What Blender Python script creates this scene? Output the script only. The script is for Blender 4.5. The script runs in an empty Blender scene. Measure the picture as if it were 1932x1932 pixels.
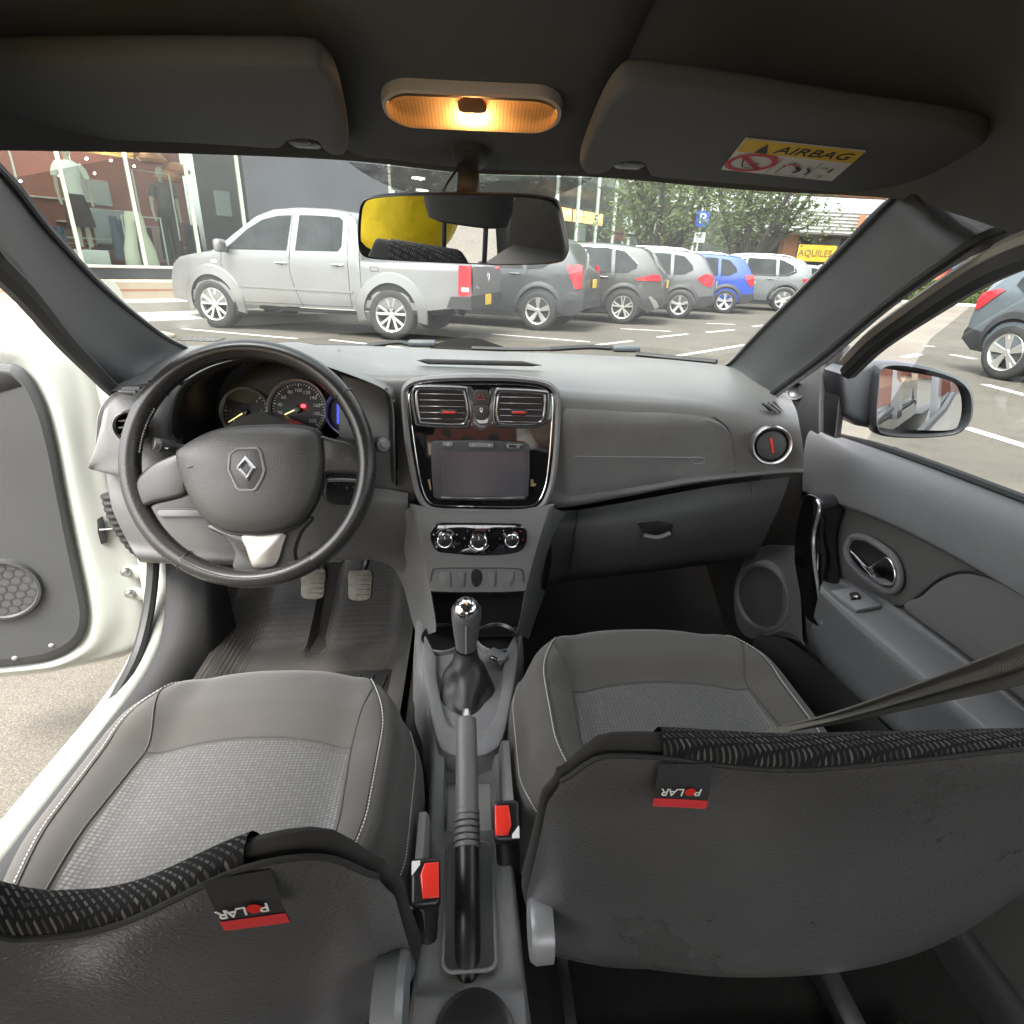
import bpy, bmesh, math, random
from mathutils import Vector, Matrix
from math import radians as R_, pi, sin, cos
random.seed(7)
SC = bpy.context.scene
COL = SC.collection

# ------------------------------------------------------------------ camera
F_U, C_U, CAM_Z = 1087.0, 966.0, 1.16
yaw, pitch, roll = R_(4.85), R_(23.3), R_(2.32)
FWD = Vector((sin(yaw)*cos(pitch), cos(yaw)*cos(pitch), -sin(pitch)))
_r0 = Vector((cos(yaw), -sin(yaw), 0)); _u0 = _r0.cross(FWD)
RGT = cos(roll)*_r0 + sin(roll)*_u0
UPV = -sin(roll)*_r0 + cos(roll)*_u0
EYE = Vector((0, 0, CAM_Z))
cam_d = bpy.data.cameras.new('camera'); cam = bpy.data.objects.new('camera', cam_d); COL.objects.link(cam)
cam_d.sensor_width = 36; cam_d.lens = 36*F_U/1932; cam_d.clip_start = 0.02; cam_d.clip_end = 2000
M = Matrix((RGT, UPV, -FWD)).transposed().to_4x4(); M.translation = EYE
cam.matrix_world = M; SC.camera = cam

# ------------------------------------------------------------------ world, sun, exposure
SUN_EL, SUN_AZ = 58, 215          # degrees; high soft sun behind the car, thin overcast
w = bpy.data.worlds.new('World'); SC.world = w; w.use_nodes = True
nt = w.node_tree; nt.nodes.clear()
sky = nt.nodes.new('ShaderNodeTexSky'); sky.sky_type = 'NISHITA'; sky.sun_disc = False
sky.sun_elevation = R_(SUN_EL); sky.sun_rotation = R_(SUN_AZ); sky.air_density = 1.2; sky.dust_density = 4.0; sky.ozone_density = 1.0
hs = nt.nodes.new('ShaderNodeHueSaturation'); hs.inputs['Saturation'].default_value = 0.18
bg = nt.nodes.new('ShaderNodeBackground'); bg.inputs['Strength'].default_value = 0.15
ow = nt.nodes.new('ShaderNodeOutputWorld')
nt.links.new(sky.outputs[0], hs.inputs['Color']); nt.links.new(hs.outputs[0], bg.inputs[0]); nt.links.new(bg.outputs[0], ow.inputs[0])
sd = bpy.data.lights.new('sun', 'SUN'); sd.energy = 1.2; sd.angle = R_(25); sd.color = (1, .965, .91)
so = bpy.data.objects.new('sun', sd); COL.objects.link(so)
_sv = Vector((sin(R_(SUN_AZ))*cos(R_(SUN_EL)), cos(R_(SUN_AZ))*cos(R_(SUN_EL)), sin(R_(SUN_EL))))
so.rotation_euler = _sv.to_track_quat('Z', 'Y').to_euler()
so.location = (0, 0, 40)
vs = SC.view_settings
SC.display_settings.display_device = 'sRGB'
vs.view_transform = 'Standard'; vs.look = 'None'; vs.gamma = 1; vs.use_curve_mapping = False
vs.exposure = 2.85
cy = SC.cycles
cy.use_denoising = True; cy.max_bounces = 10; cy.diffuse_bounces = 5; cy.glossy_bounces = 4; cy.transparent_max_bounces = 12
cy.transmission_bounces = 4; cy.caustics_reflective = False; cy.caustics_refractive = False; cy.sample_clamp_indirect = 6
try: cy.denoiser = 'OPENIMAGEDENOISE'
except Exception: pass

# ------------------------------------------------------------------ picture point -> place on a known plane
def ray(u, v): return (FWD*F_U + RGT*(u-C_U) + UPV*(C_U-v))/F_U
def PY(u, v, y): d = ray(u, v); return EYE + d*((y-EYE.y)/d.y)
def PX(u, v, x): d = ray(u, v); return EYE + d*((x-EYE.x)/d.x)
def PZ(u, v, z): d = ray(u, v); return EYE + d*((z-EYE.z)/d.z)
def PP(u, v, p, n): d = ray(u, v); return EYE + d*(((p-EYE).dot(n))/d.dot(n))
def c3(x, y): return (x*.3906, 603.8+y*.3906)
def c4(x, y): return (717+x*.4297, 664+y*.4297)
def c5(x, y): return (1358.5+x*.4297, 603.8+y*.4297)
def c6(x, y): return (x*.5, 1207.5+y*.5)
def c7(x, y): return (679+x*.4533, 1056.6+y*.4533)
def c8(x, y): return (966+x*.5, 1132+y*.5)

# ------------------------------------------------------------------ scene helpers
WORLD = {}
def thing(name, label, cat, loc=(0, 0, 0), group=None, rotz=0):
    o = bpy.data.objects.new(name, None); COL.objects.link(o); o.location = loc; o.rotation_euler = (0, 0, rotz)
    o.empty_display_size = .1
    o['label'] = label; o['category'] = cat
    if group: o['group'] = group
    WORLD[o.name] = Matrix.Translation(Vector(loc)) @ Matrix.Rotation(rotz, 4, 'Z')
    return o
def obj(name, src, mat, parent=None, smooth=True, local=False, mats=None, label=None, kind=None, ang=40):
    if isinstance(src, bmesh.types.BMesh):
        me = bpy.data.meshes.new(name); src.to_mesh(me); src.free()
    else: me = src
    if not me.materials:
        for m in (mats or [mat]): me.materials.append(m)
    if smooth:
        me.polygons.foreach_set('use_smooth', [True]*len(me.polygons))
        if ang: me.set_sharp_from_angle(angle=R_(ang))
    o = bpy.data.objects.new(name, me); COL.objects.link(o)
    if parent is not None:
        o.parent = parent
        if local: WORLD[o.name] = WORLD[parent.name].copy()
        else:
            o.matrix_parent_inverse = WORLD[parent.name].inverted(); WORLD[o.name] = Matrix.Identity(4)
    else: WORLD[o.name] = Matrix.Identity(4)
    if label: o['label'] = label
    if kind: o['kind'] = kind
    return o
def single(name, src, mat, label, cat, group=None, **k):
    o = obj(name, src, mat, None, **k); o['label'] = label; o['category'] = cat
    if group: o['group'] = group
    return o
def inst(o, parent, mw=None):
    """a further copy of a mesh part sharing its data, offset by matrix mw in world space"""
    c = o.copy(); COL.objects.link(c); c.parent = parent
    if mw is not None: c.matrix_basis = mw @ o.matrix_basis
    WORLD[c.name] = WORLD[o.name]
    return c
def copy_tree(root, loc, rotz, label):
    r = root.copy(); COL.objects.link(r); r.location = loc; r.rotation_euler = (0, 0, rotz); r['label'] = label
    def rec(src, dst):
        for ch in [c for c in COL.objects if c.parent == src]:
            n = ch.copy(); COL.objects.link(n); n.parent = dst; rec(ch, n)
    rec(root, r); return r

# ------------------------------------------------------------------ geometry helpers
def cr(P, n, closed=False):
    """n points along a Catmull-Rom curve through P, spaced by control parameter"""
    P = [Vector(p) for p in P]; m = len(P); out = []
    if m == 1: return [P[0].copy() for _ in range(n)]
    segs = m if closed else m-1
    for i in range(n):
        t = i/(n if closed else (n-1))*segs; k = min(int(t), segs-1); f = t-k
        if closed: a, b, c, d = P[(k-1) % m], P[k], P[(k+1) % m], P[(k+2) % m]
        else:
            b, c = P[k], P[k+1]; a = P[k-1] if k > 0 else b*2-c; d = P[k+2] if k+2 < m else c*2-b
        out.append(.5*((2*b)+(c-a)*f+(2*a-5*b+4*c-d)*f*f+(3*b-a-3*c+d)*f**3))
    return out
def lin(P, n):
    P = [Vector(p) for p in P]; out = []
    for i in range(n):
        t = i/(n-1)*(len(P)-1); k = min(int(t), len(P)-2); out.append(P[k].lerp(P[k+1], t-k))
    return out
def gridmesh(G, closed_u=False, bm=None, cap=False):
    bm = bm or bmesh.new(); V = [[bm.verts.new(p) for p in row] for row in G]
    for a, b in zip(V, V[1:]):
        n = len(a)
        for i in range(n if closed_u else n-1):
            j = (i+1) % n
            try: bm.faces.new((a[i], a[j], b[j], b[i]))
            except ValueError: pass
    if cap:
        for r in (V[0], V[-1]):
            try: bm.faces.new(r)
            except ValueError: pass
        bmesh.ops.recalc_face_normals(bm, faces=bm.faces)
    return bm
def loft(rows, nu=24, nv=24, closed_u=False, thick=0, cap=False, straight=False):
    """rows of control points -> smooth sheet; thick > 0 gives it a back side"""
    rr = [cr(r, nu, closed_u) for r in rows]
    cols = [(lin if straight else cr)([r[i] for r in rr], nv) for i in range(nu)]
    bm = gridmesh([[cols[i][k] for i in range(nu)] for k in range(nv)], closed_u, cap=cap)
    if thick:
        bmesh.ops.recalc_face_normals(bm, faces=bm.faces)
        bmesh.ops.solidify(bm, geom=bm.faces[:], thickness=thick)
    return bm
def rowpix(*pts): return [PY(*p) for p in pts]
def tube(pts, r, seg=8, closed=False, n=None, bm=None, flat=1.0, up=Vector((0, 0, 1))):
    P = cr(pts, n, closed) if n else [Vector(p) for p in pts]
    m = len(P); G = []; side = None
    for i in range(m):
        a = P[(i-1) % m] if (closed or i > 0) else P[0]; b = P[(i+1) % m] if (closed or i < m-1) else P[-1]
        t = (b-a).normalized()
        if side is None:
            side = t.cross(up)
            if side.length < 1e-3: side = t.cross(Vector((1, 0, 0)))
        side = (side - t*side.dot(t)).normalized(); nb = side.cross(t)
        q = r(i/(m-1)) if callable(r) else r
        G.append([P[i] + side*(q*cos(2*pi*k/seg)) + nb*(q*flat*sin(2*pi*k/seg)) for k in range(seg)])
    if closed: G.append(G[0])
    b2 = gridmesh(G, True, bm, cap=not closed and bm is None)
    if closed: bmesh.ops.remove_doubles(b2, verts=b2.verts[:], dist=1e-6)
    bmesh.ops.recalc_face_normals(b2, faces=b2.faces)
    return b2
def slab(outline, depth, bev=0, seg=2, bm=None, only_front=False):
    """closed outline (3-D, planar) pushed back by vector depth, edges rounded"""
    own = bm is None; b = bmesh.new()
    vs_ = [b.verts.new(p) for p in outline]; f = b.faces.new(vs_)
    ext = bmesh.ops.extrude_face_region(b, geom=[f])
    bmesh.ops.translate(b, verts=[e for e in ext['geom'] if isinstance(e, bmesh.types.BMVert)], vec=depth)
    bmesh.ops.recalc_face_normals(b, faces=b.faces)
    if bev:
        caps = [g for g in b.faces if len(g.verts) == len(outline) and len(outline) != 4] or [g for g in b.faces if abs(g.normal.dot(depth.normalized())) > .9]
        es = set()
        for g in caps:
            for e in g.edges: es.add(e)
        bmesh.ops.bevel(b, geom=list(es), offset=bev, segments=seg, affect='EDGES', profile=.5, clamp_overlap=True)
    if own: return b
    me = bpy.data.meshes.new('t'); b.to_mesh(me); b.free(); bm.from_mesh(me); bpy.data.meshes.remove(me); return bm
def rbox(c, size, bev=.004, seg=2, M=None, bm=None):
    b = bmesh.new(); bmesh.ops.create_cube(b, size=1)
    for v_ in b.verts: v_.co = Vector((v_.co.x*size[0], v_.co.y*size[1], v_.co.z*size[2]))
    if bev: bmesh.ops.bevel(b, geom=b.edges[:], offset=min(bev, min(size)*.45), segments=seg, affect='EDGES', profile=.5)
    T = Matrix.Translation(Vector(c)) @ (M.to_4x4() if M is not None else Matrix.Identity(4))
    bmesh.ops.transform(b, matrix=T, verts=b.verts)
    if bm is None: return b
    me = bpy.data.meshes.new('t'); b.to_mesh(me); b.free(); bm.from_mesh(me); bpy.data.meshes.remove(me); return bm
def basis(n, up=Vector((0, 0, 1))):
    n = Vector(n).normalized(); x = up.cross(n)
    x = x.normalized() if x.length > 1e-4 else Vector((1, 0, 0)); y = n.cross(x)
    return Matrix((x, y, n)).transposed()
def lathe(prof, o, axis, seg=32, bm=None, arc=None):
    """prof: (radius, height along axis)"""
    B = basis(axis); o = Vector(o); G = []
    for r, h in prof: G.append([o + B @ Vector((r*cos(2*pi*k/seg), r*sin(2*pi*k/seg), h)) for k in range(seg)])
    b = gridmesh(G, True, bm)
    bmesh.ops.remove_doubles(b, verts=b.verts[:], dist=1e-6)
    bmesh.ops.recalc_face_normals(b, faces=b.faces); return b
def rrect(w_, h_, r, n=6):
    out = []
    for cx, cy, a0 in ((w_/2-r, h_/2-r, 0), (-w_/2+r, h_/2-r, 90), (-w_/2+r, -h_/2+r, 180), (w_/2-r, -h_/2+r, 270)):
        for k in range(n+1): a = R_(a0+90*k/n); out.append((cx+r*cos(a), cy+r*sin(a)))
    return out
def on(o, B, pts): return [Vector(o) + B @ Vector((p[0], p[1], p[2] if len(p) > 2 else 0)) for p in pts]
def flat(pts, bm=None):
    b = bm or bmesh.new(); f = b.faces.new([b.verts.new(p) for p in pts]); 
    return b
def text(s, size, o, B, mat, parent, name='lettering', ext=.0004, align='CENTER', sx=1.0, shear=0):
    cu = bpy.data.curves.new(name, 'FONT'); cu.body = s; cu.size = size; cu.extrude = ext; cu.align_x = align; cu.align_y = 'CENTER'; cu.resolution_u = 3; cu.shear = shear
    t = bpy.data.objects.new('t', cu); COL.objects.link(t)
    dg = bpy.context.evaluated_depsgraph_get(); me = bpy.data.meshes.new_from_object(t.evaluated_get(dg))
    bpy.data.objects.remove(t)
    T = Matrix.Translation(Vector(o)) @ B.to_4x4() @ Matrix.Diagonal((sx, 1, 1, 1)); me.transform(T); me.name = name
    return obj(name, me, mat, parent, smooth=False)
def ss(a, b, x): t = max(0, min(1, (x-a)/(b-a))); return t*t*(3-2*t)

# ------------------------------------------------------------------ materials
def mat(name, col, rough=.5, metal=0, bump=None, var=None, coat=0, spec=.5, emis=None, extra=None, sheen=0):
    m = bpy.data.materials.new(name); m.use_nodes = True; n = m.node_tree; p = n.nodes['Principled BSDF']
    p.inputs['Base Color'].default_value = (*col, 1); p.inputs['Roughness'].default_value = rough; p.inputs['Metallic'].default_value = metal
    p.inputs['Coat Weight'].default_value = coat; p.inputs['Coat Roughness'].default_value = .04; p.inputs['Specular IOR Level'].default_value = spec
    if sheen: p.inputs['Sheen Weight'].default_value = sheen; p.inputs['Sheen Roughness'].default_value = .5
    if emis: p.inputs['Emission Color'].default_value = (*emis[0], 1); p.inputs['Emission Strength'].default_value = emis[1]
    tc = n.nodes.new('ShaderNodeTexCoord')
    if var:      # (scale, amount) blotchy wear in the colour and the gloss
        t = n.nodes.new('ShaderNodeTexNoise'); t.inputs['Scale'].default_value = var[0]; t.inputs['Detail'].default_value = 6; t.inputs['Roughness'].default_value = .65
        n.links.new(tc.outputs['Object'], t.inputs['Vector'])
        mr = n.nodes.new('ShaderNodeMapRange'); mr.inputs[1].default_value = .25; mr.inputs[2].default_value = .75
        mr.inputs[3].default_value = 1-var[1]; mr.inputs[4].default_value = 1+var[1]
        n.links.new(t.outputs[0], mr.inputs[0])
        mx = n.nodes.new('ShaderNodeVectorMath'); mx.operation = 'SCALE'; mx.inputs[0].default_value = col
        n.links.new(mr.outputs[0], mx.inputs['Scale']); n.links.new(mx.outputs[0], p.inputs['Base Color'])
        r2 = n.nodes.new('ShaderNodeMapRange'); r2.inputs[1].default_value = .3; r2.inputs[2].default_value = .7
        r2.inputs[3].default_value = max(.02, rough*(1-.5*var[1])); r2.inputs[4].default_value = min(1, rough*(1+.5*var[1]))
        n.links.new(t.outputs[0], r2.inputs[0]); n.links.new(r2.outputs[0], p.inputs['Roughness'])
    if bump:     # (kind, scale, strength, distance)
        if bump[0] == 'noise':
            t = n.nodes.new('ShaderNodeTexNoise'); t.inputs['Detail'].default_value = 3
        elif bump[0] == 'leather':
            t = n.nodes.new('ShaderNodeTexVoronoi'); t.feature = 'SMOOTH_F1'
        elif bump[0] == 'check': t = n.nodes.new('ShaderNodeTexVoronoi'); t.inputs['Randomness'].default_value = 0
        else: t = n.nodes.new('ShaderNodeTexWave')
        t.inputs['Scale'].default_value = bump[1]
        if bump[0] == 'leather':
            wn = n.nodes.new('ShaderNodeTexNoise'); wn.inputs['Scale'].default_value = bump[1]*.4
            ad = n.nodes.new('ShaderNodeMixRGB'); ad.blend_type = 'ADD'; ad.inputs[0].default_value = .012
            n.links.new(tc.outputs['Object'], ad.inputs[1]); n.links.new(tc.outputs['Object'], wn.inputs['Vector']); n.links.new(wn.outputs['Color'], ad.inputs[2]); n.links.new(ad.outputs[0], t.inputs['Vector'])
        else: n.links.new(tc.outputs['Object'], t.inputs['Vector'])
        b = n.nodes.new('ShaderNodeBump'); b.inputs['Strength'].default_value = bump[2]; b.inputs['Distance'].default_value = bump[3]
        n.links.new(t.outputs[0], b.inputs['Height']); n.links.new(b.outputs[0], p.inputs['Normal'])
    if extra: extra(n, p, tc)
    return m
def glass(name, tint, refl=1.0, rough=0.0):
    m = bpy.data.materials.new(name); m.use_nodes = True; n = m.node_tree; n.nodes.clear()
    o = n.nodes.new('ShaderNodeOutputMaterial'); tr = n.nodes.new('ShaderNodeBsdfTransparent'); tr.inputs[0].default_value = (*tint, 1)
    gl = n.nodes.new('ShaderNodeBsdfGlossy'); gl.inputs['Roughness'].default_value = rough
    fr = n.nodes.new('ShaderNodeFresnel'); ge = n.nodes.new('ShaderNodeNewGeometry'); ir = n.nodes.new('ShaderNodeMapRange'); ir.inputs[3].default_value = 1.5; ir.inputs[4].default_value = 1/1.5   # thin pane: the same sheen from either side
    n.links.new(ge.outputs['Backfacing'], ir.inputs[0]); n.links.new(ir.outputs[0], fr.inputs[0])
    mu = n.nodes.new('ShaderNodeMath'); mu.operation = 'MULTIPLY'; mu.inputs[1].default_value = refl
    mx = n.nodes.new('ShaderNodeMixShader'); n.links.new(fr.outputs[0], mu.inputs[0]); n.links.new(mu.outputs[0], mx.inputs[0])
    n.links.new(tr.outputs[0], mx.inputs[1]); n.links.new(gl.outputs[0], mx.inputs[2]); n.links.new(mx.outputs[0], o.inputs[0])
    return m
def ramp_tex(n, tc, kind, scale, cols, pos, rot=None, strength=None):
    mp = n.nodes.new('ShaderNodeMapping'); n.links.new(tc.outputs['Object'], mp.inputs[0])
    mp.inputs['Scale'].default_value = scale if isinstance(scale, tuple) else (scale,)*3
    if rot: mp.inputs['Rotation'].default_value = rot
    t = n.nodes.new({'voronoi': 'ShaderNodeTexVoronoi', 'noise': 'ShaderNodeTexNoise'}[kind])
    n.links.new(mp.outputs[0], t.inputs['Vector']); t.inputs['Scale'].default_value = 1
    r = n.nodes.new('ShaderNodeValToRGB'); e = r.color_ramp.elements
    while len(e) < len(cols): e.new(.5)
    for i, (c, q) in enumerate(zip(cols, pos)): e[i].position = q; e[i].color = (*c, 1)
    n.links.new(t.outputs[0], r.inputs[0]); return t, r

GRAIN = ('noise', 650, .45, .0012)
PL = mat('dash plastic', (.125, .124, .122), .40, bump=GRAIN, var=(7, .16))
PLC = mat('console plastic', (.185, .185, .187), .40, bump=GRAIN, var=(14, .12))
PLD = mat('dark plastic', (.040, .040, .040), .45, bump=GRAIN, var=(14, .1))
PLB = mat('black plastic', (.012, .012, .013), .35)
GLOSS = mat('piano black', (.006, .006, .007), .06, coat=1)
LIN = mat('roof lining felt', (.112, .115, .116), .95, bump=('noise', 700, .4, .001), var=(6, .08), spec=.1)
VIS = mat('visor vinyl', (.128, .132, .133), .8, bump=('noise', 1100, .35, .0008), var=(5, .06), spec=.2)
PIL = mat('pillar plastic', (.066, .069, .072), .42, bump=GRAIN, spec=.5)
LEA = mat('leatherette', (.078, .0775, .077), .30, bump=('leather', 330, .5, .0013), var=(5, .30), spec=.9, coat=.5)
LEA.node_tree.nodes['Principled BSDF'].inputs['Coat Roughness'].default_value = .36
WHL = mat('wheel leather', (.026, .0245, .023), .27, bump=('leather', 900, .14, .0005), var=(9, .1))
WHP = mat('wheel pad', (.050, .047, .044), .42, bump=('noise', 500, .5, .0012), var=(12, .08))
FAB = mat('seat fabric', (.076, .071, .065), .95, bump=('noise', 1500, .5, .0008), var=(11, .10), spec=.1, sheen=.25)
FABD = mat('dark fabric', (.040, .039, .037), .95, bump=('noise', 1500, .5, .0008), var=(11, .1), spec=.1)
def _weave(n, p, tc):
    t, r = ramp_tex(n, tc, 'voronoi', (190, 230, 30), [(.27, .267, .263), (.19, .186, .182), (.095, .093, .09)], [.0, .3, .62]); t.inputs['Randomness'].default_value = .12
    n.links.new(r.outputs[0], p.inputs['Base Color'])
    b = n.nodes.new('ShaderNodeBump'); b.inputs['Strength'].default_value = .5; b.inputs['Distance'].default_value = .0015; b.invert = True
    n.links.new(t.outputs[0], b.inputs['Height']); n.links.new(b.outputs[0], p.inputs['Normal'])
WEAVE = mat('woven seat centre', (.3, .3, .3), .95, spec=.1, extra=_weave)
def _zig(n, p, tc):
    mp = n.nodes.new('ShaderNodeMapping'); n.links.new(tc.outputs['Object'], mp.inputs[0]); mp.inputs['Rotation'].default_value = (0, 0, R_(38))
    t = n.nodes.new('ShaderNodeTexBrick'); t.offset = .5; t.inputs['Scale'].default_value = 1
    t.inputs['Brick Width'].default_value = .0062; t.inputs['Row Height'].default_value = .0030; t.inputs['Mortar Size'].default_value = .0010
    t.inputs['Color1'].default_value = (.135, .13, .12, 1); t.inputs['Color2'].default_value = (.04, .039, .037, 1); t.inputs['Mortar'].default_value = (.016, .016, .016, 1)
    n.links.new(mp.outputs[0], t.inputs['Vector']); n.links.new(t.outputs[0], p.inputs['Base Color'])
    b = n.nodes.new('ShaderNodeBump'); b.inputs['Strength'].default_value = .8; b.inputs['Distance'].default_value = .001; b.invert = True
    n.links.new(t.outputs['Fac'], b.inputs['Height']); n.links.new(b.outputs[0], p.inputs['Normal'])
ZIG = mat('zigzag mesh fabric', (.05, .05, .05), .95, spec=.1, extra=_zig)
SEAM = mat('seam thread', (.060, .057, .053), .95)
THREAD = mat('pale thread', (.62, .60, .55), .8)
CHR = mat('chrome', (.82, .82, .84), .12, 1)
GRING = mat('gauge ring', (.50, .49, .47), .45, .35)
SIL = mat('satin silver', (.56, .55, .54), .3, 1)
STEEL = mat('bare steel', (.4, .4, .4), .35, 1)
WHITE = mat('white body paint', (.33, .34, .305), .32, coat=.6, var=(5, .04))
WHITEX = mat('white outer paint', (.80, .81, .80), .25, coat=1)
RUB = mat('black rubber', (.016, .016, .016), .6, bump=('noise', 300, .3, .001))
def _mat(n, p, tc):
    t, r = ramp_tex(n, tc, 'voronoi', 150, [(.055, .052, .049), (.026, .025, .024)], [.15, .6]); t.inputs['Randomness'].default_value = 0
    d, q = ramp_tex(n, tc, 'noise', 5, [(.55, .55, .55), (2.0, 1.92, 1.8)], [.35, .72]); d.inputs['Detail'].default_value = 6
    m = n.nodes.new('ShaderNodeMixRGB'); m.blend_type = 'MULTIPLY'; m.inputs[0].default_value = 1
    n.links.new(r.outputs[0], m.inputs[1]); n.links.new(q.outputs[0], m.inputs[2]); n.links.new(m.outputs[0], p.inputs['Base Color'])
    b = n.nodes.new('ShaderNodeBump'); b.inputs['Strength'].default_value = .7; b.inputs['Distance'].default_value = .002; b.invert = True
    n.links.new(t.outputs[0], b.inputs['Height']); n.links.new(b.outputs[0], p.inputs['Normal'])
MATR = mat('ribbed floor rubber', (.05, .05, .05), .5, extra=_mat)
CARP = mat('black carpet', (.032, .030, .028), 1, bump=('noise', 500, .8, .003), spec=.05)
RED = mat('red plastic', (.62, .03, .02), .35)
REDT = mat('red cloth', (.55, .03, .035), .85)
WPR = mat('white print', (.75, .74, .70), .7)
GPR = mat('grey print', (.28, .28, .28), .7)
YPR = mat('yellow print', (.80, .52, .02), .6)
BPR = mat('black print', (.012, .012, .012), .6)
RPR = mat('red print', (.62, .03, .05), .6)
BELT = mat('belt webbing', (.135, .125, .105), .8, bump=('wave', 300, .5, .001), spec=.2)
MIRR = mat('mirror silver', (.86, .88, .88), .0, 1)
GWIN = glass('windscreen glass', (.63, .66, .645), 1.8)
GCLR = glass('side window glass', (.64, .67, .66), 1.6)
# ================================================================== the car we sit in: shell
CAR = thing('hatchback_car', 'white hatchback car with charcoal cabin, seen from between its front seats', 'car', (0, .4, 0))
HDR = [(-260, 300, .5), (-100, 285, .62), (0, 284, .72), (350, 290, .79), (655, 303, .83), (885, 327, .85), (1120, 334, .83), (1400, 358, .79), (1690, 375, .72), (1800, 403, .6), (1940, 450, .48), (2100, 500, .36)]
hd = cr(rowpix(*HDR), 60)
def roofz(x, y):
    z = 1.40 - .10*ss(.35, .95, y) - .085*max(0, (y-.6)) - .02*ss(-.3, -1.4, y)
    return z - .03*abs(x/.62)**3 - .10*ss(.50, .66, abs(x))
rows = [hd, [p+Vector((0, -.004, .010)) for p in hd]]
for k, yy in enumerate((.0, .12, .3, .5, .75, 1.)):
    r = []
    for i, p in enumerate(hd):
        x1 = -.66+1.32*i/59; f = ss(0, 1, min(1, k/3)); x = p.x*(1-f)+x1*f
        y = (p.y-.014)*(1-yy) + (-1.35)*yy
        if k == 0: y = p.y-.016
        z = roofz(x, y); 
        if k == 0: z = min(z, p.z+.028)
        r.append(Vector((x, y, z)))
    rows.append(r)
obj('roof_lining', loft(rows, 60, 40, straight=True), LIN, CAR)
# the lower tongue of the lining between the two visors
def tong(y, dz): return [Vector((x, y, z-dz)) for x, z in [(-.165, roofz(-.165, y)+.01), (-.135, roofz(-.13, y)-.012), (-.10, roofz(-.1, y)-.020), (0, roofz(0, y)-.022), (.10, roofz(.1, y)-.020), (.135, roofz(.13, y)-.012), (.165, roofz(.165, y)+.01)]]
tz = [tong(.30, -.03), tong(.36, -.012), tong(.48, 0), tong(.62, 0), tong(.74, 0)]
front = [min(hd, key=lambda p: abs(p.x-x)) for x in (-.165, -.13, -.1, 0, .1, .13, .165)]
front = [Vector((x, p.y-.010, p.z+.004+(.012 if abs(x) > .15 else 0))) for x, p in zip((-.165, -.13, -.1, 0, .1, .13, .165), front)]
obj('overhead_trim', loft(tz+[front, [p+Vector((0, .01, .03)) for p in front]], 30, 30), LIN, CAR)
# outer roof skin so that the sky stays out
obj('roof_skin', gridmesh([[Vector((x, y, 1.455-.05*abs(x/.66)**3-.16*ss(.55, .95, y)+.02)) for x in (-.66, -.4, 0, .4, .66)] for y in (-1.4, -.6, 0, .4, .7, .80)]), WHITEX, CAR)
# ---- windscreen
BASE = [(255, 700, 1.08), (330, 655, 1.24), (480, 649, 1.33), (660, 651, 1.38), (885, 661, 1.40), (1100, 668, 1.385), (1250, 678, 1.34), (1372, 691, 1.24), (1440, 722, 1.10)]
bs = cr(rowpix(*BASE), 40)
lo = [p+Vector((0, .012, -.004)) for p in bs]
def _res(P, n):   # resample a pillar edge evenly in y
    return [next((a.lerp(c, (y-a.y)/(c.y-a.y)) for a, c in zip(P, P[1:]) if a.y <= y <= c.y), P[-1]) for y in [P[0].y+(P[-1].y-P[0].y)*k/(n-1) for k in range(n)]]
def build_glass():
    Lp, Rp = _res(pl_in[1:], 9), _res(pr_in[1:], 9); rows_ = []
    up_ = rowpix((350, 290, .79), (655, 303, .83), (885, 327, .85), (1120, 334, .83), (1400, 358, .79)); dn_ = rowpix((480, 649, 1.33), (660, 651, 1.38), (885, 661, 1.40), (1100, 668, 1.385), (1250, 678, 1.34))
    for k in range(9):
        t = k/8; rows_.append([Lp[k]+Vector((0, .02, 0))]+[a.lerp(c, t)+Vector((0, .018+.02*4*t*(1-t), .008+.02*4*t*(1-t)-.012*t)) for a, c in zip(up_, dn_)]+[Rp[k]+Vector((0, .02, 0))])
    obj('windscreen', loft(rows_, 40, 20), GWIN, CAR)
    G = []
    for j in range(8):
        row = []
        for i in range(21):
            f = (i/20)*2+1; k = min(4-1, int(f)); g = f-k
            a = up_[k].lerp(up_[min(4, k+1)], g); c = dn_[k].lerp(dn_[min(4, k+1)], g)
            t = .012+j/7*(.105*(1-abs(i/10-1)**3)+.004)
            row.append(a.lerp(c, t)+Vector((0, .018+.02*4*t*(1-t)-.006, .008+.02*4*t*(1-t)-.012*t-.004)))
        G.append(row)
    obj('ceramic_band', gridmesh(G), FRIT, CAR)
def _frit(n, p, tc):
    t, r = ramp_tex(n, tc, 'noise', 60, [(.55, .55, .55), (.85, .85, .85)], [.35, .65])
    n.links.new(r.outputs[0], p.inputs['Alpha'])
FRIT = mat('dotted glass band', (.20, .205, .205), .8, extra=_frit)
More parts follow.
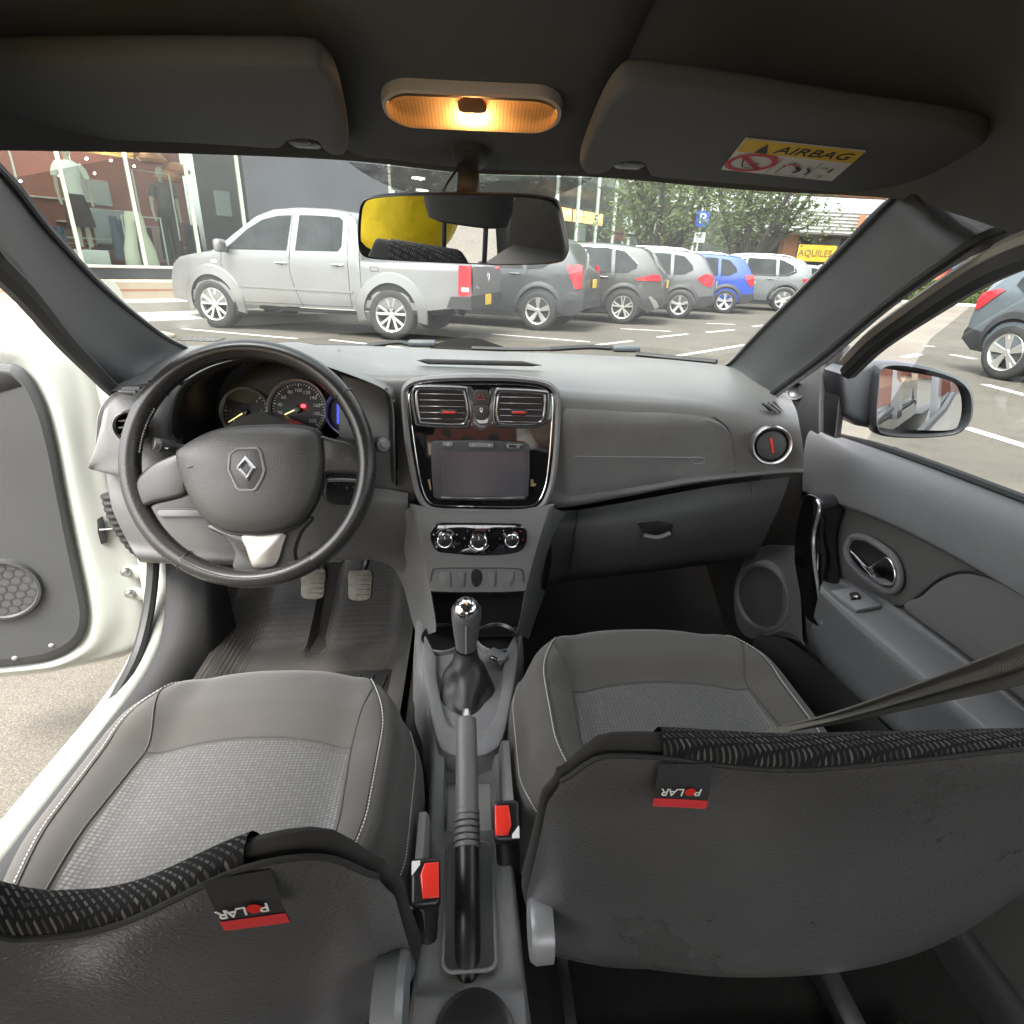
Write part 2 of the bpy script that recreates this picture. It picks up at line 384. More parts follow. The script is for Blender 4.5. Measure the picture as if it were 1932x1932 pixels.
# ---- front pillars
def pillar(rows_, name):
    obj(name, loft(rows_, 26, 18), PIL, CAR)
pl_in = rowpix((-150, 190, .60), (0, 330, .735), (90, 440, .84), (200, 553, 1.0), (300, 632, 1.15), (352, 660, 1.235))
pl_a = rowpix((-170, 230, .55), (-10, 372, .69), (72, 488, .79), (175, 600, .95), (262, 672, 1.10), (318, 700, 1.15))
pl_b = rowpix((-190, 320, .49), (-15, 450, .62), (50, 545, .71), (140, 640, .86), (215, 700, 1.0), (262, 728, 1.07))
pl_o = rowpix((-200, 360, .47), (-20, 490, .60), (35, 560, .68), (108, 640, .82), (180, 710, .97), (226, 742, 1.05))
back = [p+Vector((-.02, .06, .0)) for p in pl_o]
pillar([[p+Vector((-.005, .03, .0)) for p in pl_in], pl_in, pl_a, pl_b, pl_o, back], 'pillar_trim')
pr_in = rowpix((1752, 332, .735), (1690, 376, .725), (1560, 506, .90), (1440, 625, 1.09), (1388, 680, 1.20), (1368, 696, 1.24))
pr_a = rowpix((1806, 376, .68), (1740, 420, .66), (1610, 545, .82), (1490, 650, 1.0), (1430, 705, 1.10), (1400, 722, 1.14))
pr_b = rowpix((1884, 424, .57), (1800, 468, .58), (1660, 572, .75), (1540, 670, .93), (1460, 732, 1.05), (1434, 750, 1.09))
pr_o = rowpix((1950, 436, .50), (1830, 486, .55), (1685, 580, .715), (1560, 684, .89), (1474, 744, 1.015), (1446, 768, 1.06))
pillar([[p+Vector((.005, .03, 0)) for p in pr_in], pr_in, pr_a, pr_b, pr_o, [p+Vector((.02, .05, 0)) for p in pr_o]], 'pillar_trim')
build_glass()
for P_ in (pl_in, pr_in): obj('glass_seal', tube([p+Vector((0, .006, 0)) for p in P_], .0042, 6, n=40), RUB, CAR)
obj('pillar_groove', tube([a.lerp(b_, .35)+Vector((0, -.002, 0)) for a, b_ in zip(pr_b, pr_o)], .006, 8, n=40), RUB, CAR)
# black seal and pale door aperture round the right door
def rt(off): return rowpix((2080, 405+off, .34), (1932, 446+off, .455), (1830, 497+off, .575), (1720, 570+off, .71), (1640, 628+off, .81), (1588, 680+off, .89))
SEALB = mat('aperture paint', (.42, .40, .35), .5)
obj('door_aperture', tube([p+Vector((.012, .012, 0)) for p in rt(4)], .0075, 8, n=40), SEALB, CAR)
obj('door_seal', tube([p+Vector((.02, .012, 0)) for p in rt(22)], .014, 8, n=40), RUB, CAR)
obj('door_seal', tube([p+Vector((0, .02, 0)) for p in rowpix((-60, 485, .54), (20, 558, .64), (100, 645, .79), (180, 722, .94), (222, 770, 1.02))]+[Vector((-.655, 1.12, .80)), Vector((-.67, 1.16, .6)), Vector((-.69, 1.1, .42)), Vector((-.69, .95, .345)), Vector((-.69, .6, .33)), Vector((-.69, -.2, .33))], .012, 8, n=60), RUB, CAR)
# ---- floor, tunnel, bulkhead, sills
fl = []
for y, z in ((-1.3, .27), (-.3, .27), (.5, .27), (.9, .265), (1.25, .27), (1.42, .36), (1.6, .58), (1.62, .85)):
    fl.append([Vector((x, y, z+h)) for x, h in ((-.68, .04), (-.60, .0), (-.3, 0), (-.14, 0), (-.10, .10), (0, .13), (.10, .10), (.14, 0), (.3, 0), (.60, 0), (.68, .04))])
obj('floor_carpet', gridmesh(fl), CARP, CAR)
def sill(sgn, name):
    P = [(-.655, .30), (-.66, .335), (-.675, .352), (-.70, .352), (-.715, .34), (-.725, .30), (-.735, .27), (-.75, .20)]
    ys = (-1.1, -.3, .3, .7, .9, 1.05, 1.16, 1.24); out = []
    for y in ys:
        k = ss(.85, 1.24, y)
        out.append([Vector((sgn*(-a-.0), y, z+k*.28*0)) if False else Vector((-sgn*a*-1*-1, y, z)) for a, z in P])
    return out
def sill_rows(s):
    P = [(.655, .28), (.662, .335), (.675, .352), (.70, .352), (.715, .34), (.725, .30), (.735, .27), (.75, .20)]
    R = []
    for y, up in ((-1.1, 0), (-.3, 0), (.3, 0), (.7, 0), (.92, .0), (1.05, .02), (1.15, .09), (1.21, .22), (1.235, .42), (1.24, .75)):
        R.append([Vector((s*a, y+(up > 0)*.0-(up*.02), z+up)) for a, z in P])
    return R
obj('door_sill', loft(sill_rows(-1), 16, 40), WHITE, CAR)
obj('door_sill', loft(sill_rows(1)[:5], 16, 40), PLD, CAR)
# black kick trim inside the left sill
kt = [rowpix((318, 1080, 1.30), (335, 1130, 1.24)), ]
K = []
for y, x0, z0 in ((.25, -.66, .335), (.6, -.66, .338), (.85, -.66, .34), (1.0, -.658, .345), (1.1, -.652, .40), (1.17, -.648, .55), (1.2, -.645, .78)):
    K.append([Vector((x0-.012, y, z0-.01)), Vector((x0, y, z0+.012)), Vector((x0+.03, y, z0+.016)), Vector((x0+.055, y, z0-.01)), Vector((x0+.075, y+.0, max(.27, z0-.07))), Vector((x0+.09, y+.02, .262))])
obj('kick_trim', loft(K, 18, 40), mat('sill trim', (.028, .028, .028), .8, bump=GRAIN, var=(9, .2), spec=.2), CAR)
# right inner side below the dash
obj('kick_trim', loft([[Vector((.682, y, z)) for y in (1.02, 1.2, 1.35, 1.55)] for z in (.26, .5, .72, .80)], 8, 8), CARP, CAR)
# left outer body: front wing inner face and door post
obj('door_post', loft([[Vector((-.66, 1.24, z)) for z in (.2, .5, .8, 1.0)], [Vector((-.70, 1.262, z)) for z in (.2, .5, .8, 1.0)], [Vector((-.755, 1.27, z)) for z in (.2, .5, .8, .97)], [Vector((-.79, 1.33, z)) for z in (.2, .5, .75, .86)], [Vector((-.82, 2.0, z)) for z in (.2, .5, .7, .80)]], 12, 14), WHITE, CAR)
# rear of the cabin: bench, right inner trim, hatch sill
RB = thing('rear_bench', 'dark cloth rear bench behind the front seats', 'car seat', (0, -.8, .3))
obj('bench_cushion', loft([[Vector((x, y, z+.02*abs(x))) for x in (-.6, -.3, 0, .3, .6)] for y, z in ((-.28, .30), (-.26, .46), (-.32, .52), (-.5, .50), (-.68, .47))], 20, 16), FABD, RB)
obj('bench_back', loft([[Vector((x, y-.03*abs(x), z)) for x in (-.62, -.3, 0, .3, .62)] for y, z in ((-.64, .42), (-.68, .52), (-.72, .60), (-.78, .63), (-.84, .60), (-.86, .4))], 20, 20), FABD, RB)  # back set lower than real to let light in from behind
obj('rear_trim', loft([[Vector((x, y, z)) for y in (-.16, -.6, -1.1, -1.5)] for x, z in ((.69, .26), (.69, .6), (.70, .82), (.75, .85))], 10, 10), PLD, CAR)
obj('rear_trim', loft([[Vector((x, y, z)) for y in (-.72, -.9, -1.2, -1.5)] for x, z in ((-.69, .26), (-.69, .6), (-.70, .95), (-.62, 1.38))], 10, 10), PLD, CAR)
# bonnet and scuttle beyond the glass
obj('bonnet', loft([[Vector((x, y, z-.06*abs(x/.8)**2)) for x in (-.8, -.4, 0, .4, .8)] for y, z in ((1.56, .86), (1.9, .83), (2.3, .76), (2.5, .66), (2.55, .5))], 16, 14), WHITEX, CAR)
obj('scuttle', loft([[p+Vector((0, .012, -.012)) for p in bs], [p+Vector((0, .10, -.045)) for p in bs], [p+Vector((0, .22, -.05)) for p in bs]], 30, 6), RUB, CAR)
# right outer flank, rear door glass and rear pillar (seen in the door mirror)
def flank(x, y): return x
fk = []
for z, dx in ((.22, -.03), (.35, 0), (.55, .025), (.78, .02), (.855, .0)):
    fk.append([Vector((.80+dx-.05*ss(-.9, -1.9, y), y, z)) for y in (-1.9, -1.2, -.6, -.1, .5, 1.1)])
obj('rear_flank', loft(fk, 24, 12), WHITEX, CAR)
obj('side_pillar', loft([[Vector((.80, y, .85)) for y in (-.05, -.18)], [Vector((.73, y-.02, 1.2)) for y in (-.07, -.18)], [Vector((.66, y-.04, 1.45)) for y in (-.08, -.19)]], 6, 8, thick=.02), WHITEX, CAR)
obj('side_pillar', loft([[Vector((.79, y, .85)) for y in (-.95, -1.9)], [Vector((.72, y, 1.2)) for y in (-1.1, -1.7)], [Vector((.66, y, 1.45)) for y in (-1.2, -1.4)]], 6, 8, thick=.02), WHITEX, CAR)
obj('rear_window', flat([Vector((.795, -.19, .865)), Vector((.785, -.96, .88)), Vector((.66, -1.22, 1.42)), Vector((.66, -.24, 1.43))]), GCLR, CAR, smooth=False)
obj('window_trim', tube([Vector((.803, 1.0, .858)), Vector((.803, -.2, .865)), Vector((.79, -.97, .885))], .012, 6), RUB, CAR)

# ================================================================== visors
def visor(pix, label, zc):
    n = Vector((0, -.2, -1)).normalized(); p0 = Vector((0, 0, zc))
    root = thing('sun_visor', label, 'sun visor', PP(*pix[0], p0, n), group='sun visors folded up')
    pts = [PP(u, v, p0, n) for u, v in pix]
    obj('visor_panel', slab(cr(pts, len(pts)*4, True), -n*.022, .008, 3), VIS, root)
    return root, p0, n
lv = [(-170, 262), (0, 265), (120, 267), (300, 272), (440, 279), (505, 284), (533, 283), (545, 271), (570, 266), (596, 271), (612, 290), (635, 297), (655, 293), (658, 265), (650, 215), (637, 165), (617, 135), (580, 120), (440, 117), (250, 116), (0, 118), (-170, 118)]
VL, vp, vn = visor(lv, 'charcoal sun visor above the steering wheel, without any sticker', 1.420)
def clip(root, u, v):
    p = PP(u, v, vp, vn); b = rbox(p+Vector((0, .012, .012)), (.034, .03, .02), .006); rbox(p+Vector((0, -.006, .008)), (.022, .012, .012), .004, bm=b)
    obj('hinge_clip', b, PLD, root)
clip(VL, 572, 278)
rv = [(1098, 300), (1094, 316), (1104, 329), (1132, 331), (1152, 324), (1166, 312), (1190, 307), (1214, 312), (1224, 330), (1245, 338), (1400, 351), (1560, 364), (1690, 372), (1745, 370), (1795, 352), (1840, 315), (1864, 285), (1850, 262), (1780, 246), (1600, 222), (1400, 190), (1260, 170), (1195, 164), (1165, 174), (1140, 205), (1118, 250)]
VR, vp, vn = visor(rv, 'charcoal sun visor on the passenger side bearing a yellow and white warning sticker', 1.402)
clip(VR, 1192, 318)
# sticker: flat print on the visor
def vq(u, v, o=.0018): return PP(u, v, vp+vn*o, vn)
st = [(1407, 262), (1633, 286), (1569, 342), (1361, 320)]
S0, S1, S2, S3 = [vq(*p) for p in st]
def sq(a, b, o=0): # bilinear in sticker, b from the top
    p = S0.lerp(S1, a).lerp(S3.lerp(S2, a), b); return p+vn*o
stk = obj('warning_sticker', slab([sq(0, 0), sq(1, 0), sq(1, 1), sq(0, 1)], -vn*.0012), WPR, VR, smooth=False)
obj('yellow_band', flat([sq(0, 0, .0004), sq(1, 0, .0004), sq(1, .36, .0004), sq(0, .36, .0004)]), YPR, stk, smooth=False)
SX = (S1-S0).normalized(); SN = vn; SY = SN.cross(SX); SB = Matrix((SX, SY, SN)).transposed()
SW, SH = (S1-S0).length, (S3-S0).length
text('AIRBAG', SH*.30, sq(.62, .19, .0008), SB, BPR, stk, sx=1.02, ext=.0002)
obj('print', flat([sq(.14, .33, .0008), sq(.25, .33, .0008), sq(.195, .05, .0008)]), BPR, stk, smooth=False)
ctr = sq(.19, .66, .0008); rr = SH*.30
b = bmesh.new()
ringo = [ctr+SX*(rr*1.15*cos(a))+SY*(rr*sin(a)) for a in [2*pi*k/32 for k in range(32)]]
ringi = [ctr+SX*(rr*.9*cos(a))+SY*(rr*.76*sin(a)) for a in [2*pi*k/32 for k in range(32)]]
gridmesh([ringo+[ringo[0]], ringi+[ringi[0]]], bm=b)
d = (SX*-.75+SY*.62).normalized()*rr; e = d.cross(SN).normalized()*rr*.12
flat([ctr+d+e, ctr+d-e, ctr-d-e, ctr-d+e], b)
obj('print', b, RPR, stk, smooth=False)
b = bmesh.new()
def stroke(pts, wd, bm):
    q = [sq(x, y, .0011) for x, y in pts]
    for a, c in zip(q, q[1:]):
        n_ = (c-a).cross(SN).normalized()*wd; flat([a+n_, a-n_, c-n_, c+n_], bm)
stroke([(.10, .55), (.14, .80), (.28, .80)], .0008, b); stroke([(.15, .72), (.22, .72), (.25, .60)], .0007, b); stroke([(.41, .42), (.37, .95)], .0004, b); stroke([(.76, .42), (.72, .95)], .0004, b)
stroke([(.45, .9), (.47, .65), (.55, .5)], .0005, b); stroke([(.68, .62), (.72, .74), (.70, .85)], .0012, b); stroke([(.58, .62), (.63, .72), (.59, .82)], .0022, b); stroke([(.89, .55), (.88, .70)], .0014, b); stroke([(.80, .85), (.86, .82), (.84, .93)], .0008, b)
stroke([(.45, .92), (.66, .92)], .0004, b); stroke([(.78, .60), (.82, .55), (.85, .6)], .0006, b)
obj('print', b, BPR, stk, smooth=False)
b = bmesh.new(); stroke([(.50, .58), (.54, .55), (.57, .60)], .0018, b); stroke([(.465, .6), (.48, .66)], .0012, b)
obj('print', b, RPR, stk, smooth=False)

# ================================================================== dome lamp
lc = PY(892, 201, .700); ln = Vector((0, -.33, -1)).normalized()
LX = (PP(1063, 208, lc, ln)-PP(722, 192, lc, ln)).normalized(); LY = ln.cross(LX); LB = Matrix((LX, LY, ln)).transposed()
lw = (PP(1063, 208, lc, ln)-PP(722, 192, lc, ln)).length; lh = (PP(892, 164, lc, ln)-PP(892, 240, lc, ln)).length
LAMP = thing('dome_lamp', 'long oval ceiling lamp glowing amber above the rear view mirror', 'lamp', lc)
FROST = mat('frosted lamp rim', (.58, .52, .47), .35, spec=.4)
b = bmesh.new(); o1, o2, o3 = rrect(lw, lh, lh*.48, 10), rrect(lw*.985, lh*.95, lh*.45, 10), rrect(lw*.945, lh*.80, lh*.39, 10)
gridmesh([on(lc, LB, [(x, y, -.010) for x, y in o1+o1[:1]]), on(lc, LB, [(x, y, .001) for x, y in o1+o1[:1]]), on(lc, LB, [(x, y, .006) for x, y in o2+o2[:1]]), on(lc, LB, [(x, y, .006) for x, y in o3+o3[:1]]), on(lc, LB, [(x, y, .002) for x, y in o3+o3[:1]])], bm=b)
obj('lamp_frame', b, FROST, LAMP)
REFL = mat('lamp reflector', (.85, .62, .38), .5)
o4 = rrect(lw*.92, lh*.70, lh*.34, 10)
b = gridmesh([on(lc, LB, [(x, y, .003) for x, y in o3+o3[:1]]), on(lc, LB, [(x, y, -.014) for x, y in o4+o4[:1]])])
flat(on(lc, LB, [(x, y, -.014) for x, y in o4]), b); obj('reflector', b, REFL, LAMP)
BULB = mat('lit bulb', (1, .6, .2), .5, emis=((1, .60, .25), 75))
obj('bulb', lathe([(0, -.007), (.004, -.005), (.0055, 0), (.004, .005), (0, .007)], lc+LB@Vector((0, -.001, -.004)), LX, 12), BULB, LAMP)
m = glass('amber lens', (.85, .68, .46), .5, .1)
tl = m.node_tree.nodes.new('ShaderNodeBsdfTranslucent'); tl.inputs[0].default_value = (1, .70, .40, 1)
mx2 = m.node_tree.nodes.new('ShaderNodeMixShader'); mx2.inputs[0].default_value = .62
on_ = [n for n in m.node_tree.nodes if n.type == 'OUTPUT_MATERIAL'][0]; prev = on_.inputs[0].links[0].from_socket
m.node_tree.links.new(prev, mx2.inputs[1]); m.node_tree.links.new(tl.outputs[0], mx2.inputs[2]); m.node_tree.links.new(mx2.outputs[0], on_.inputs[0])
lens = obj('lens', flat(on(lc, LB, [(x, y, .0085) for x, y in o3])), m, LAMP, smooth=False)
b = bmesh.new(); nr = 44
for i in range(nr):
    x = (i/(nr-1)-.5)*lw*.86; hy = lh*.375*math.sqrt(max(.05, 1-max(0, (abs(x)-lw*.30)/(lw*.145))**2))
    B2 = on(lc, LB, [(x-.0004, -hy, .0090), (x+.0004, -hy, .0090), (x+.0004, hy, .0090), (x-.0004, hy, .0090)]); flat(B2, b)
obj('lens_rib', b, mat('lens rib', (.50, .22, .05), .4), lens, smooth=False, kind='stuff')
b = slab(on(lc+LB@Vector((0, lh*.26, .004)), LB, rrect(lw*.15, lh*.3, lh*.1)), LB@Vector((0, 0, -.006)), .001); 
obj('switch', slab(on(lc+LB@Vector((0, lh*.27, .0125)), LB, rrect(lw*.155, lh*.26, lh*.10)), LB@Vector((0, 0, -.006)), .0015), mat('amber switch', (.30, .14, .05), .4), LAMP); b.free()

# ================================================================== rear view mirror
mc = PY(873, 433, .76); mt = Vector((-.35, .15, .905))
mn = ((mt-mc).normalized()-(mc-EYE).normalized()).normalized()
MIR = thing('rear_view_mirror', 'wide black rear view mirror hanging at the top of the windscreen', 'mirror', mc)
mo = [(700, 372), (760, 367), (870, 366), (980, 369), (1035, 376), (1053, 390), (1062, 425), (1070, 465), (1067, 488), (1045, 497), (960, 500), (870, 497), (760, 492), (700, 487), (681, 478), (675, 455), (676, 410), (682, 382)]
def mp(u, v, o=0): return PP(u, v, mc+mn*o, mn)
cc = mp(873, 433)
outl = cr([mp(*p) for p in mo], 72, True)
obj('mirror_housing', slab(outl, -mn*.03, .008, 3), PLD, MIR)
inn = [cc+(p-cc)*.962+mn*.0022 for p in outl]
b = gridmesh([[p-mn*.001 for p in outl]+[outl[0]-mn*.001], [cc+(p-cc)*.985+mn*.004 for p in outl+outl[:1]], inn+inn[:1]])
obj('mirror_rim', b, PLB, MIR)
obj('mirror_glass', flat(inn), MIRR, MIR, smooth=False)
sp = [PY(885, 295, .80), PY(884, 322, .80), PY(884, 350, .79), PY(882, 375, .775)]
obj('mount_arm', tube(sp, lambda t: .0145, 12, n=10, flat=.5), PLD, MIR)
obj('mount_base', lathe([(0, .004), (.012, .004), (.02, .002), (.024, -.01)], PY(888, 300, .785), Vector((0, -.5, -1)), 20), PLD, MIR)
single('mirror_cable', tube([PY(864, 318, .80), PY(852, 334, .795), PY(842, 350, .79), PY(836, 366, .785), PY(840, 380, .79)], .0014, 6, n=16), RUB, 'thin black cable looping from the roof lining to the rear view mirror', 'cable')
# ================================================================== dashboard
DASH = thing('dashboard', 'grey plastic dashboard with glossy black centre panel, touch screen and round vents', 'dashboard', (0, 1.1, .6))
obj('dash_light_block', rbox((0, 1.24, .765), (1.26, .26, .29), .02), PLB, DASH)  # filler box added behind the dash to stop light leaks
# ---- upper moulding: far edge at the glass, crest, face
TOPR = [
 [(560, 652, 1.36), (700, 653, 1.37), (885, 661, 1.385), (1050, 667, 1.38), (1200, 674, 1.35), (1300, 682, 1.29), (1376, 692, 1.21), (1440, 716, 1.12), (1490, 748, 1.03)],
 [(540, 662, 1.27), (700, 664, 1.28), (885, 671, 1.29), (1050, 678, 1.28), (1200, 686, 1.24), (1300, 697, 1.19), (1385, 708, 1.13), (1450, 738, 1.06), (1495, 758, 1.0)],
 [(530, 668, 1.17), (690, 682, 1.14), (885, 690, 1.13), (1050, 703, 1.10), (1200, 714, 1.09), (1300, 724, 1.06), (1390, 740, 1.02), (1455, 762, .98), (1503, 776, .955)],
 [(560, 680, 1.07), (700, 698, 1.04), (885, 706, 1.03), (1050, 727, 1.015), (1200, 738, 1.005), (1300, 748, .99), (1390, 764, .965), (1458, 785, .94), (1508, 800, .92)],
 [(640, 700, .99), (730, 716, .985), (885, 716, .985), (1050, 752, .972), (1200, 763, .966), (1300, 772, .957), (1392, 795, .943), (1462, 815, .925), (1513, 828, .905)],
]
LOWR = [
 [(640, 780, 1.0), (740, 780, .985), (885, 790, .985), (1050, 840, .962), (1200, 842, .960), (1300, 842, .950), (1396, 848, .938), (1466, 852, .918), (1516, 856, .898)],
 [(640, 860, 1.0), (745, 870, .985), (885, 880, .985), (1050, 920, .962), (1200, 910, .958), (1300, 898, .948), (1400, 890, .936), (1468, 884, .916), (1516, 882, .898)],
 [(640, 950, 1.0), (760, 950, .985), (885, 955, .985), (1046, 957, .968), (1170, 938, .962), (1300, 914, .952), (1402, 901, .940), (1469, 895, .920), (1516, 893, .902)],
 [(640, 950, 1.1), (760, 950, 1.08), (885, 955, 1.06), (1046, 955, 1.03), (1170, 936, 1.02), (1300, 912, 1.01), (1402, 900, 1.0), (1469, 894, .98), (1516, 892, .97)],
]
up = loft([rowpix(*r) for r in TOPR+LOWR], 70, 60)
obj('main_moulding', up, PL, DASH)
# right end cheek
obj('end_cheek', loft([rowpix(*[r[-1] for r in TOPR+LOWR]), [p+Vector((.02, .06, -.01)) for p in rowpix(*[r[-1] for r in TOPR+LOWR])]], 40, 4), PLD, DASH)
# ---- left part behind the wheel
TOPL = [
 [(252, 712, 1.13), (330, 658, 1.23), (450, 651, 1.32), (560, 651, 1.36), (640, 652, 1.37)],
 [(240, 716, 1.06), (320, 684, 1.12), (450, 654, 1.24), (560, 657, 1.28), (640, 660, 1.28)],
 [(222, 726, 1.0), (320, 706, 1.04), (440, 660, 1.14), (545, 662, 1.17), (640, 672, 1.17)],
 [(208, 738, .965), (320, 730, .98), (430, 676, 1.0), (535, 669, 1.02), (645, 690, 1.03), (705, 700, 1.03)],
]
obj('upper_moulding', loft([rowpix(*r) for r in TOPL], 40, 30), PL, DASH)
# instrument hood: front rim, outside skin and dark cavity
hoodf = [(334, 880, .955), (322, 820, .945), (325, 770, .94), (350, 720, .945), (420, 682, .965), (520, 668, .985), (590, 680, .985), (660, 703, .975), (728, 732, .96), (744, 760, .958), (747, 830, .96), (748, 915, .97)]
HF = rowpix(*hoodf)
hc = sum(HF, Vector())/len(HF)
out1 = [p+Vector(((p.x-hc.x)*.03, .10, (p.z-hc.z)*.03+.004)) for p in HF]
rim = [p+Vector((0, -.004, 0))-(p-hc).normalized()*.004 for p in HF]
cav = [p-(p-hc).normalized()*.014+Vector((0, .012, 0)) for p in HF]
deep = [hc+(p-hc)*.86+Vector((0, .12, -.004)) for p in HF]
obj('instrument_hood', loft([out1, HF, rim], 50, 10), PL, DASH)
obj('hood_lining', loft([rim, cav, deep], 50, 10), PLB, DASH)
obj('hood_trim', tube([p+Vector((0, -.003, 0)) for p in HF[8:]], .003, 8, n=20), GLOSS, DASH)
# gauges
gy = 1.055
gn = Vector((0, -.93, .37)).normalized(); gp = PY(560, 775, gy); GB = basis(gn)
def gq(u, v, o=0): return PP(u, v, gp+gn*o, gn)
obj('gauge_back', flat([p+Vector((0, -.004, 0)) for p in cr(deep, 40)]), PLB, DASH, smooth=False)
GF = mat('gauge face', (.018, .018, .02), .5)
NEED = mat('lit needle', (.8, .7, .3), .5, emis=((1, .85, .35), .22))
REDL = mat('red warning light', (.6, .02, .02), .5, emis=((1, .02, .03), 1.6))
for (u, v, ru, nums, na, name) in ((463, 777, 47, ['0', '1', '2', '3', '4', '5', '6'], 214, 'gauge'), (562, 771, 57, ['0', '20', '40', '60', '80', '100', '120', '140', '160', '180', '200'], 207, 'gauge'), (660, 778, 46, [], None, 'trip_display')):
    o = gq(u, v); r = (gq(u+ru, v)-o).length
    g = obj(name, lathe([(0, -.004), (r*.9, -.004), (r*.93, 0)], o, gn, 48), GF, DASH)
    obj('gauge_ring', lathe([(r*.90, -.002), (r*.93, .007), (r*.97, .009), (r*1.0, .006), (r*1.01, -.006)], o, gn, 48), GRING, g)
    b = bmesh.new()
    if nums:
        n_ = len(nums); 
        for k in range((n_-1)*4+1):
            a = R_(220-260*k/((n_-1)*4)); r0 = r*(.76 if k % 4 == 0 else .80); wv = .0009 if k % 4 == 0 else .0005
            d = Vector((cos(a), sin(a), 0)); t = Vector((-sin(a), cos(a), 0))
            flat([o+GB@(d*r0+t*wv)+gn*-.003, o+GB@(d*r0-t*wv)+gn*-.003, o+GB@(d*r*.86-t*wv)+gn*-.003, o+GB@(d*r*.86+t*wv)+gn*-.003], b)
        obj('dial_mark', b, WPR, g, smooth=False, kind='stuff')
        for k, s in enumerate(nums):
            a = R_(220-260*k/(n_-1)); text(s, r*.17, o+GB@Vector((cos(a)*r*.62, sin(a)*r*.62, -.003)), GB, WPR, g, 'numeral', 0)
        a = R_(na); d = Vector((cos(a), sin(a), 0)); t = Vector((-sin(a), cos(a), 0))
        obj('needle', flat([o+GB@(-t*.0014)+gn*.002, o+GB@(d*r*.80-t*.0006)+gn*.002, o+GB@(d*r*.80+t*.0006)+gn*.002, o+GB@(t*.0014)+gn*.002]), NEED, g, smooth=False)
        obj('needle_hub', lathe([(0, .005), (r*.12, .004), (r*.14, -.004)], o, gn, 20), PLB, g)
    else:
        obj('blue_screen', flat(on(o+gn*-.003, GB, rrect(r*1.1, r*1.0, r*.1))), mat('lit blue screen', (.02, .02, .09), .3, emis=((.05, .07, .5), .25)), g, smooth=False)
w1 = gq(572, 766, .001)
obj('warning_light', slab(on(w1, GB, rrect(.0085, .0062, .0026)), gn*-.001), REDL, DASH)
obj('warning_light', slab(on(gq(476, 801, .002), GB, rrect(.004, .003, .001)), gn*-.001), REDL, DASH)
# side vent housing at the far left
vh = [(172, 872, .93), (176, 820, .925), (182, 776, .925), (205, 746, .94), (250, 728, .955), (305, 722, .965), (352, 735, .985)]
vb = [(182, 884, .945), (205, 893, .93), (230, 900, .92), (262, 905, .915), (300, 905, .92), (335, 900, .93), (352, 885, .96)]
def lerp_rows(a, b, t): return [p.lerp(q, t) for p, q in zip(a, b)]
A_, B_ = rowpix(*vh), rowpix(*vb)
obj('vent_housing', loft([[p+Vector((-.01, .14, .0)) for p in A_], [p+Vector((0, .012, 0)) for p in A_], [p+Vector((.01, 0, -.004)) for p in A_], [p+Vector((0, -.012, 0)) for p in lerp_rows(A_, B_, .35)], [p+Vector((0, -.012, 0)) for p in lerp_rows(A_, B_, .7)], B_, [p+Vector((0, .08, 0)) for p in B_]], 30, 30), PL, DASH)
def round_vent(u, v, y, ru, n, label=None, open_=False):
    o = PY(u, v, y); n = Vector(n).normalized(); r = (PP(u+ru, v, o, n)-o).length
    V = obj('air_vent', lathe([(r*.80, -.018), (r*.80, .0), (r*.86, .006), (r*.94, .008), (r, .004), (r*1.03, -.012)], o, n, 48), SIL, DASH)
    B = basis(n)
    if open_:
        obj('vent_well', lathe([(0, -.02), (r*.82, -.02), (r*.82, 0)], o, n, 32), PLB, V)
        for k in (-.4, 0, .4): obj('slat', rbox(o+B@Vector((0, k*r, -.006)), (r*1.45*math.sqrt(1-k*k), .003, .02), .001, 1, B), PLD, V)
    else:
        obj('vent_flap', lathe([(0, .004), (r*.5, .0038), (r*.72, .002), (r*.775, -.004)], o, n, 40), PLD, V)
        for s, m_ in ((1, 0), ):
            T = B @ Matrix.Rotation(R_(-73), 3, 'Z')
            obj('red_mark', rbox(o+n*.0045, (r*.78, r*.12, .0025), .0008, 1, T), RED, V)
    return V
round_vent(1455, 840, .905, 39, (-.22, -.96, .18))
round_vent(250, 806, .905, 36, (.2, -.96, .12), open_=True)
# small demister outlets near both pillars
def demist(pts, y):
    q = [PY(u, v, y) for u, v in pts]; n = (q[1]-q[0]).cross(q[2]-q[0]).normalized(); n = n if n.y < 0 or n.z > 0 else -n
    if n.dot(EYE-q[0]) < 0: n = -n
    d = obj('demister_outlet', slab([p+n*.002 for p in q], n*-.006, .001), PLB, DASH)
    for f in (.28, .62):
        a = q[0].lerp(q[1], f); b_ = q[3].lerp(q[2], f+.12)
        obj('slat', tube([a+n*.003, b_+n*.003], .003, 6), PL, d)
demist([(1436, 762), (1462, 758), (1478, 776), (1452, 776)], .945)
demist([(222, 742), (240, 728), (272, 728), (250, 746)], .93)
# recessed shelf in the top, its shade painted as a dark slab
sh = [(788, 686), (800, 684), (990, 688), (1022, 696), (1000, 697), (810, 694)]
obj('top_tray_shade', slab([PY(u, v, 1.085)+Vector((0, 0, .007)) for u, v in [(786, 687), (802, 684), (985, 688), (1024, 696), (1004, 698), (806, 694)]], Vector((0, .02, -.004)), .003), PLD, DASH)
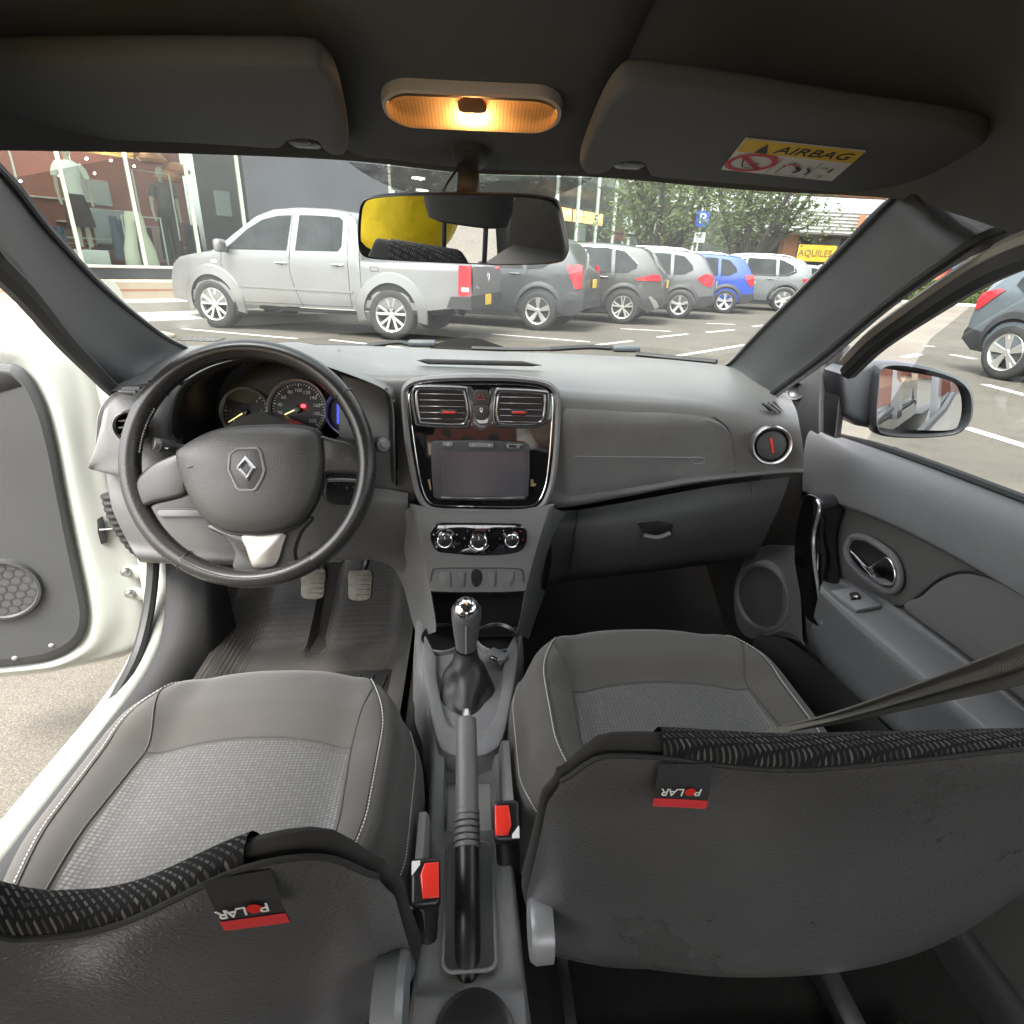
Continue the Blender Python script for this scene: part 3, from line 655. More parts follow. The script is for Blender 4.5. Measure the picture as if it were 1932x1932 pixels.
# demister grille at the foot of the glass (it mirrors in the windscreen)
DG = obj('demister_grille', rbox((-.02, 1.21, .9545), (.52, .05, .006), .002), PLB, DASH)
s0 = None
for i in range(22):
    m_ = Matrix.Translation((-.265+i*.0235, 0, 0))
    if s0 is None: s0 = obj('slat', rbox((0, 1.21, .9585), (.003, .05, .003), 0), PLC, DG, smooth=False); s0.matrix_basis = m_
    else: c = s0.copy(); COL.objects.link(c); c.matrix_basis = m_
# ---- airbag cover: proud panel following the face
def dfa(u, v, o=.004):   # face point at the passenger side
    y = .962-.0*u
    if u > 1200: y = .962 - (u-1200)*.00008 - max(0, u-1350)*.00010
    y += .014*ss(800, 752, v) + .004*ss(900, 960, v)
    return PY(u, v, y-o)
ab_top = [(1056, 757), (1150, 762), (1250, 769), (1320, 779), (1362, 797), (1382, 825)]
ab_bot = [(1056, 953), (1150, 939), (1250, 921), (1320, 908), (1366, 901), (1396, 897)]
G = []
for j in range(14):
    t = j/13; G.append([dfa(u+(u2-u)*t, v+(v2-v)*t, .0055 if 0 < j < 13 and True else .001) for (u, v), (u2, v2) in zip(cr([(a, b, 0) for a, b in ab_top], 30) and [(p.x, p.y) for p in cr([(a, b, 0) for a, b in ab_top], 30)], [(p.x, p.y) for p in cr([(a, b, 0) for a, b in ab_bot], 30)])])
for r in G: r[-1] = r[-1]+Vector((.001, .005, 0)); r[0] = r[0]+Vector((0, .004, 0))
AB = obj('airbag_cover', gridmesh(G), PL, DASH)
gr = [dfa(u, v, .0062) for u, v in [(1084, 861), (1160, 862), (1295, 863), (1302, 866), (1304, 872), (1310, 875), (1324, 875), (1329, 872), (1329, 866), (1322, 863), (1295, 863)]]
obj('embossed_line', tube(gr, .0009, 6), PLC, AB)
fnB = basis(Vector((0, -1, .08)))
text('AIRBAG', .006, dfa(1315, 869, .0068), fnB, PLC, AB, 'embossed_lettering', .0003)
obj('panel_gap', tube([dfa(u, v, .0018) for u, v in ab_top+[(1395, 862), (1404, 898)]], .0016, 6, n=40), PLB, DASH)
# ---- lower dash right: glove box, recessed
gl = [[(1040, 960, 1.02), (1088, 962, 1.015), (1200, 944, 1.01), (1350, 917, 1.0), (1490, 900, .985)],
      [(1040, 1000, 1.0), (1088, 995, .995), (1200, 985, .99), (1350, 965, .985), (1475, 945, .98)],
      [(1040, 1060, 1.0), (1078, 1050, .995), (1200, 1040, .99), (1350, 1020, .99), (1450, 1000, .985)],
      [(1030, 1110, 1.03), (1072, 1095, 1.03), (1200, 1080, 1.03), (1340, 1062, 1.03), (1425, 1050, 1.02)],
      [(1030, 1110, 1.2), (1072, 1095, 1.2), (1200, 1080, 1.2), (1340, 1062, 1.2), (1425, 1050, 1.2)]]
GBX = obj('glove_box', loft([rowpix(*r) for r in gl], 40, 30), PLD, DASH)
obj('panel_gap', tube([PY(u, v, y) for u, v, y in [(1089, 962, 1.006), (1088, 985, .990), (1083, 1010, .987), (1079, 1050, .986), (1074, 1090, 1.018)]], .0018, 6, n=20), PLB, DASH)
obj('panel_gap', tube([PY(u, v, y) for u, v, y in [(1420, 905, .985), (1418, 930, .975)]], .0012, 6), PLB, DASH)
obj('handle_recess', slab([PY(u, v, .983) for u, v in [(1205, 990), (1245, 985), (1270, 990), (1268, 1005), (1245, 1012), (1215, 1010)]], Vector((0, .01, 0)), .001), PLB, GBX)
obj('handle', tube([PY(1215, 1010, .978), PY(1240, 1014, .976), PY(1264, 1006, .978)], .005, 8, n=8), PL, GBX)
# ---- knee panel and column shroud left
kn = [[(200, 890, .97), (300, 905, .965), (420, 915, .965), (560, 920, .965), (700, 920, .965), (770, 930, .965)],
      [(212, 960, .965), (300, 960, .955), (420, 965, .955), (560, 970, .955), (700, 960, .955), (770, 965, .96)],
      [(240, 1020, .98), (310, 1030, .97), (420, 1040, .97), (560, 1050, .98), (700, 1035, 1.0), (775, 1030, 1.02)],
      [(262, 1058, 1.0), (330, 1062, 1.0), (430, 1064, 1.01), (560, 1062, 1.02), (700, 1055, 1.05), (762, 1080, 1.06)],
      [(262, 1058, 1.25), (330, 1062, 1.25), (430, 1064, 1.25), (560, 1062, 1.3), (700, 1055, 1.3), (762, 1080, 1.3)]]
obj('knee_panel', loft([rowpix(*r) for r in kn], 40, 30), PL, DASH)
obj('fuse_cover', slab([PY(u, v, .95) for u, v in [(300, 962), (385, 962), (400, 968), (398, 975), (300, 975), (296, 968)]], Vector((0, .02, 0)), .002), PLC, DASH)
obj('panel_gap', tube([PY(u, v, .952) for u, v in [(296, 960), (400, 960), (470, 962)]], .0015, 6), PLB, DASH)
obj('kick_panel', slab([PY(u, v, 1.03) for u, v in [(568, 1000), (676, 985), (690, 1000), (692, 1040), (640, 1062), (570, 1062)]], Vector((0, .02, 0)), .004), PL, DASH)
obj('column_shroud', loft([[Vector((-.33, .93, .93)), Vector((-.39, .93, .90)), Vector((-.40, .94, .85)), Vector((-.37, .96, .79)), Vector((-.29, .96, .79)), Vector((-.26, .94, .85)), Vector((-.27, .93, .90)), Vector((-.33, .93, .93))], [Vector((-.33, 1.1, .88)), Vector((-.39, 1.1, .85)), Vector((-.40, 1.1, .80)), Vector((-.37, 1.1, .72)), Vector((-.29, 1.1, .72)), Vector((-.26, 1.1, .80)), Vector((-.27, 1.1, .85)), Vector((-.33, 1.1, .88))]], 32, 8, cap=True), PLD, DASH)

# ---- centre panel
cn = Vector((0, -.985, .17)).normalized(); cp0 = Vector((.02, .948, .87)); CB = basis(cn)
def cp(u, v, o=0): return PP(u, v, cp0+cn*o, cn)
fr = [(790, 717), (850, 712), (905, 711), (970, 713), (1022, 720), (1045, 733), (1053, 755), (1051, 830), (1045, 890), (1036, 930), (1018, 958), (980, 965), (905, 966), (830, 963), (803, 955), (788, 930), (778, 890), (768, 830), (761, 755), (765, 730)]
fo = cr([cp(*p) for p in fr], 120, True); fc = cp(905, 838)
def shr(P, k, o): return [p + (fc-p).normalized()*k + cn*o for p in P]
CPN = obj('centre_panel', slab(shr(fo, .004, .004), cn*-.03, .004, 3), GLOSS, DASH)
obj('panel_surround', gridmesh([shr(fo, -.006, -.012), shr(fo, -.004, .002), shr(fo, .001, .006), shr(fo, .005, .0045)][0:4] and [[*r, r[0]] for r in (shr(fo, -.006, -.02), shr(fo, -.004, .002), shr(fo, .001, .006), shr(fo, .006, .003))]), PLC, CPN)
ch = shr(fo, .0115, .0045)
obj('chrome_line', tube(ch, .0011, 6, closed=True), CHR, CPN)
# satin V around the vents
def strip(pts, wd, o, matx, name, par):
    q = [cp(u, v, o) for u, v in pts]; return obj(name, tube(q, wd, 8, n=len(pts)*5, flat=.5, up=cn), matx, par)
GSIL = mat('dark satin trim', (.16, .16, .165), .16, .6, coat=.6)
vsl0 = None
for (pts, tab) in (([(788, 737), (800, 733), (868, 735), (876, 742), (882, 775), (880, 793), (868, 801), (800, 798), (791, 790), (786, 755)], (847, 777)), ([(942, 741), (955, 739), (1018, 742), (1028, 750), (1026, 785), (1018, 797), (1000, 801), (948, 800), (938, 791), (937, 770)], (979, 777))):
    o_ = cr([cp(u, v, .0055) for u, v in pts], 48, True); c_ = sum(o_, Vector())/48
    V = obj('air_vent', slab(o_, cn*-.004), PLB, DASH)
    obj('vent_rim', tube([p+cn*.001 for p in o_], .0035, 8, closed=True, flat=.8), GSIL, V)
    obj('vent_rim', tube([c_+(p-c_)*1.14+cn*-.001 for p in o_], .0055, 8, closed=True, flat=.5), GSIL, V)
    us = [p[0] for p in pts]; ua, ub = min(us)+5, max(us)-5
    for k in range(5):
        v_ = min(p[1] for p in pts)+10+k*11.6
        a, b_ = cp(ua, v_, .0075), cp(ub, v_+1.5, .0075)
        X = (b_-a).normalized(); Bm = Matrix((X, cn.cross(X), cn)).transposed()
        obj('slat', rbox((a+b_)/2, ((b_-a).length, .0022, .006), .0008, 1, Bm), GSIL, V)
    t_ = cp(*tab, .011)
    tb = obj('vent_tab', rbox(t_, (.028, .009, .008), .002, 2, CB), PLD, V)
    obj('red_tab', rbox(t_+cn*.003+CB@Vector((0, -.001, 0)), (.022, .004, .004), .001, 1, CB), RED, tb)
obj('trim_v', slab(cr([cp(u, v, .006) for u, v in [(880, 735), (892, 733), (896, 770), (901, 796), (911, 799), (919, 796), (922, 770), (925, 735), (938, 737), (932, 780), (926, 800), (912, 812), (899, 810), (889, 798), (884, 770)]], 60, True), cn*-.004, .001), GSIL, CPN)
hz = obj('hazard_switch', slab(cr([cp(u, v, .0085) for u, v in [(896, 736), (918, 736), (922, 741), (922, 763), (894, 763), (893, 741)]], 30, True), cn*-.006, .001), PLD, DASH)
tri = [cp(907+9*cos(R_(90+120*k)), 750-8*sin(R_(90+120*k)), .0092) for k in range(3)]
obj('warning_triangle', tube(tri, .0007, 5, closed=True), RED, hz)
lk = obj('lock_switch', slab(cr([cp(u, v, .0085) for u, v in [(894, 765), (922, 765), (921, 780), (917, 791), (907, 793), (899, 790), (895, 780)]], 30, True), cn*-.006, .001), PLD, DASH)
obj('lock_mark', rbox(cp(908, 776, .009), (.0034, .003, .0006), 0, 1, CB), WPR, lk, smooth=False)
obj('lock_mark', tube([cp(905.8, 774, .009), cp(906, 770.5, .009), cp(908, 769.6, .009), cp(910, 770.5, .009), cp(910.2, 774, .009)], .0005, 5), WPR, lk)
# ---- touch screen unit
bez = [cp(u, v, .014) for u, v in [(818, 832), (905, 831), (992, 835), (999, 840), (1000, 890), (997, 935), (990, 944), (905, 945), (826, 943), (818, 938), (814, 890), (812, 838)]]
RAD = obj('touch_screen', slab(bez, cn*-.02, .003, 3), PLD, DASH)
sc_ = [cp(u, v, .0146) for u, v in [(830, 851), (990, 853), (989, 936), (834, 935)]]
SCRM = mat('switched off screen', (.050, .050, .060), .22, spec=.9)
obj('screen', slab(sc_, cn*-.001), SCRM, RAD, smooth=False)
obj('screen_edge', tube([cp(u, v, .0150) for u, v in [(832, 938), (905, 939), (990, 938)]], .0016, 6), SIL, RAD)
for a, b_, c_ in (((845, 838), (.0165, .0075), 'power_button'), ((908, 840), (.042, .0075), 'volume_button'), ((971, 842), (.028, .0075), 'socket_cover')):
    B3 = obj(c_, slab(on(cp(*a, .0165), CB, rrect(b_[0], b_[1], .0034)), cn*-.004, .0008), PLC, RAD)
    if c_ == 'power_button':
        obj('power_mark', tube([cp(845+2.6*cos(t), 838.5-2.6*sin(t), .017) for t in [R_(130+x*28) for x in range(11)]], .0003, 4), WPR, B3)
        obj('power_mark', tube([cp(845, 835, .017), cp(845, 838, .017)], .0003, 4), WPR, B3)
    elif c_ == 'volume_button':
        obj('volume_mark', tube([cp(921, 840.5, .017), cp(925, 840.6, .017)], .0003, 4), WPR, B3); obj('volume_mark', tube([cp(923, 838.5, .017), cp(923, 842.6, .017)], .0003, 4), WPR, B3)
        obj('volume_mark', tube([cp(891, 839.6, .017), cp(895, 839.7, .017)], .0003, 4), WPR, B3)
    else:
        obj('usb_slot', rbox(cp(967, 842, .0168), (.012, .0045, .0006), 0, 1, CB), PLB, B3, smooth=False)
        obj('jack_hole', lathe([(0, .0), (.0022, 0), (.003, -.001)], cp(983, 843, .0172), cn, 12), PLB, B3)
# tape scraps by the unit
TAPE = mat('brown tape scrap', (.30, .20, .10), .5)
for q in ([(1001, 905), (1006, 904), (1007, 912), (1012, 913), (1009, 917), (1001, 918)], [(807, 905), (811, 904), (814, 922), (812, 926)]):
    obj('tape_scrap', slab([cp(u, v, .0062) for u, v in q], cn*-.0008), TAPE, CPN, smooth=False)
# ---- lower stack
ls = [cp(u, v, .0) for u, v in [(786, 962), (905, 966), (1032, 962)]]
S_ = [[(772, 950), (838, 962), (905, 964), (972, 962), (1046, 950)], [(788, 990), (848, 990), (905, 990), (962, 990), (1026, 990)], [(801, 1060), (853, 1062), (900, 1062), (952, 1062), (1006, 1060)], [(812, 1115), (850, 1117), (898, 1117), (948, 1117), (991, 1115)]]
obj('centre_stack', loft([[cp(u, v, .006+.004*(j > 0)) for u, v in r] for j, r in enumerate(S_)], 24, 24), PL, DASH)
for side in (0, 1):
    if side == 0:
        a = [(776, 955), (790, 990), (801, 1060), (812, 1118), (820, 1165), (822, 1192)]; bb = [(748, 970, 1.0), (764, 1010, 1.0), (777, 1070, 1.0), (787, 1130, .98), (796, 1180, .96), (802, 1200, .94)]; c_ = [(690, 962, 1.06), (706, 1010, 1.1), (738, 1062, 1.12), (762, 1110, 1.1), (776, 1165, 1.05), (790, 1210, .98)]
    else:
        a = [(1040, 955), (1026, 990), (1006, 1060), (991, 1118), (982, 1165), (975, 1192)]; bb = [(1062, 965, 1.0), (1045, 1010, 1.0), (1022, 1070, 1.0), (1006, 1130, .98), (992, 1180, .96), (986, 1200, .94)]; c_ = [(1088, 962, 1.04), (1072, 1010, 1.08), (1046, 1070, 1.1), (1024, 1130, 1.08), (1006, 1180, 1.04), (998, 1206, .98)]
    obj('stack_side', loft([[cp(u, v, -.06) for u, v in a], [cp(u, v, .010) for u, v in a], rowpix(*bb), rowpix(*c_)], 30, 20), PL, DASH)
clim = obj('climate_panel', slab(cr([cp(u, v, .0125) for u, v in [(826, 988), (860, 987), (905, 987), (950, 988), (980, 989), (993, 1000), (994, 1020), (985, 1038), (960, 1046), (905, 1049), (850, 1045), (824, 1040), (813, 1022), (813, 1002)]], 60, True), cn*-.006, .002), GLOSS, DASH)
for (u, v, ru) in ((840, 1016, 17), (903, 1018, 19), (965, 1016, 16)):
    o = cp(u, v, .0125); r = (cp(u+ru, v, .0125)-o).length
    K_ = obj('climate_knob', lathe([(0, .016), (r*.62, .016), (r*.70, .015), (r*.80, .004), (r*.82, 0)], o, cn, 32), PLB, DASH)
    obj('knob_ring', lathe([(r*.66, .0155), (r*.74, .017), (r*.84, .0155), (r*.88, .006), (r*.9, 0)], o, cn, 32), CHR, K_)
    obj('knob_mark', rbox(o+cn*.0165+CB@Vector((0, r*.4, 0)), (.001, r*.35, .0006), 0, 1, CB), WPR, K_, smooth=False)
    if u == 903:
        obj('dial_arc', tube([o+cn*.0005+CB@Vector((r*1.15*cos(R_(x)), r*1.15*sin(R_(x)), 0)) for x in range(210, 331, 8)], .0007, 5), WPR, clim)
        for k, s in enumerate(['0', '1', '2', '3', '4']):
            a = R_(175-33*k); text(s, .006, o+cn*.0008+CB@Vector((r*1.4*cos(a), r*1.4*sin(a), 0)), CB, GPR, clim, 'numeral', .0002)
    if u == 840:
        for a0, a1 in ((95, 150), (30, 85), (195, 240), (300, 345)):
            obj('dial_arc', tube([o+cn*.0005+CB@Vector((r*1.12*cos(R_(a0+(a1-a0)*x/6)), r*1.12*sin(R_(a0+(a1-a0)*x/6)), 0)) for x in range(7)], .0005, 5), GPR, clim)
        for a in (20, 90, 160, 225, 315): obj('airflow_mark', rbox(o+cn*.0006+CB@Vector((r*1.35*cos(R_(a)), r*1.35*sin(R_(a)), 0)), (.003, .003, .0006), .0005, 1, CB), GPR, clim)
    if u == 965:
        for k, m_ in enumerate((mat('blue dot', (.02, .12, .35), .5), mat('blue dot', (.02, .10, .2), .5), GPR, GPR, RPR, RPR)):
            a = R_(225-45*k-5*(k > 2)); obj('temperature_dot', rbox(o+cn*.0006+CB@Vector((r*1.35*cos(a), r*1.35*sin(a), 0)), (.0022, .0022, .0006), .0005, 1, CB), m_, clim)
# switch blanks
obj('switch_panel', tube([cp(u, v, .0105) for u, v in [(812, 1098), (815, 1080), (825, 1073), (900, 1072), (975, 1073), (986, 1080), (988, 1098)]], .0012, 6, n=40), PLD, DASH)
for q in ([(832, 1080), (850, 1080), (850, 1108), (838, 1108), (830, 1098), (829, 1086)], [(864, 1079), (877, 1079), (877, 1107), (866, 1107)], [(921, 1079), (935, 1079), (934, 1107), (921, 1107)], [(950, 1080), (968, 1080), (970, 1086), (967, 1098), (962, 1106), (949, 1106)]):
    obj('switch_blank', slab([cp(u, v, .0128) for u, v in q], cn*-.003, .0012), PL, DASH)
obj('key_slot', slab(cr([cp(u, v, .0115) for u, v in [(890, 1080), (899, 1074), (908, 1080), (909, 1096), (899, 1108), (890, 1098)]], 24, True), cn*-.001), PLB, DASH)
# dark cubby under the stack
obj('cubby', loft([[cp(u, v, o) for u, v in r] for r, o in (([(812, 1117), (898, 1119), (991, 1117)], .006), ([(816, 1122), (898, 1124), (985, 1122)], -.05), ([(822, 1190), (898, 1192), (975, 1190)], -.06), ([(822, 1200), (898, 1202), (975, 1200)], .0))], 12, 12, straight=True), PLB, DASH)
# ================================================================== steering wheel
wc = Vector((-.333, .868, .862)); wn = Vector((0, -cos(R_(23)), sin(R_(23)))); WB = basis(wn)
WH = thing('steering_wheel', 'black leather three-spoke steering wheel with silver diamond emblem', 'steering wheel', wc)
Rm = .1765
def wq(u, v, o=0): return PP(u, v, wc+wn*o, wn)
prof = [(Rm+.0145*cos(2*pi*k/14), .0175*sin(2*pi*k/14)) for k in range(14)]; prof.append(prof[0])
obj('rim', lathe(prof, wc, wn, 96), WHL, WH)
for a in (38, 140, 237, 303):
    d = WB@Vector((cos(R_(a)), sin(R_(a)), 0)); tg = WB@Vector((-sin(R_(a)), cos(R_(a)), 0)); Bq = Matrix((d, wn, tg)).transposed()
    obj('rim_seam', lathe([(.0168, -.001), (.0172, 0), (.0168, .001)], wc+d*Rm, tg, 20), PLB, WH)
# rim stitching on the inner left
b = bmesh.new()
for k in range(16):
    a = R_(150+k*1.6); d = WB@Vector((cos(a), sin(a), 0)); rbox(wc+d*(Rm-.0148)+wn*.004, (.0016, .0016, .003), 0, 1, None, b)
obj('stitching', b, THREAD if False else GPR, WH, smooth=False, kind='stuff')
# lower rim inlay, a paler strip
obj('rim_inlay', tube([wc+WB@Vector((cos(R_(a))*(Rm-.003), sin(R_(a))*(Rm-.003), .0165)) for a in range(237, 304, 3)], .003, 6, flat=.4), WHP, WH)
def spoke(pts, o0, name, matx=WHL, dep=.02, bev=.007, n=48):
    q = cr([wq(*c3(*p), o0) for p in pts], n, True); return obj(name, slab(q, wn*-dep, bev, 3), matx, WH)
spoke([(640, 815), (655, 765), (720, 700), (800, 660), (870, 640), (900, 700), (900, 820), (880, 850), (820, 870), (740, 888), (690, 905), (655, 870)], .010, 'spoke')
spoke([(1535, 560), (1610, 572), (1690, 592), (1745, 640), (1770, 700), (1765, 742), (1690, 738), (1600, 738), (1540, 745), (1510, 650)], .012, 'spoke')
spoke([(1000, 990), (1080, 1050), (1130, 1130), (1120, 1190), (1150, 1215), (1250, 1225), (1380, 1215), (1430, 1190), (1420, 1120), (1450, 1030), (1500, 950), (1300, 960)], .002, 'spoke')
obj('bottom_insert', slab(cr([wq(*c3(*p), .0085) for p in [(1168, 1042), (1270, 1038), (1375, 1030), (1365, 1090), (1342, 1165), (1312, 1192), (1230, 1197), (1208, 1170), (1188, 1110)]], 50, True), wn*-.008, .002, 2), mat('satin grey insert', (.25, .23, .215), .36, .8, var=(40, .15)), WH)
pad = [(850, 655), (885, 608), (1000, 545), (1120, 518), (1300, 508), (1450, 515), (1528, 540), (1550, 600), (1555, 700), (1535, 820), (1485, 930), (1410, 995), (1300, 1030), (1190, 1035), (1080, 1018), (1000, 972), (935, 890), (885, 780)]
pc = wq(*c3(1215, 745), 0)
po = cr([wq(*c3(*p), .018) for p in pad], 84, True)
def pk(k, o): return [pc+wn*o+(p-wn*.018-pc)*k for p in po]
G = [[*r, r[0]] for r in (pk(1.0, -.014), pk(1.005, .012), pk(.985, .022), pk(.93, .0285), pk(.75, .034), pk(.5, .0375), pk(.25, .0385))]
b = gridmesh(G); flat(pk(.25, .0385), b); bmesh.ops.recalc_face_normals(b, faces=b.faces)
HUB = obj('airbag_pad', b, WHP, WH)
obj('pad_gap', tube(pk(1.012, .006), .003, 6, closed=True), PLB, HUB)
hx = [(1112, 650), (1145, 626), (1240, 622), (1256, 640), (1275, 725), (1262, 765), (1235, 812), (1220, 820), (1160, 818), (1145, 805), (1108, 720)]
ho = [wq(*c3(*p), .0395) for p in hx]; hcn = sum(ho, Vector())/len(ho)
obj('emblem_seat', slab(ho, wn*-.004, .001), WHP, HUB)
obj('emblem_groove', tube([hcn+(p-hcn)*1.03-wn*.0005 for p in ho], .0022, 6, closed=True), PLC, HUB)
# diamond emblem: a folded ribbon standing proud
dm = [(1185, 655), (1238, 715), (1198, 780), (1136, 718)]
di = [(1190, 690), (1212, 716), (1192, 748), (1165, 716)]
D = [wq(*c3(*p), .0405) for p in dm]; I = [wq(*c3(*p), .0405) for p in di]
b = bmesh.new()
Dm = [(d.lerp(i, .5))+wn*.0030 for d, i in zip(D, I)]
for k in range(4):
    j = (k+1) % 4
    flat([D[k], D[j], Dm[j], Dm[k]], b); flat([Dm[k], Dm[j], I[j], I[k]], b)
bmesh.ops.remove_doubles(b, verts=b.verts[:], dist=1e-6); bmesh.ops.recalc_face_normals(b, faces=b.faces)
obj('diamond_emblem', b, mat('emblem silver', (.80, .80, .82), .28, 1), HUB, smooth=False)
text('SRS', .011, wq(*c3(1232, 978), .0305), WB, PLD, HUB, 'embossed_lettering', .0005)
for (x, y, t) in ((912, 710, -12), (1462, 640, 8)):
    a = wq(*c3(x-14, y+3), .036); b_ = wq(*c3(x+14, y-3), .036); obj('horn_mark', tube([a, b_], .0009, 5), PLD, HUB)
# stalks
S1 = thing('indicator_stalk', 'dark lamp stalk with ribbed collar left of the wheel hub', 'stalk', (-.40, .92, .87))
q = [PY(350, 848, .93), PY(325, 843, .915), PY(298, 838, .90)]
obj('stalk_arm', tube([q[0]+Vector((.06, .03, 0)), q[0], q[1]], .008, 10), PLC, S1)
obj('stalk_collar', tube([q[1], q[2]], .0125, 14), PLD, S1)
obj('stalk_end', tube([q[2], q[2]+(q[2]-q[1]).normalized()*.008], .010, 14), PLC, S1)
obj('lamp_mark', tube([PY(312, 846, .895), PY(318, 846, .895)], .0012, 5), GPR, S1)
S2 = thing('wiper_stalk', 'black wiper stalk with round end button right of the wheel rim', 'stalk', (-.2, .93, .89))
q = [PY(640, 835, .99), PY(700, 838, .93), PY(724, 838, .895)]
obj('stalk_arm', tube([q[0], q[1]], .010, 10), PLD, S2)
obj('stalk_head', tube([q[1]-(q[2]-q[1])*.3, q[1], q[2]], lambda t: .013 if t < .9 else .0125, 18), PLD, S2)
nn = (q[2]-q[1]).normalized(); obj('stalk_button', lathe([(0, .004), (.006, .0035), (.0075, .001), (.010, .001), (.0115, -.001)], q[2], nn, 20), PLC, S2)
AC = thing('audio_control', 'small black audio control pod behind the right spoke', 'audio control', PY(645, 928, .94))
obj('pod_body', slab(cr([PY(*c3(*p), .935) for p in [(1580, 770), (1650, 765), (1725, 770), (1728, 830), (1700, 895), (1600, 890), (1568, 860)]], 30, True), Vector((-.02, .05, 0)), .004), PLB, AC)
obj('pod_trim', tube([PY(*c3(*p), .931) for p in [(1585, 775), (1650, 772), (1722, 776)]], .003, 8), SIL, AC)
PB = basis(Vector((0, -1, .1)))
for x, y, s in ((1628, 790, '- -'), (1675, 812, '+'), (1708, 808, '<')): text(s, .010, PY(*c3(x, y), .931), PB, GPR, AC, 'button_mark', .0002)
# ================================================================== pedals
for (u, v, lab) in ((590, 1101, 'worn rubber clutch pedal, the one under the wheel spoke'), (679, 1104, 'worn rubber brake pedal, the one beside the centre console')):
    o = PY(u, v, 1.17); n = Vector((0, -.86, .5)).normalized(); B = basis(n)
    P_ = thing('pedal', lab, 'pedal', o, group='driver pedals')
    PM = mat('worn pedal rubber', (.14, .125, .105), .7, var=(90, .5), bump=('noise', 120, .4, .002)) if u == 590 else PM
    obj('pedal_pad', slab(cr(on(o, B, [(-.026, .032), (0, .035), (.026, .032), (.027, 0), (.024, -.03), (0, -.036), (-.024, -.03), (-.027, 0)]), 40, True), n*-.014, .004), PM, P_)
    for k in range(5):
        obj('tread_rib', rbox(o+B@Vector((.008, -.022+.011*k, .001)), (.030, .0022, .003), .0008, 1, B), WPR if False else PM, P_)
    obj('pedal_arm', tube([o-n*.01+B@Vector((.0, .02, 0)), o+Vector((.015, .04, .06)), o+Vector((.02, .03, .18))], .008, 8, n=10), PLB, P_)
# ================================================================== floor mat
def fz(y): return .277+.0*y if y < 1.2 else .277+.55*(y-1.2)**1.15*1.1
G = []
for j in range(30):
    y = .45+1.0*j/29; row = []
    for i in range(30):
        x = -.575+.445*i/29; z = fz(y)
        xe = x
        z += .055*ss(-.50, -.585, x) + .06*ss(-.19, -.125, x) + .006*sin(9*x+5*y)
        g = abs(x+.365)   # foot rest groove
        if y > 1.16: z -= .03*(1-ss(.010, .026, g))*ss(1.16, 1.2, y)
        row.append(Vector((xe, y, z)))
    G.append(row)
FM = single('floor_mat', gridmesh(G), MATR, 'dusty black ribbed rubber mat in the driver footwell', 'floor mat')
single('rear_floor_mat', loft([[Vector((x, y, .286+.012*ss(.40, .46, abs(x-.33))+.003*sin(40*x)*sin(31*y))) for x in (.13, .20, .30, .40, .50, .56)] for y in (-.15, .0, .1, .2, .3, .38)], 24, 20), mat('worn rear mat', (.060, .052, .043), .95, bump=('check', 160, .8, .003), var=(9, .35)), 'worn brownish mat on the rear floor behind the passenger seat', 'floor mat')
hp = [(-.30, 1.02), (-.17, 1.03), (-.165, 1.14), (-.30, 1.13)]
obj('heel_pad', slab([Vector((x, y, fz(y)+.010)) for x, y in [(-.335, .93), (-.17, .93), (-.16, 1.10), (-.33, 1.09)]], Vector((0, 0, -.012)), .003), RUB, FM)
for k in range(5):
    obj('heel_rib', tube([Vector((-.315+.03*k, .95, fz(1)+.011)), Vector((-.30+.03*k, 1.075, fz(1)+.011))], .003, 6), RUB, FM)

# ================================================================== centre console
CON = thing('centre_console', 'grey plastic centre console between the front seats', 'console', (0, .5, .3))
# upper tray around the gear lever: plan outline at each height
def con_section(y):   # half width and height of the console top
    t = [(1.0, .105, .505), (.93, .100, .505), (.86, .092, .500), (.76, .072, .497), (.68, .058, .492), (.62, .056, .478), (.5, .055, .465), (.40, .058, .460), (.30, .062, .458), (.1, .07, .455)]
    for (y0, w0, z0), (y1, w1, z1) in zip(t, t[1:]):
        if y <= y0 and y >= y1: f = (y0-y)/(y0-y1); f = f*f*(3-2*f); return w0+(w1-w0)*f, z0+(z1-z0)*f
    return t[-1][1:]
CX = .006
G = []
for j in range(50):
    y = .98-.9*j/49; wd, z = con_section(y); row = []
    well = ss(.655, .64, y)*ss(.535, .55, y)           # storage well under the handbrake
    slot = 0
    for a, dz in ((-1.16, -.28), (-1.10, -.10), (-1.03, -.012), (-.98, -.002), (-.90, .001), (-.78, 0), (-.66, 0), (-.60, 0), (-.4, 0), (-.2, 0), (0, 0), (.2, 0), (.4, 0), (.60, 0), (.66, 0), (.78, 0), (.90, .001), (.98, -.002), (1.03, -.012), (1.10, -.10), (1.16, -.28)):
        zz = z+dz
        if abs(a) <= .62: zz -= .032*well
        if abs(a) <= .42: zz -= .05*slot
        row.append(Vector((CX+a*wd, y, zz)))
    G.append(row)
obj('console_body', gridmesh(G), PLC, CON, ang=50)
obj('tray_mat', slab(on((CX, .592, .447), Matrix.Identity(3), rrect(.062, .10, .008)), Vector((0, 0, -.004)), .001), mat('pale rubber tray mat', (.30, .30, .29), .7, var=(20, .1)), CON)
obj('slot_edge', tube(on((CX, .446, .4655), Matrix.Identity(3), rrect(.058, .150, .012)), .0022, 8, closed=True), PLC, CON)
obj('slot_shade', slab(on((CX, .446, .4665), Matrix.Identity(3), rrect(.056, .148, .012)), Vector((0, 0, -.004))), PLB, CON, smooth=False)  # flat black slab painted as the shaded inside of the slot
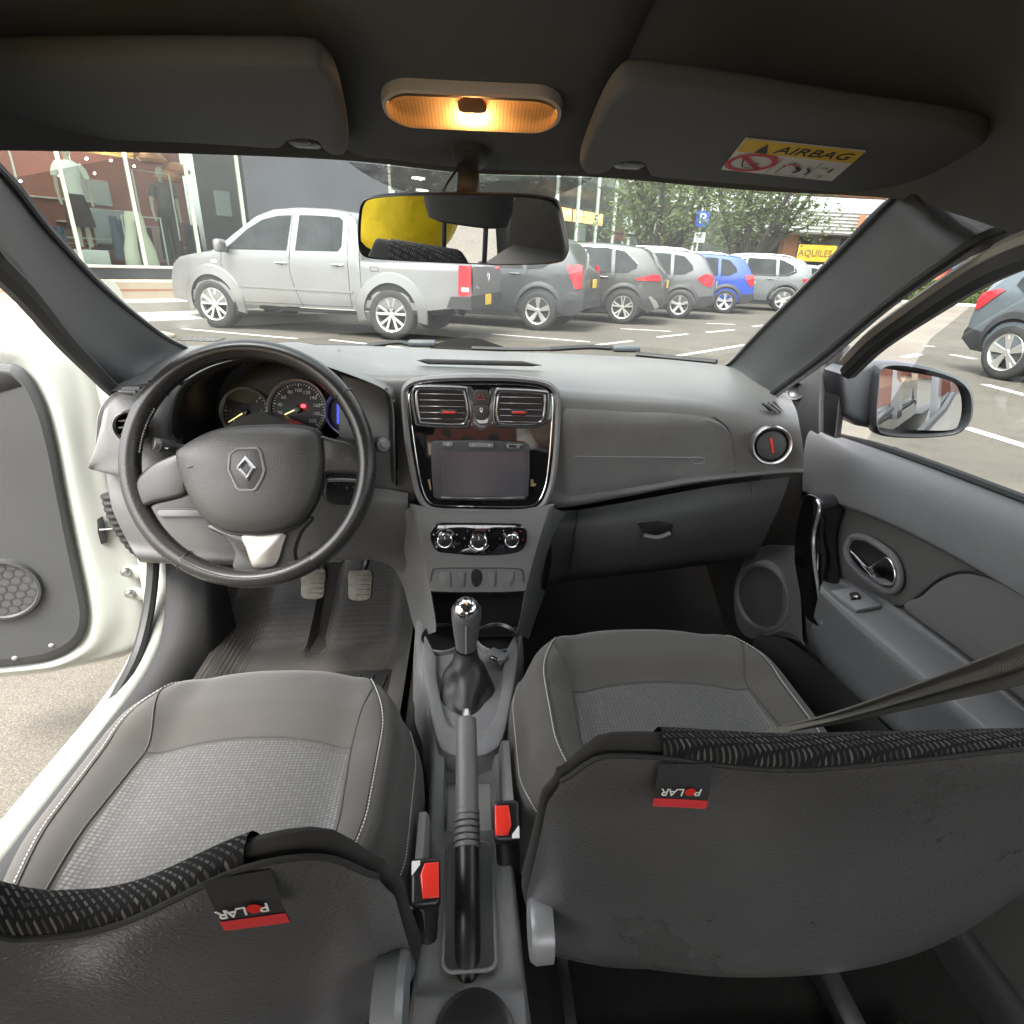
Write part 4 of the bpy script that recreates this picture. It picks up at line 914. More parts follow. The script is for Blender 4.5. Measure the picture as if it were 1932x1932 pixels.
# raised collar round the gear lever
co = [(-.090, .90), (-.088, .84), (-.070, .74), (-.052, .665), (-.035, .645), (0, .638), (.035, .645), (.054, .665), (.073, .74), (.092, .84), (.094, .90)]
cI = [(-.062, .855), (-.058, .80), (-.046, .73), (-.036, .695), (-.022, .682), (0, .678), (.022, .682), (.036, .695), (.048, .73), (.060, .80), (.064, .855)]
cv = lambda P, z: [Vector((CX+x*.95, y, z(y))) for x, y in P]
zt = lambda o: (lambda y: con_section(y)[1]+o)
rws = [cv([(x*1.05, y-.004) for x, y in co], zt(-.02)), cv(co, zt(.004)), cv([(x*.95, y+.004) for x, y in co], zt(.010)), cv([(x*1.05, y) for x, y in cI], zt(.009)), cv(cI, zt(.004)), cv([(x*.97, y) for x, y in cI], zt(-.012))]
obj('lever_surround', loft(rws, 60, 30), PLC, CON)
for sx in (-1, 1):
    o = Vector((CX+sx*.052, .905, .508)); h = obj('cup_holder_shade', lathe([(.038, .006), (.036, .004), (.034, .0015), (0, .0015)], o, (0, -.1, 1), 32), PLB, CON)  # flat black disc stands in for the dark of the hole
    obj('holder_rim', lathe([(.0365, .004), (.038, .0065), (.040, .005), (.041, -.002)], o, (0, -.1, 1), 32), PL, CON)
# loose USB plug socket beside the lever
US = thing('usb_adapter', 'small grey plug with a bright metal end lying beside the gear boot', 'usb adapter', (.075, .80, .51))
ub = PZ(938, 1238, .515); Bz = Matrix.Rotation(R_(-40), 3, 'Z')
obj('plug_body', rbox(ub, (.036, .024, .012), .003, 2, Bz), PLC, US); obj('plug_end', rbox(ub+Bz@Vector((.004, -.013, .004)), (.018, .006, .006), .001, 1, Bz), CHR, US)
# rear cup holder: black disc painted as its shaded hole
rc = PZ(893, 1935, .465)
rc = PZ(895, 1950, .470)
obj('rear_cup_holder_shade', lathe([(.040, -.001), (.0385, .003), (.036, .002), (.034, .0008), (0, .0008)], Vector((rc.x, rc.y, .4685)), (0, 0, 1), 48), PLB, CON)
obj('holder_cover', loft([[Vector((CX+x*.056, y, .462+dz)) for x in (-1, -.5, 0, .5, 1)] for y, dz in ((.355, -.004), (.352, .004), (.32, .006), (.20, .006))], 20, 10), PLC, CON)
# ================================================================== gear lever
kb = PZ(880, 1145, .642)
GL = thing('gear_lever', 'gear lever with chrome capped knob and black leather boot', 'gear lever', (kb.x, kb.y-.01, .5))
ax = Vector((0, .10, 1)).normalized()
obj('knob', lathe([(.017, -.078), (.0185, -.065), (.0215, -.045), (.0245, -.02), (.0245, -.004), (.021, .006)], kb, ax, 32), LEA, GL)
cap_n = Vector((0, -.72, 1)).normalized()
CAPB = basis(cap_n, Vector((0, 1, 0)))
cap = obj('knob_cap', lathe([(.0225, -.012), (.0215, .000), (.019, .008), (.0135, .0135), (.007, .0158), (0, .0165)], kb-Vector((0, .0055, .0005)), cap_n, 32), CHR, GL)
ko = kb-Vector((0, .0055, .0005))+cap_n*.0163
b = bmesh.new()
for a, c in (((-.0085, .0045), (-.0085, -.0045)), ((0, .0045), (0, -.0045)), ((.0085, .0045), (.0085, -.0045)), ((-.0085, 0), (.0085, 0))):
    q = on(ko, CAPB, [(a[0], a[1], -.0006), (c[0], c[1], -.0006)]); tube(q, .0007, 5, bm=b)
obj('shift_pattern', b, PLB, cap)
for s, x, y in (('1', -.0085, .0075), ('3', 0, .0075), ('5', .0085, .0075), ('2', -.0085, -.0075), ('4', 0, -.0075), ('R', .0085, -.0075)):
    text(s, .0058, ko+CAPB@Vector((x, y, -.0012)), CAPB, PLB, cap, 'numeral', .0006)
obj('knob_stitching', tube([kb+ax*h+Vector((0, -r, 0)) for h, r in ((-.02, .0248), (-.045, .0218), (-.075, .0180))], .0016, 6), PLC, GL)
G = []
for j in range(26):
    t = j/25; z = -.075-.075*t; a0 = Vector((kb.x, kb.y+.10*z, kb.z+z)); r = .0185+.030*t**1.5; row = []
    for k in range(40):
        th = 2*pi*k/40; tw = th+2.2*t
        fold = 1+.13*sin(3*tw+1.0)*ss(.1, .5, t)*(1-ss(.85, 1, t))+.07*sin(5*th-4*t)*ss(.2, .6, t)*(1-ss(.9, 1, t))
        row.append(a0+Vector((r*fold*cos(th), r*fold*1.25*sin(th)-.014*t*t, 0)))
    G.append(row)
obj('gear_boot', gridmesh(G, True), mat('boot leather', (.022, .021, .02), .36, bump=('leather', 600, .4, .001)), GL)
# ================================================================== handbrake
HB = thing('handbrake', 'grey handbrake lever with ribbed grip raised from the console slot', 'handbrake', (CX, .33, .44))
tip = PZ(880, 1352, .565); piv = Vector((CX-.002, .385, .462)); dr = (tip-piv).normalized(); Lh = (tip-piv).length
GRIP = mat('handbrake grip', (.12, .115, .115), .38, bump=GRAIN)
def hb(t): return piv+dr*(Lh*t)
obj('grip', tube([hb(.50), hb(.52), hb(.60), hb(.75), hb(.9), hb(.97), hb(.985), hb(.99)], lambda t: .0150-.0012*ss(.3, .9, t)-.005*ss(.95, 1, t), 20, flat=.95), GRIP, HB)
for k in range(6): obj('grip_ring', lathe([(.0135, -.0034), (.0158, -.0026), (.0166, 0), (.0158, .0026), (.0135, .0034)], hb(.40+.027*k), dr, 24), GRIP, HB)
obj('release_button', lathe([(.0065, -.01), (.0065, .008), (.0055, .010), (0, .0105)], tip, dr, 20), SIL, HB)
obj('lever_sleeve', tube([piv+Vector((0, -.012, -.012)), piv, hb(.2), hb(.41)], .0145, 18), PLB, HB)
# ================================================================== open door on the driver's side
dn = Vector((.34, -.94, .03)).normalized(); dp = Vector((-.745, 1.25, .6))
def dq(u, v, o=0): return PP(u, v, dp+dn*o, dn)
DD = thing('open_car_door', 'white car door standing open beside the steering wheel, grey trim inside', 'car door', dq(120, 1250))
r1 = [(-120, 672), (0, 684), (32, 690), (54, 708), (82, 762), (102, 835), (119, 925), (140, 1030), (160, 1125), (164, 1172), (150, 1212), (110, 1240), (50, 1253), (-120, 1268)]
r0 = [(-120, 690), (0, 700), (22, 704), (42, 722), (68, 775), (88, 845), (106, 935), (127, 1040), (146, 1128), (150, 1168), (138, 1202), (100, 1227), (45, 1240), (-120, 1254)]
r2 = [(-120, 625), (0, 655), (50, 668), (82, 695), (108, 760), (126, 835), (143, 925), (166, 1030), (184, 1120), (186, 1178), (170, 1220), (118, 1252), (52, 1264), (-120, 1278)]
r3 = [(-120, 560), (0, 612), (75, 640), (128, 680), (150, 750), (162, 840), (182, 930), (214, 1030), (232, 1110), (228, 1180), (200, 1226), (122, 1257), (54, 1268), (-120, 1284)]
r4 = [(-120, 530), (0, 582), (95, 640), (155, 682), (190, 750), (200, 840), (216, 930), (262, 1030), (280, 1100), (280, 1165), (262, 1220), (126, 1259), (56, 1271), (-120, 1287)]
r5 = [(-120, 522), (0, 574), (100, 634), (164, 680), (203, 748), (216, 840), (234, 930), (276, 1030), (290, 1095), (288, 1150), (268, 1224), (128, 1261), (58, 1273), (-120, 1290)]
dr_ = [[dq(u, v, o) for u, v in r] for r, o in ((r1, -.004), (r2, .004), (r3, -.008), (r4, -.022), (r5, -.07), (r5, -.11))]
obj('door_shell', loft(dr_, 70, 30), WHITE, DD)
pn_ = [[dq(u, v, o) for u, v in r] for r, o in ((r1, -.006), (r1, .008), (r0, .016))]
b = loft(pn_, 60, 10)
inner = cr([dq(u, v, .016) for u, v in r0], 60); flat(inner, b); bmesh.ops.recalc_face_normals(b, faces=b.faces)
obj('door_trim', b, mat('door trim', (.044, .045, .044), .6, bump=GRAIN, var=(8, .08)), DD)
obj('door_recess', slab([dq(u, v, .0175) for u, v in [(-120, 690), (0, 702), (20, 708), (36, 722), (40, 728), (0, 740), (-120, 760)]], dn*-.004, .001), PLB, DD)
so_ = dq(2, 1112, .017); sr = (dq(82, 1112, .017)-so_).length
SPK = obj('speaker', lathe([(sr*.86, .004), (sr*.90, .009), (sr*.97, .008), (sr*1.02, -.003)], so_, dn, 56), PLD, DD)
DB = basis(dn)
obj('speaker_grille', lathe([(0, .003), (sr*.6, .003), (sr*.88, .003)], so_, dn, 40), mat('grille cloth', (.05, .05, .048), .8), SPK)
b = bmesh.new(); hs_ = sr*.155
for i in range(-6, 7):
    for j in range(-6, 7):
        x = hs_*1.732*(i+(j % 2)*.5); y = hs_*1.5*j
        if x*x+y*y < (sr*.86)**2:
            tube(on(so_+dn*.0034, DB, [(x+hs_*.93*sin(R_(60*k)), y+hs_*.93*cos(R_(60*k))) for k in range(6)]), .0011, 4, closed=True, bm=b) if False else None
            P = on(so_+dn*.0036, DB, [(x+hs_*.97*sin(R_(60*k)), y+hs_*.97*cos(R_(60*k))) for k in range(7)]); Q = on(so_+dn*.0036, DB, [(x+hs_*.84*sin(R_(60*k)), y+hs_*.84*cos(R_(60*k))) for k in range(7)])
            gridmesh([P, Q], bm=b)
obj('grille_pattern', b, PLD, SPK, smooth=False, kind='stuff')
for u, v in ((97, 1218), (28, 1242)): obj('trim_screw', lathe([(0, .003), (.004, .002), (.006, 0)], dq(u, v, .016), dn, 12), PLC, DD)
# hinges, strap and wiring boot
def dh(x, y, o=-.02): u, v = c3(x, y); return dq(u, v, o)
obj('strap_bracket', slab([dh(*p, .004) for p in [(468, 965), (495, 950), (505, 1000), (515, 1075), (488, 1085), (472, 1030)]], dn*-.006, .001), PLB, DD)
obj('check_strap', tube([dh(480, 1012, .004), dh(560, 1005, .0), dh(660, 995, -.01)], .004, 8, flat=.5), STEEL, DD)
obj('wiring_boot', tube([dh(535, 840, .01), dh(560, 930, .01), dh(600, 1010, .005), dh(660, 1090, .0), dh(720, 1130, -.01)], lambda t: .019+.0014*sin(t*75), 14, n=60), RUB, DD)
for (x0, y0) in ((640, 1225), (660, 1330)):
    H = obj('door_hinge', slab(cr([dh(*p, .004) for p in [(x0-45, y0-20), (x0, y0-28), (x0+80, y0-12), (x0+80, y0+20), (x0+10, y0+24), (x0-40, y0+15)]], 20, True), dn*-.02, .003), WHITE, DD)
    obj('hinge_bolt', lathe([(0, .012), (.007, .011), (.008, .004), (.011, .003), (.012, 0)], dh(x0-32, y0-8, .004), dn, 12), STEEL, H)
# ================================================================== passenger door (closed)
PD = thing('passenger_door', 'closed front passenger door with grey padded trim, armrest and outside mirror', 'car door', (.70, .5, .3))
DT = mat('door panel', (.135, .137, .14), .50, bump=GRAIN, var=(7, .08))
DTD = mat('door insert', (.075, .073, .07), .62, bump=GRAIN, var=(7, .08))
obj('door_shell', loft([[Vector((x, y, z)) for y in (1.12, .7, .3, -.15)] for x, z in ((.73, .868), (.715, .855), (.695, .78), (.692, .6), (.69, .45), (.685, .36), (.685, .27))], 20, 24), DTD, PD)
pr = [([(1586, 824), (1660, 848), (1760, 884), (1932, 950), (2110, 1015)], .722), ([(1566, 822), (1655, 858), (1757, 898), (1932, 972), (2110, 1042)], .704), ([(1530, 812), (1650, 878), (1757, 924), (1932, 1004), (2110, 1082)], .690), ([(1517, 850), (1650, 912), (1765, 966), (1932, 1056), (2110, 1145)], .681), ([(1514, 918), (1655, 968), (1782, 1030), (1932, 1118), (2110, 1225)], .676), ([(1514, 928), (1652, 977), (1778, 1038), (1932, 1126), (2110, 1234)], .680), ([(1520, 934), (1652, 981), (1778, 1042), (1932, 1130), (2110, 1238)], .70)]
obj('upper_pad', loft([[PX(u, v, x) for u, v in r] for r, x in pr], 50, 40), DT, PD)
ar = [([(1560, 1078), (1625, 1108), (1690, 1140), (1822, 1236), (1932, 1326), (2110, 1470)], .69), ([(1560, 1084), (1624, 1114), (1689, 1147), (1822, 1246), (1932, 1336), (2110, 1482)], .682), ([(1556, 1090), (1618, 1124), (1682, 1158), (1814, 1256), (1926, 1347), (2110, 1496)], .672), ([(1550, 1102), (1606, 1150), (1664, 1196), (1770, 1284), (1880, 1374), (2110, 1556)], .618), ([(1547, 1112), (1598, 1162), (1652, 1208), (1748, 1288), (1860, 1380), (2110, 1585)], .606), ([(1544, 1124), (1592, 1176), (1643, 1224), (1735, 1306), (1845, 1398), (2110, 1610)], .608), ([(1536, 1160), (1580, 1226), (1640, 1290), (1740, 1372), (1860, 1460), (2110, 1660)], .632), ([(1530, 1186), (1566, 1262), (1634, 1330), (1740, 1412), (1870, 1500), (2110, 1700)], .645), ([(1526, 1196), (1562, 1268), (1630, 1338), (1740, 1422), (1870, 1512), (2110, 1712)], .67)]
obj('armrest', loft([[PX(u, v, x) for u, v in r] for r, x in ar], 50, 50), DT, PD)
ins = [(1706, 1148), (1738, 1124), (1768, 1099), (1810, 1083), (1862, 1090), (1932, 1124), (2000, 1165), (2110, 1240), (2110, 1462), (1932, 1322), (1822, 1234)]
obj('side_insert', slab(cr([PX(u, v, .682) for u, v in ins], 60, True), Vector((.012, 0, 0)), .003), mat('door cloth', (.11, .108, .105), .9, bump=('noise', 1500, .4, .001)), PD)
obj('insert_seam', tube([PX(u, v, .686) for u, v in [(1620, 1112), (1660, 1136), (1704, 1143), (1738, 1121), (1768, 1096), (1810, 1079), (1862, 1086), (1932, 1120)]], .0022, 6, n=40), PLB, PD)
obj('window_seal', tube([PX(u, v, .728) for u, v in [(1580, 824), (1660, 844), (1760, 878), (1932, 943), (2110, 1008)]], .0075, 8, n=30), RUB, PD)
obj('window_glass', flat([Vector((.735, 1.0, .84)), Vector((.735, -.15, .85)), Vector((.63, -.15, 1.38)), Vector((.63, .5, 1.34)), Vector((.69, .85, 1.08))]), GCLR, PD, smooth=False)
# sail panel with tweeter
obj('sail_panel', slab([PX(u, v, .69) for u, v in [(1450, 775), (1484, 732), (1530, 698), (1550, 688), (1545, 760), (1544, 850), (1512, 870), (1500, 820)]], Vector((.012, .0, 0)), .002), PLD, PD)
obj('sail_panel', slab([PX(u, v, .70) for u, v in [(1538, 693), (1560, 672), (1592, 652), (1584, 740), (1574, 832), (1558, 836), (1528, 830)]], Vector((.02, .01, 0)), .003), PLB, PD)
to = PX(1503, 738, .687); tn = Vector((-.75, -.6, .25)).normalized(); tr_ = .020
TW = obj('tweeter', lathe([(tr_*.72, .002), (tr_*.8, .007), (tr_*.95, .008), (tr_*1.05, .0)], to, tn, 32), PLD, PD)
obj('tweeter_grille', lathe([(0, -.002), (tr_*.5, -.001), (tr_*.75, .003)], to, tn, 24), PLB, TW)
# grab handle
gh = [c5(*p) for p in [(372, 772), (345, 850), (328, 950), (326, 1060), (346, 1180), (372, 1300), (440, 1352), (458, 1350), (440, 1210), (418, 1060), (414, 950), (440, 840), (430, 790), (405, 770)]]
GH = obj('grab_handle', slab(cr([PX(u, v, .634) for u, v in gh], 70, True), Vector((.05, .012, 0)), .010, 3), GLOSS, PD)
obj('handle_strip', tube([PX(*c5(*p), .631) for p in [(425, 790), (436, 835), (412, 945), (414, 1055), (436, 1205), (452, 1335)]], .0032, 8, n=30), SIL, GH)
# inner opening handle
ih = [c5(*p) for p in [(590, 952), (568, 970), (556, 1010), (572, 1062), (640, 1130), (718, 1182), (760, 1188), (786, 1162), (790, 1110), (762, 1042), (700, 990), (640, 957)]]
io = cr([PX(u, v, .686) for u, v in ih], 60, True)
IH = obj('opening_handle', slab(io, Vector((.006, 0, 0))), PLB, PD)
obj('handle_ring', tube(io, .0062, 8, closed=True), DT, IH)
lv_ = cr([PX(*c5(*p), .676) for p in [(562, 1008), (590, 1030), (628, 1072), (652, 1082), (690, 1060), (730, 1042), (760, 1080), (768, 1130), (748, 1164), (700, 1158), (632, 1108), (580, 1052)]], 48, True)
obj('lever', slab(lv_, Vector((.008, 0, 0)), .003, 3), CHR, IH)
# window switch
sz = PX(1616, 1126, .645).z+.002
WS = obj('switch_plate', slab([PZ(*c5(*p), sz) for p in [(488, 1186), (594, 1172), (714, 1250), (602, 1272)]], Vector((0, 0, -.008)), .002), PLC, PD)
obj('window_switch', slab([PZ(*c5(*p), sz+.004) for p in [(570, 1196), (604, 1190), (622, 1216), (580, 1222)]], Vector((0, 0, -.006)), .0015), PLB, WS)
obj('switch_mark', slab([PZ(*c5(*p), sz+.0045) for p in [(585, 1212), (604, 1208), (604, 1218)]], Vector((0, 0, -.001))), WPR, WS, smooth=False)
# lower speaker and pocket
spo = PX(1442, 1126, .665); spn = Vector((-.93, -.33, .12)).normalized(); sprr = .078
SP2 = obj('speaker', lathe([(sprr*.84, .006), (sprr*.90, .013), (sprr*.97, .012), (sprr*1.06, -.02)], spo, spn, 56), PL, PD)
obj('speaker_grille', lathe([(0, .007), (sprr*.6, .006), (sprr*.86, .004)], spo, spn, 40), mat('fine grille', (.05, .05, .05), .7, bump=('check', 420, 1, .002)), SP2)
obj('speaker_panel', loft([[PX(u, v, x) for u, v, x in r] for r in ([(1400, 1060, .66), (1385, 1120, .655), (1392, 1180, .655), (1420, 1205, .65), (1475, 1190, .655)], [(1440, 1030, .675), (1440, 1120, .675), (1450, 1160, .675), (1470, 1200, .67), (1500, 1200, .67)], [(1510, 1030, .68), (1510, 1100, .68), (1512, 1150, .68), (1514, 1200, .675), (1520, 1220, .67)])], 16, 16), PL, PD)
obj('door_pocket', loft([[PX(u, v, x) for u, v, x in r] for r in ([(1430, 1196, .655), (1480, 1205, .652), (1530, 1240, .648), (1600, 1300, .642), (1700, 1400, .64)], [(1420, 1215, .64), (1470, 1260, .636), (1530, 1330, .632), (1600, 1400, .63), (1700, 1500, .63)], [(1425, 1260, .66), (1470, 1310, .66), (1530, 1380, .66), (1600, 1450, .66), (1700, 1540, .66)])], 24, 16), PLD, PD)
# outside mirror
mn2 = Vector((-.37, -.93, .05)).normalized(); mp2 = PY(1745, 760, .98)
def mq(x, y, o=0): return PP(*c5(x, y), mp2+mn2*o, mn2)
mo2 = [(690, 205), (760, 184), (900, 204), (1035, 246), (1098, 300), (1113, 370), (1102, 440), (1062, 490), (1000, 510), (850, 519), (705, 507), (672, 470), (668, 400), (676, 290)]
O = cr([mq(*p) for p in mo2], 72, True); oc = sum(O, Vector())/72
def ms(k, o): return [oc+mn2*o+(p-oc)*k for p in O]
HG = mat('mirror housing', (.035, .038, .042), .42, bump=GRAIN)
G = [[*r, r[0]] for r in (ms(.86, -.012), ms(.875, .0), ms(.93, .008), ms(1.0, .0), ms(1.03, -.03), ms(.97, -.08), ms(.75, -.12), ms(.3, -.14))]
SM = obj('side_mirror', gridmesh(G), HG, PD)
gi = [(702, 216), (800, 226), (930, 246), (1018, 272), (1050, 312), (1061, 380), (1050, 448), (1020, 481), (900, 484), (695, 470), (682, 400), (690, 285)]
obj('mirror_glass', flat(cr([mq(*p, .003) for p in gi], 60, True)), mat('tinted mirror', (.80, .82, .85), 0, 1), SM, smooth=False)
def arm(pts): return [PX(u, v, x) if x < .9 else mq(u, v, 0) for u, v, x in pts]
obj('mirror_arm', slab([PY(u, v, 1.03) for u, v in [(1588, 706), (1612, 690), (1668, 682), (1676, 740), (1668, 815), (1622, 806), (1592, 782)]], Vector((0, .07, 0)), .015, 3), HG, SM)

# ================================================================== front seats
def seat(name, label, cx, w0, yf, yb, z0, Bb, Bt, bw, headrest, bx, fb, lowf, dip, offd):
    S = thing(name, label, 'car seat', (cx, (yf+yb)/2, .30), group='front seats')
    def cz(a, b, o=0):
        wd = w0*(1-.13*ss(.62, 1.0, b)**2)*(1-.14*ss(.35, 0, b))
        y = yb+(yf-.105*abs(a)**2.7-yb)*b
        bol = ss(.50, .80, abs(a))*(1-1.9*ss(.84, 1.0, abs(a)))
        z = z0+.030*bol*(1-.7*ss(.72, 1, b))+.020*ss(.58, .72, b)*(1-ss(.62, .9, abs(a)))-.075*ss(.80, 1.02, b)**2
        return Vector((cx+a*wd, y, z+o))
    A = [-1+2*i/48 for i in range(49)]; Bv = [i/40 for i in range(41)]
    G = []
    def row(b, dy=0, dz=0):
        c = [cz(a, b)+Vector((0, dy, dz)) for a in A]
        l, r = c[0], c[-1]
        L = [l+Vector((.0, 0, -.17)), l+Vector((-.012, 0, -.10)), l+Vector((-.010, 0, -.035))]; Rr = [r+Vector((.010, 0, -.035)), r+Vector((.012, 0, -.10)), r+Vector((.0, 0, -.17))]
        return L+c+Rr
    for b in Bv: G.append(row(b))
    G.append(row(1, .004, -.03)); G.append(row(1, -.004, -.08)); G.append(row(1, -.04, -.15))
    CU = obj('seat_cushion', gridmesh(G), FAB, S, ang=60)
    # woven centre
    G = []
    for j in range(31):
        row_ = []
        for i in range(31):
            a = (-.60+1.20*i/30); b = .02+(fb-.03*(a/.6)**2-.02)*j/30
            a2 = a*(1.0+.12*(1-j/30))
            e = .0035*min(1, min(i, 30-i, 30-j, 6)/1.5)
            row_.append(cz(a2, b, e-.0005))
        G.append(row_)
    obj('centre_panel', gridmesh(G), WEAVE, S)
    # seams
    def line(f, n=40): return [cz(*f(i/n)) for i in range(n+1)]
    obj('seam', tube([p+Vector((0, 0, .0005)) for p in line(lambda t: (-.62+1.24*t, fb+.006-.03*((-.62+1.24*t)/.6)**2))], .0011, 5), SEAM, S)
    for s in (-1, 1):
        obj('seam', tube([p+Vector((0, 0, .0004)) for p in line(lambda t: (s*(.61+.14*ss(0, 1, t)), fb-.025+.36*t), 20)], .0011, 5), SEAM, S)
        obj('seam', tube([p+Vector((0, 0, .0004)) for p in line(lambda t: (s*(.69-.08*t), .02+(fb-.045)*t), 30)], .0011, 5), SEAM, S)
        for aa, b1, nm in ((.80, .90, 'stitching'), (1.0, .86, 'stitching') if (s*cx < 0) else (None, 0, '')):
            if aa is None: continue
            b_ = bmesh.new(); L = [cz(s*(aa-.10*ss(.7, 1, t)*(aa < 1)), .02+(b1-.02)*t, .0012) for t in [i/150 for i in range(151)]]
            for i in range(0, 150, 2): tube([L[i], L[i].lerp(L[i+1], 1.1)], .0008, 4, bm=b_)
            obj(nm, b_, THREAD, S, smooth=False)
            obj('seam', tube([p+Vector((-s*.003, 0, -.001)) for p in L[::4]], .0011, 5), SEAM, S)
    # base and rails
    obj('seat_base', rbox((cx, (yf+yb)/2-.03, .37), (w0*1.7, (yf-yb)*.8, .12), .02), PLB, S)
    for s in (-1, 1): obj('seat_rail', rbox((cx+s*w0*.78, (yf+yb)/2-.08, .295), (.03, .62, .03), .006), STEEL, S)
    s = 1 if cx < 0 else -1
    obj('side_trim', loft([[Vector((cx+s*(w0+.010+dx), y, z)) for y in (yb+.06, yb+.08, yb+.12, yb+.165, yb+.18)] for dx, z in ((.0, z0-.03), (.012, z0-.035), (.014, z0-.09), (.0, z0-.12))], 16, 10), mat('seat trim', (.20, .20, .195), .5, bump=GRAIN), S)
    # backrest
    b0, b1 = Vector((bx, *Bb)), Vector((bx, *Bt)); ax_ = (b1-b0); Lb = ax_.length; axn = ax_.normalized(); nr_ = Vector((0, -axn.z, axn.y))   # nr_ points to the rear
    t0 = .046
    def BS(s_, xf, side, o=0):
        wd = bw*(.92+.08*ss(.0, .42, s_))*(1-.03*ss(.80, 1.0, s_)**2)
        tn_ = t0*(1-.78*ss(.05, .95, s_)); th = tn_
        if s_ > .955: th *= math.sqrt(max(.0, 1-((s_-.955)/.045)**2))
        if s_ < .10: th *= math.sqrt(max(.0, 1-((.10-s_)/.10)**2))*.6+.4
        q = max(0, 1-abs(xf)**2.6)**(1/2.6)
        bul = (1+1.05*max(0, 1-xf*xf)**.8*ss(0, .35, s_)*(1-ss(.40, .98, s_))) if side < 0 else 1
        p = b0+axn*(Lb*s_)+Vector((wd*xf, 0, 0))+nr_*(-side*th*q*bul-tn_)
        p = p-axn*(dip*ss(.30, 1, s_)*(1-ss(.30, .88, abs(xf)))*(ss(-.08, .22, xf) if offd else 1))-axn*(.04*ss(.80, 1, s_)*ss(.86, 1.0, abs(xf))**1.8)
        return p+nr_*(-side*o)+axn*(o*ss(.90, .99, s_))
    XF = [sin(pi/2*(-1+2*i/36)) for i in range(37)]
    LV = [i/70 for i in range(71)]+[]; LV = sorted(set(LV+[.90, .93, .96, .98, .99, .995, 1.0, .01, .02, .04]))
    G = []
    for s_ in LV: G.append([BS(s_, x, 1) for x in XF]+[BS(s_, x, -1) for x in XF[-2:0:-1]])
    obj('backrest', gridmesh(G, True, cap=True), FABD, S, ang=60)
    def seam_s(xf): return .984-.020*math.exp(-((xf+.45*(0 if cx < 0 else 1))/.38)**2)-.012*ss(.7, 1, abs(xf))+(.010*ss(-.1, .4, xf)*(cx > 0))
    low_s = lowf
    XB = [sin(pi/2*(-1+2*i/48))*.985 for i in range(49)]
    G = []
    for j in range(50):
        t = j/49; G.append([BS(low_s(x)+(seam_s(x)-low_s(x))*t, x, -1, .0046+.0012*(sin(pi*t)**.3)) for x in XB])
    bp = obj('back_panel', gridmesh(G), LEA, S)
    obj('back_seam', tube([BS(seam_s(x), x, -1, .0042) for x in XB], .0018, 6), FABD, S)
    obj('back_seam', tube([BS(low_s(x), x, -1, .005) for x in XB], .0026, 6), FABD, S)
    # zigzag band over the top
    G = []
    for i in range(37):
        x = -.74+1.48*i/36; col = []
        for s_ in (.62, .68, .74, .80, .86, .90, .93, .955, .965, .975, .988, .996, 1.0): col.append(BS(s_, x, 1, .0024))
        e = seam_s(x)
        for t in (.999, .993, .985): 
            s_ = max(e, t); col.append(BS(s_, x, -1, .0026))
        for t in (0.66, .33, 0): col.append(BS(e+(.98-e)*t if e < .98 else e, x, -1, .0030))
        G.append(col)
    obj('mesh_band', gridmesh(G), ZIG, S)
    if headrest:
        hp_ = Vector((bx-.035, .105, .992))
        for sx in (-.09, .02):
            obj('headrest_post', tube([Vector((bx+sx, .175, .80)), Vector((bx+sx, .115, 1.0))], .006, 10), PLB, S)
            obj('post_collar', lathe([(.014, -.01), (.016, .0), (.012, .006), (.006, .006)], Vector((bx+sx, .168, .838)), axn, 16), PLC, S)
        rows_ = []
        for s_, k in ((-.085, .72), (-.08, .9), (-.05, 1), (0, 1.02), (.05, .98), (.075, .85), (.083, .6)):
            rows_.append([hp_+axn*s_+Vector((.112*k*cos(a)*abs(cos(a))**-.35 if abs(cos(a)) > .05 else .112*k*cos(a), 0, 0))+nr_*(.045*k*sin(a)) for a in [2*pi*i/32 for i in range(32)]])
        obj('headrest', gridmesh(rows_, True, cap=True), FABD, S)
    return S, BS, seam_s, nr_, axn
SD, BSd, seamd, nrd, axd = seat('driver_seat', 'grey cloth driver seat under the wheel with its backrest at lower left', -.285, .217, .808, .345, .548, (.335, .42), (.205, .884), .275, True, -.312, .60, lambda xf: .04+.03*sin(3.0*xf+1.0)*(1-xf*xf), .090, 1)
SP, BSp, seamp, nrp, axp = seat('passenger_seat', 'grey cloth passenger seat whose wide leatherette back fills the lower right', .305, .232, .908, .46, .548, (.395, .40), (.285, .866), .275, False, .332, .59, lambda xf: .05+.12*ss(0, 1, xf)+.03*math.exp(-((xf+.75)/.2)**2)-.02*ss(-.8, -1, xf), .016, 0)
# recliner wheels
KN = mat('recliner grey', (.22, .225, .23), .35, .2)
for (S, u, v, x, nm) in ((SP, 1016, 1752, .072, 1), (SD, 742, 1900, -.050, -1)):
    o = PX(u, v, x); k_ = .78 if nm > 0 else .95; obj('recliner_wheel', lathe([(k_*.036, 0), (k_*.037, .016), (k_*.033, .021), (k_*.02, .021), (0, .019)], o+Vector((nm*.012, 0, 0)), Vector((-nm, 0, 0)), 28), KN, S)
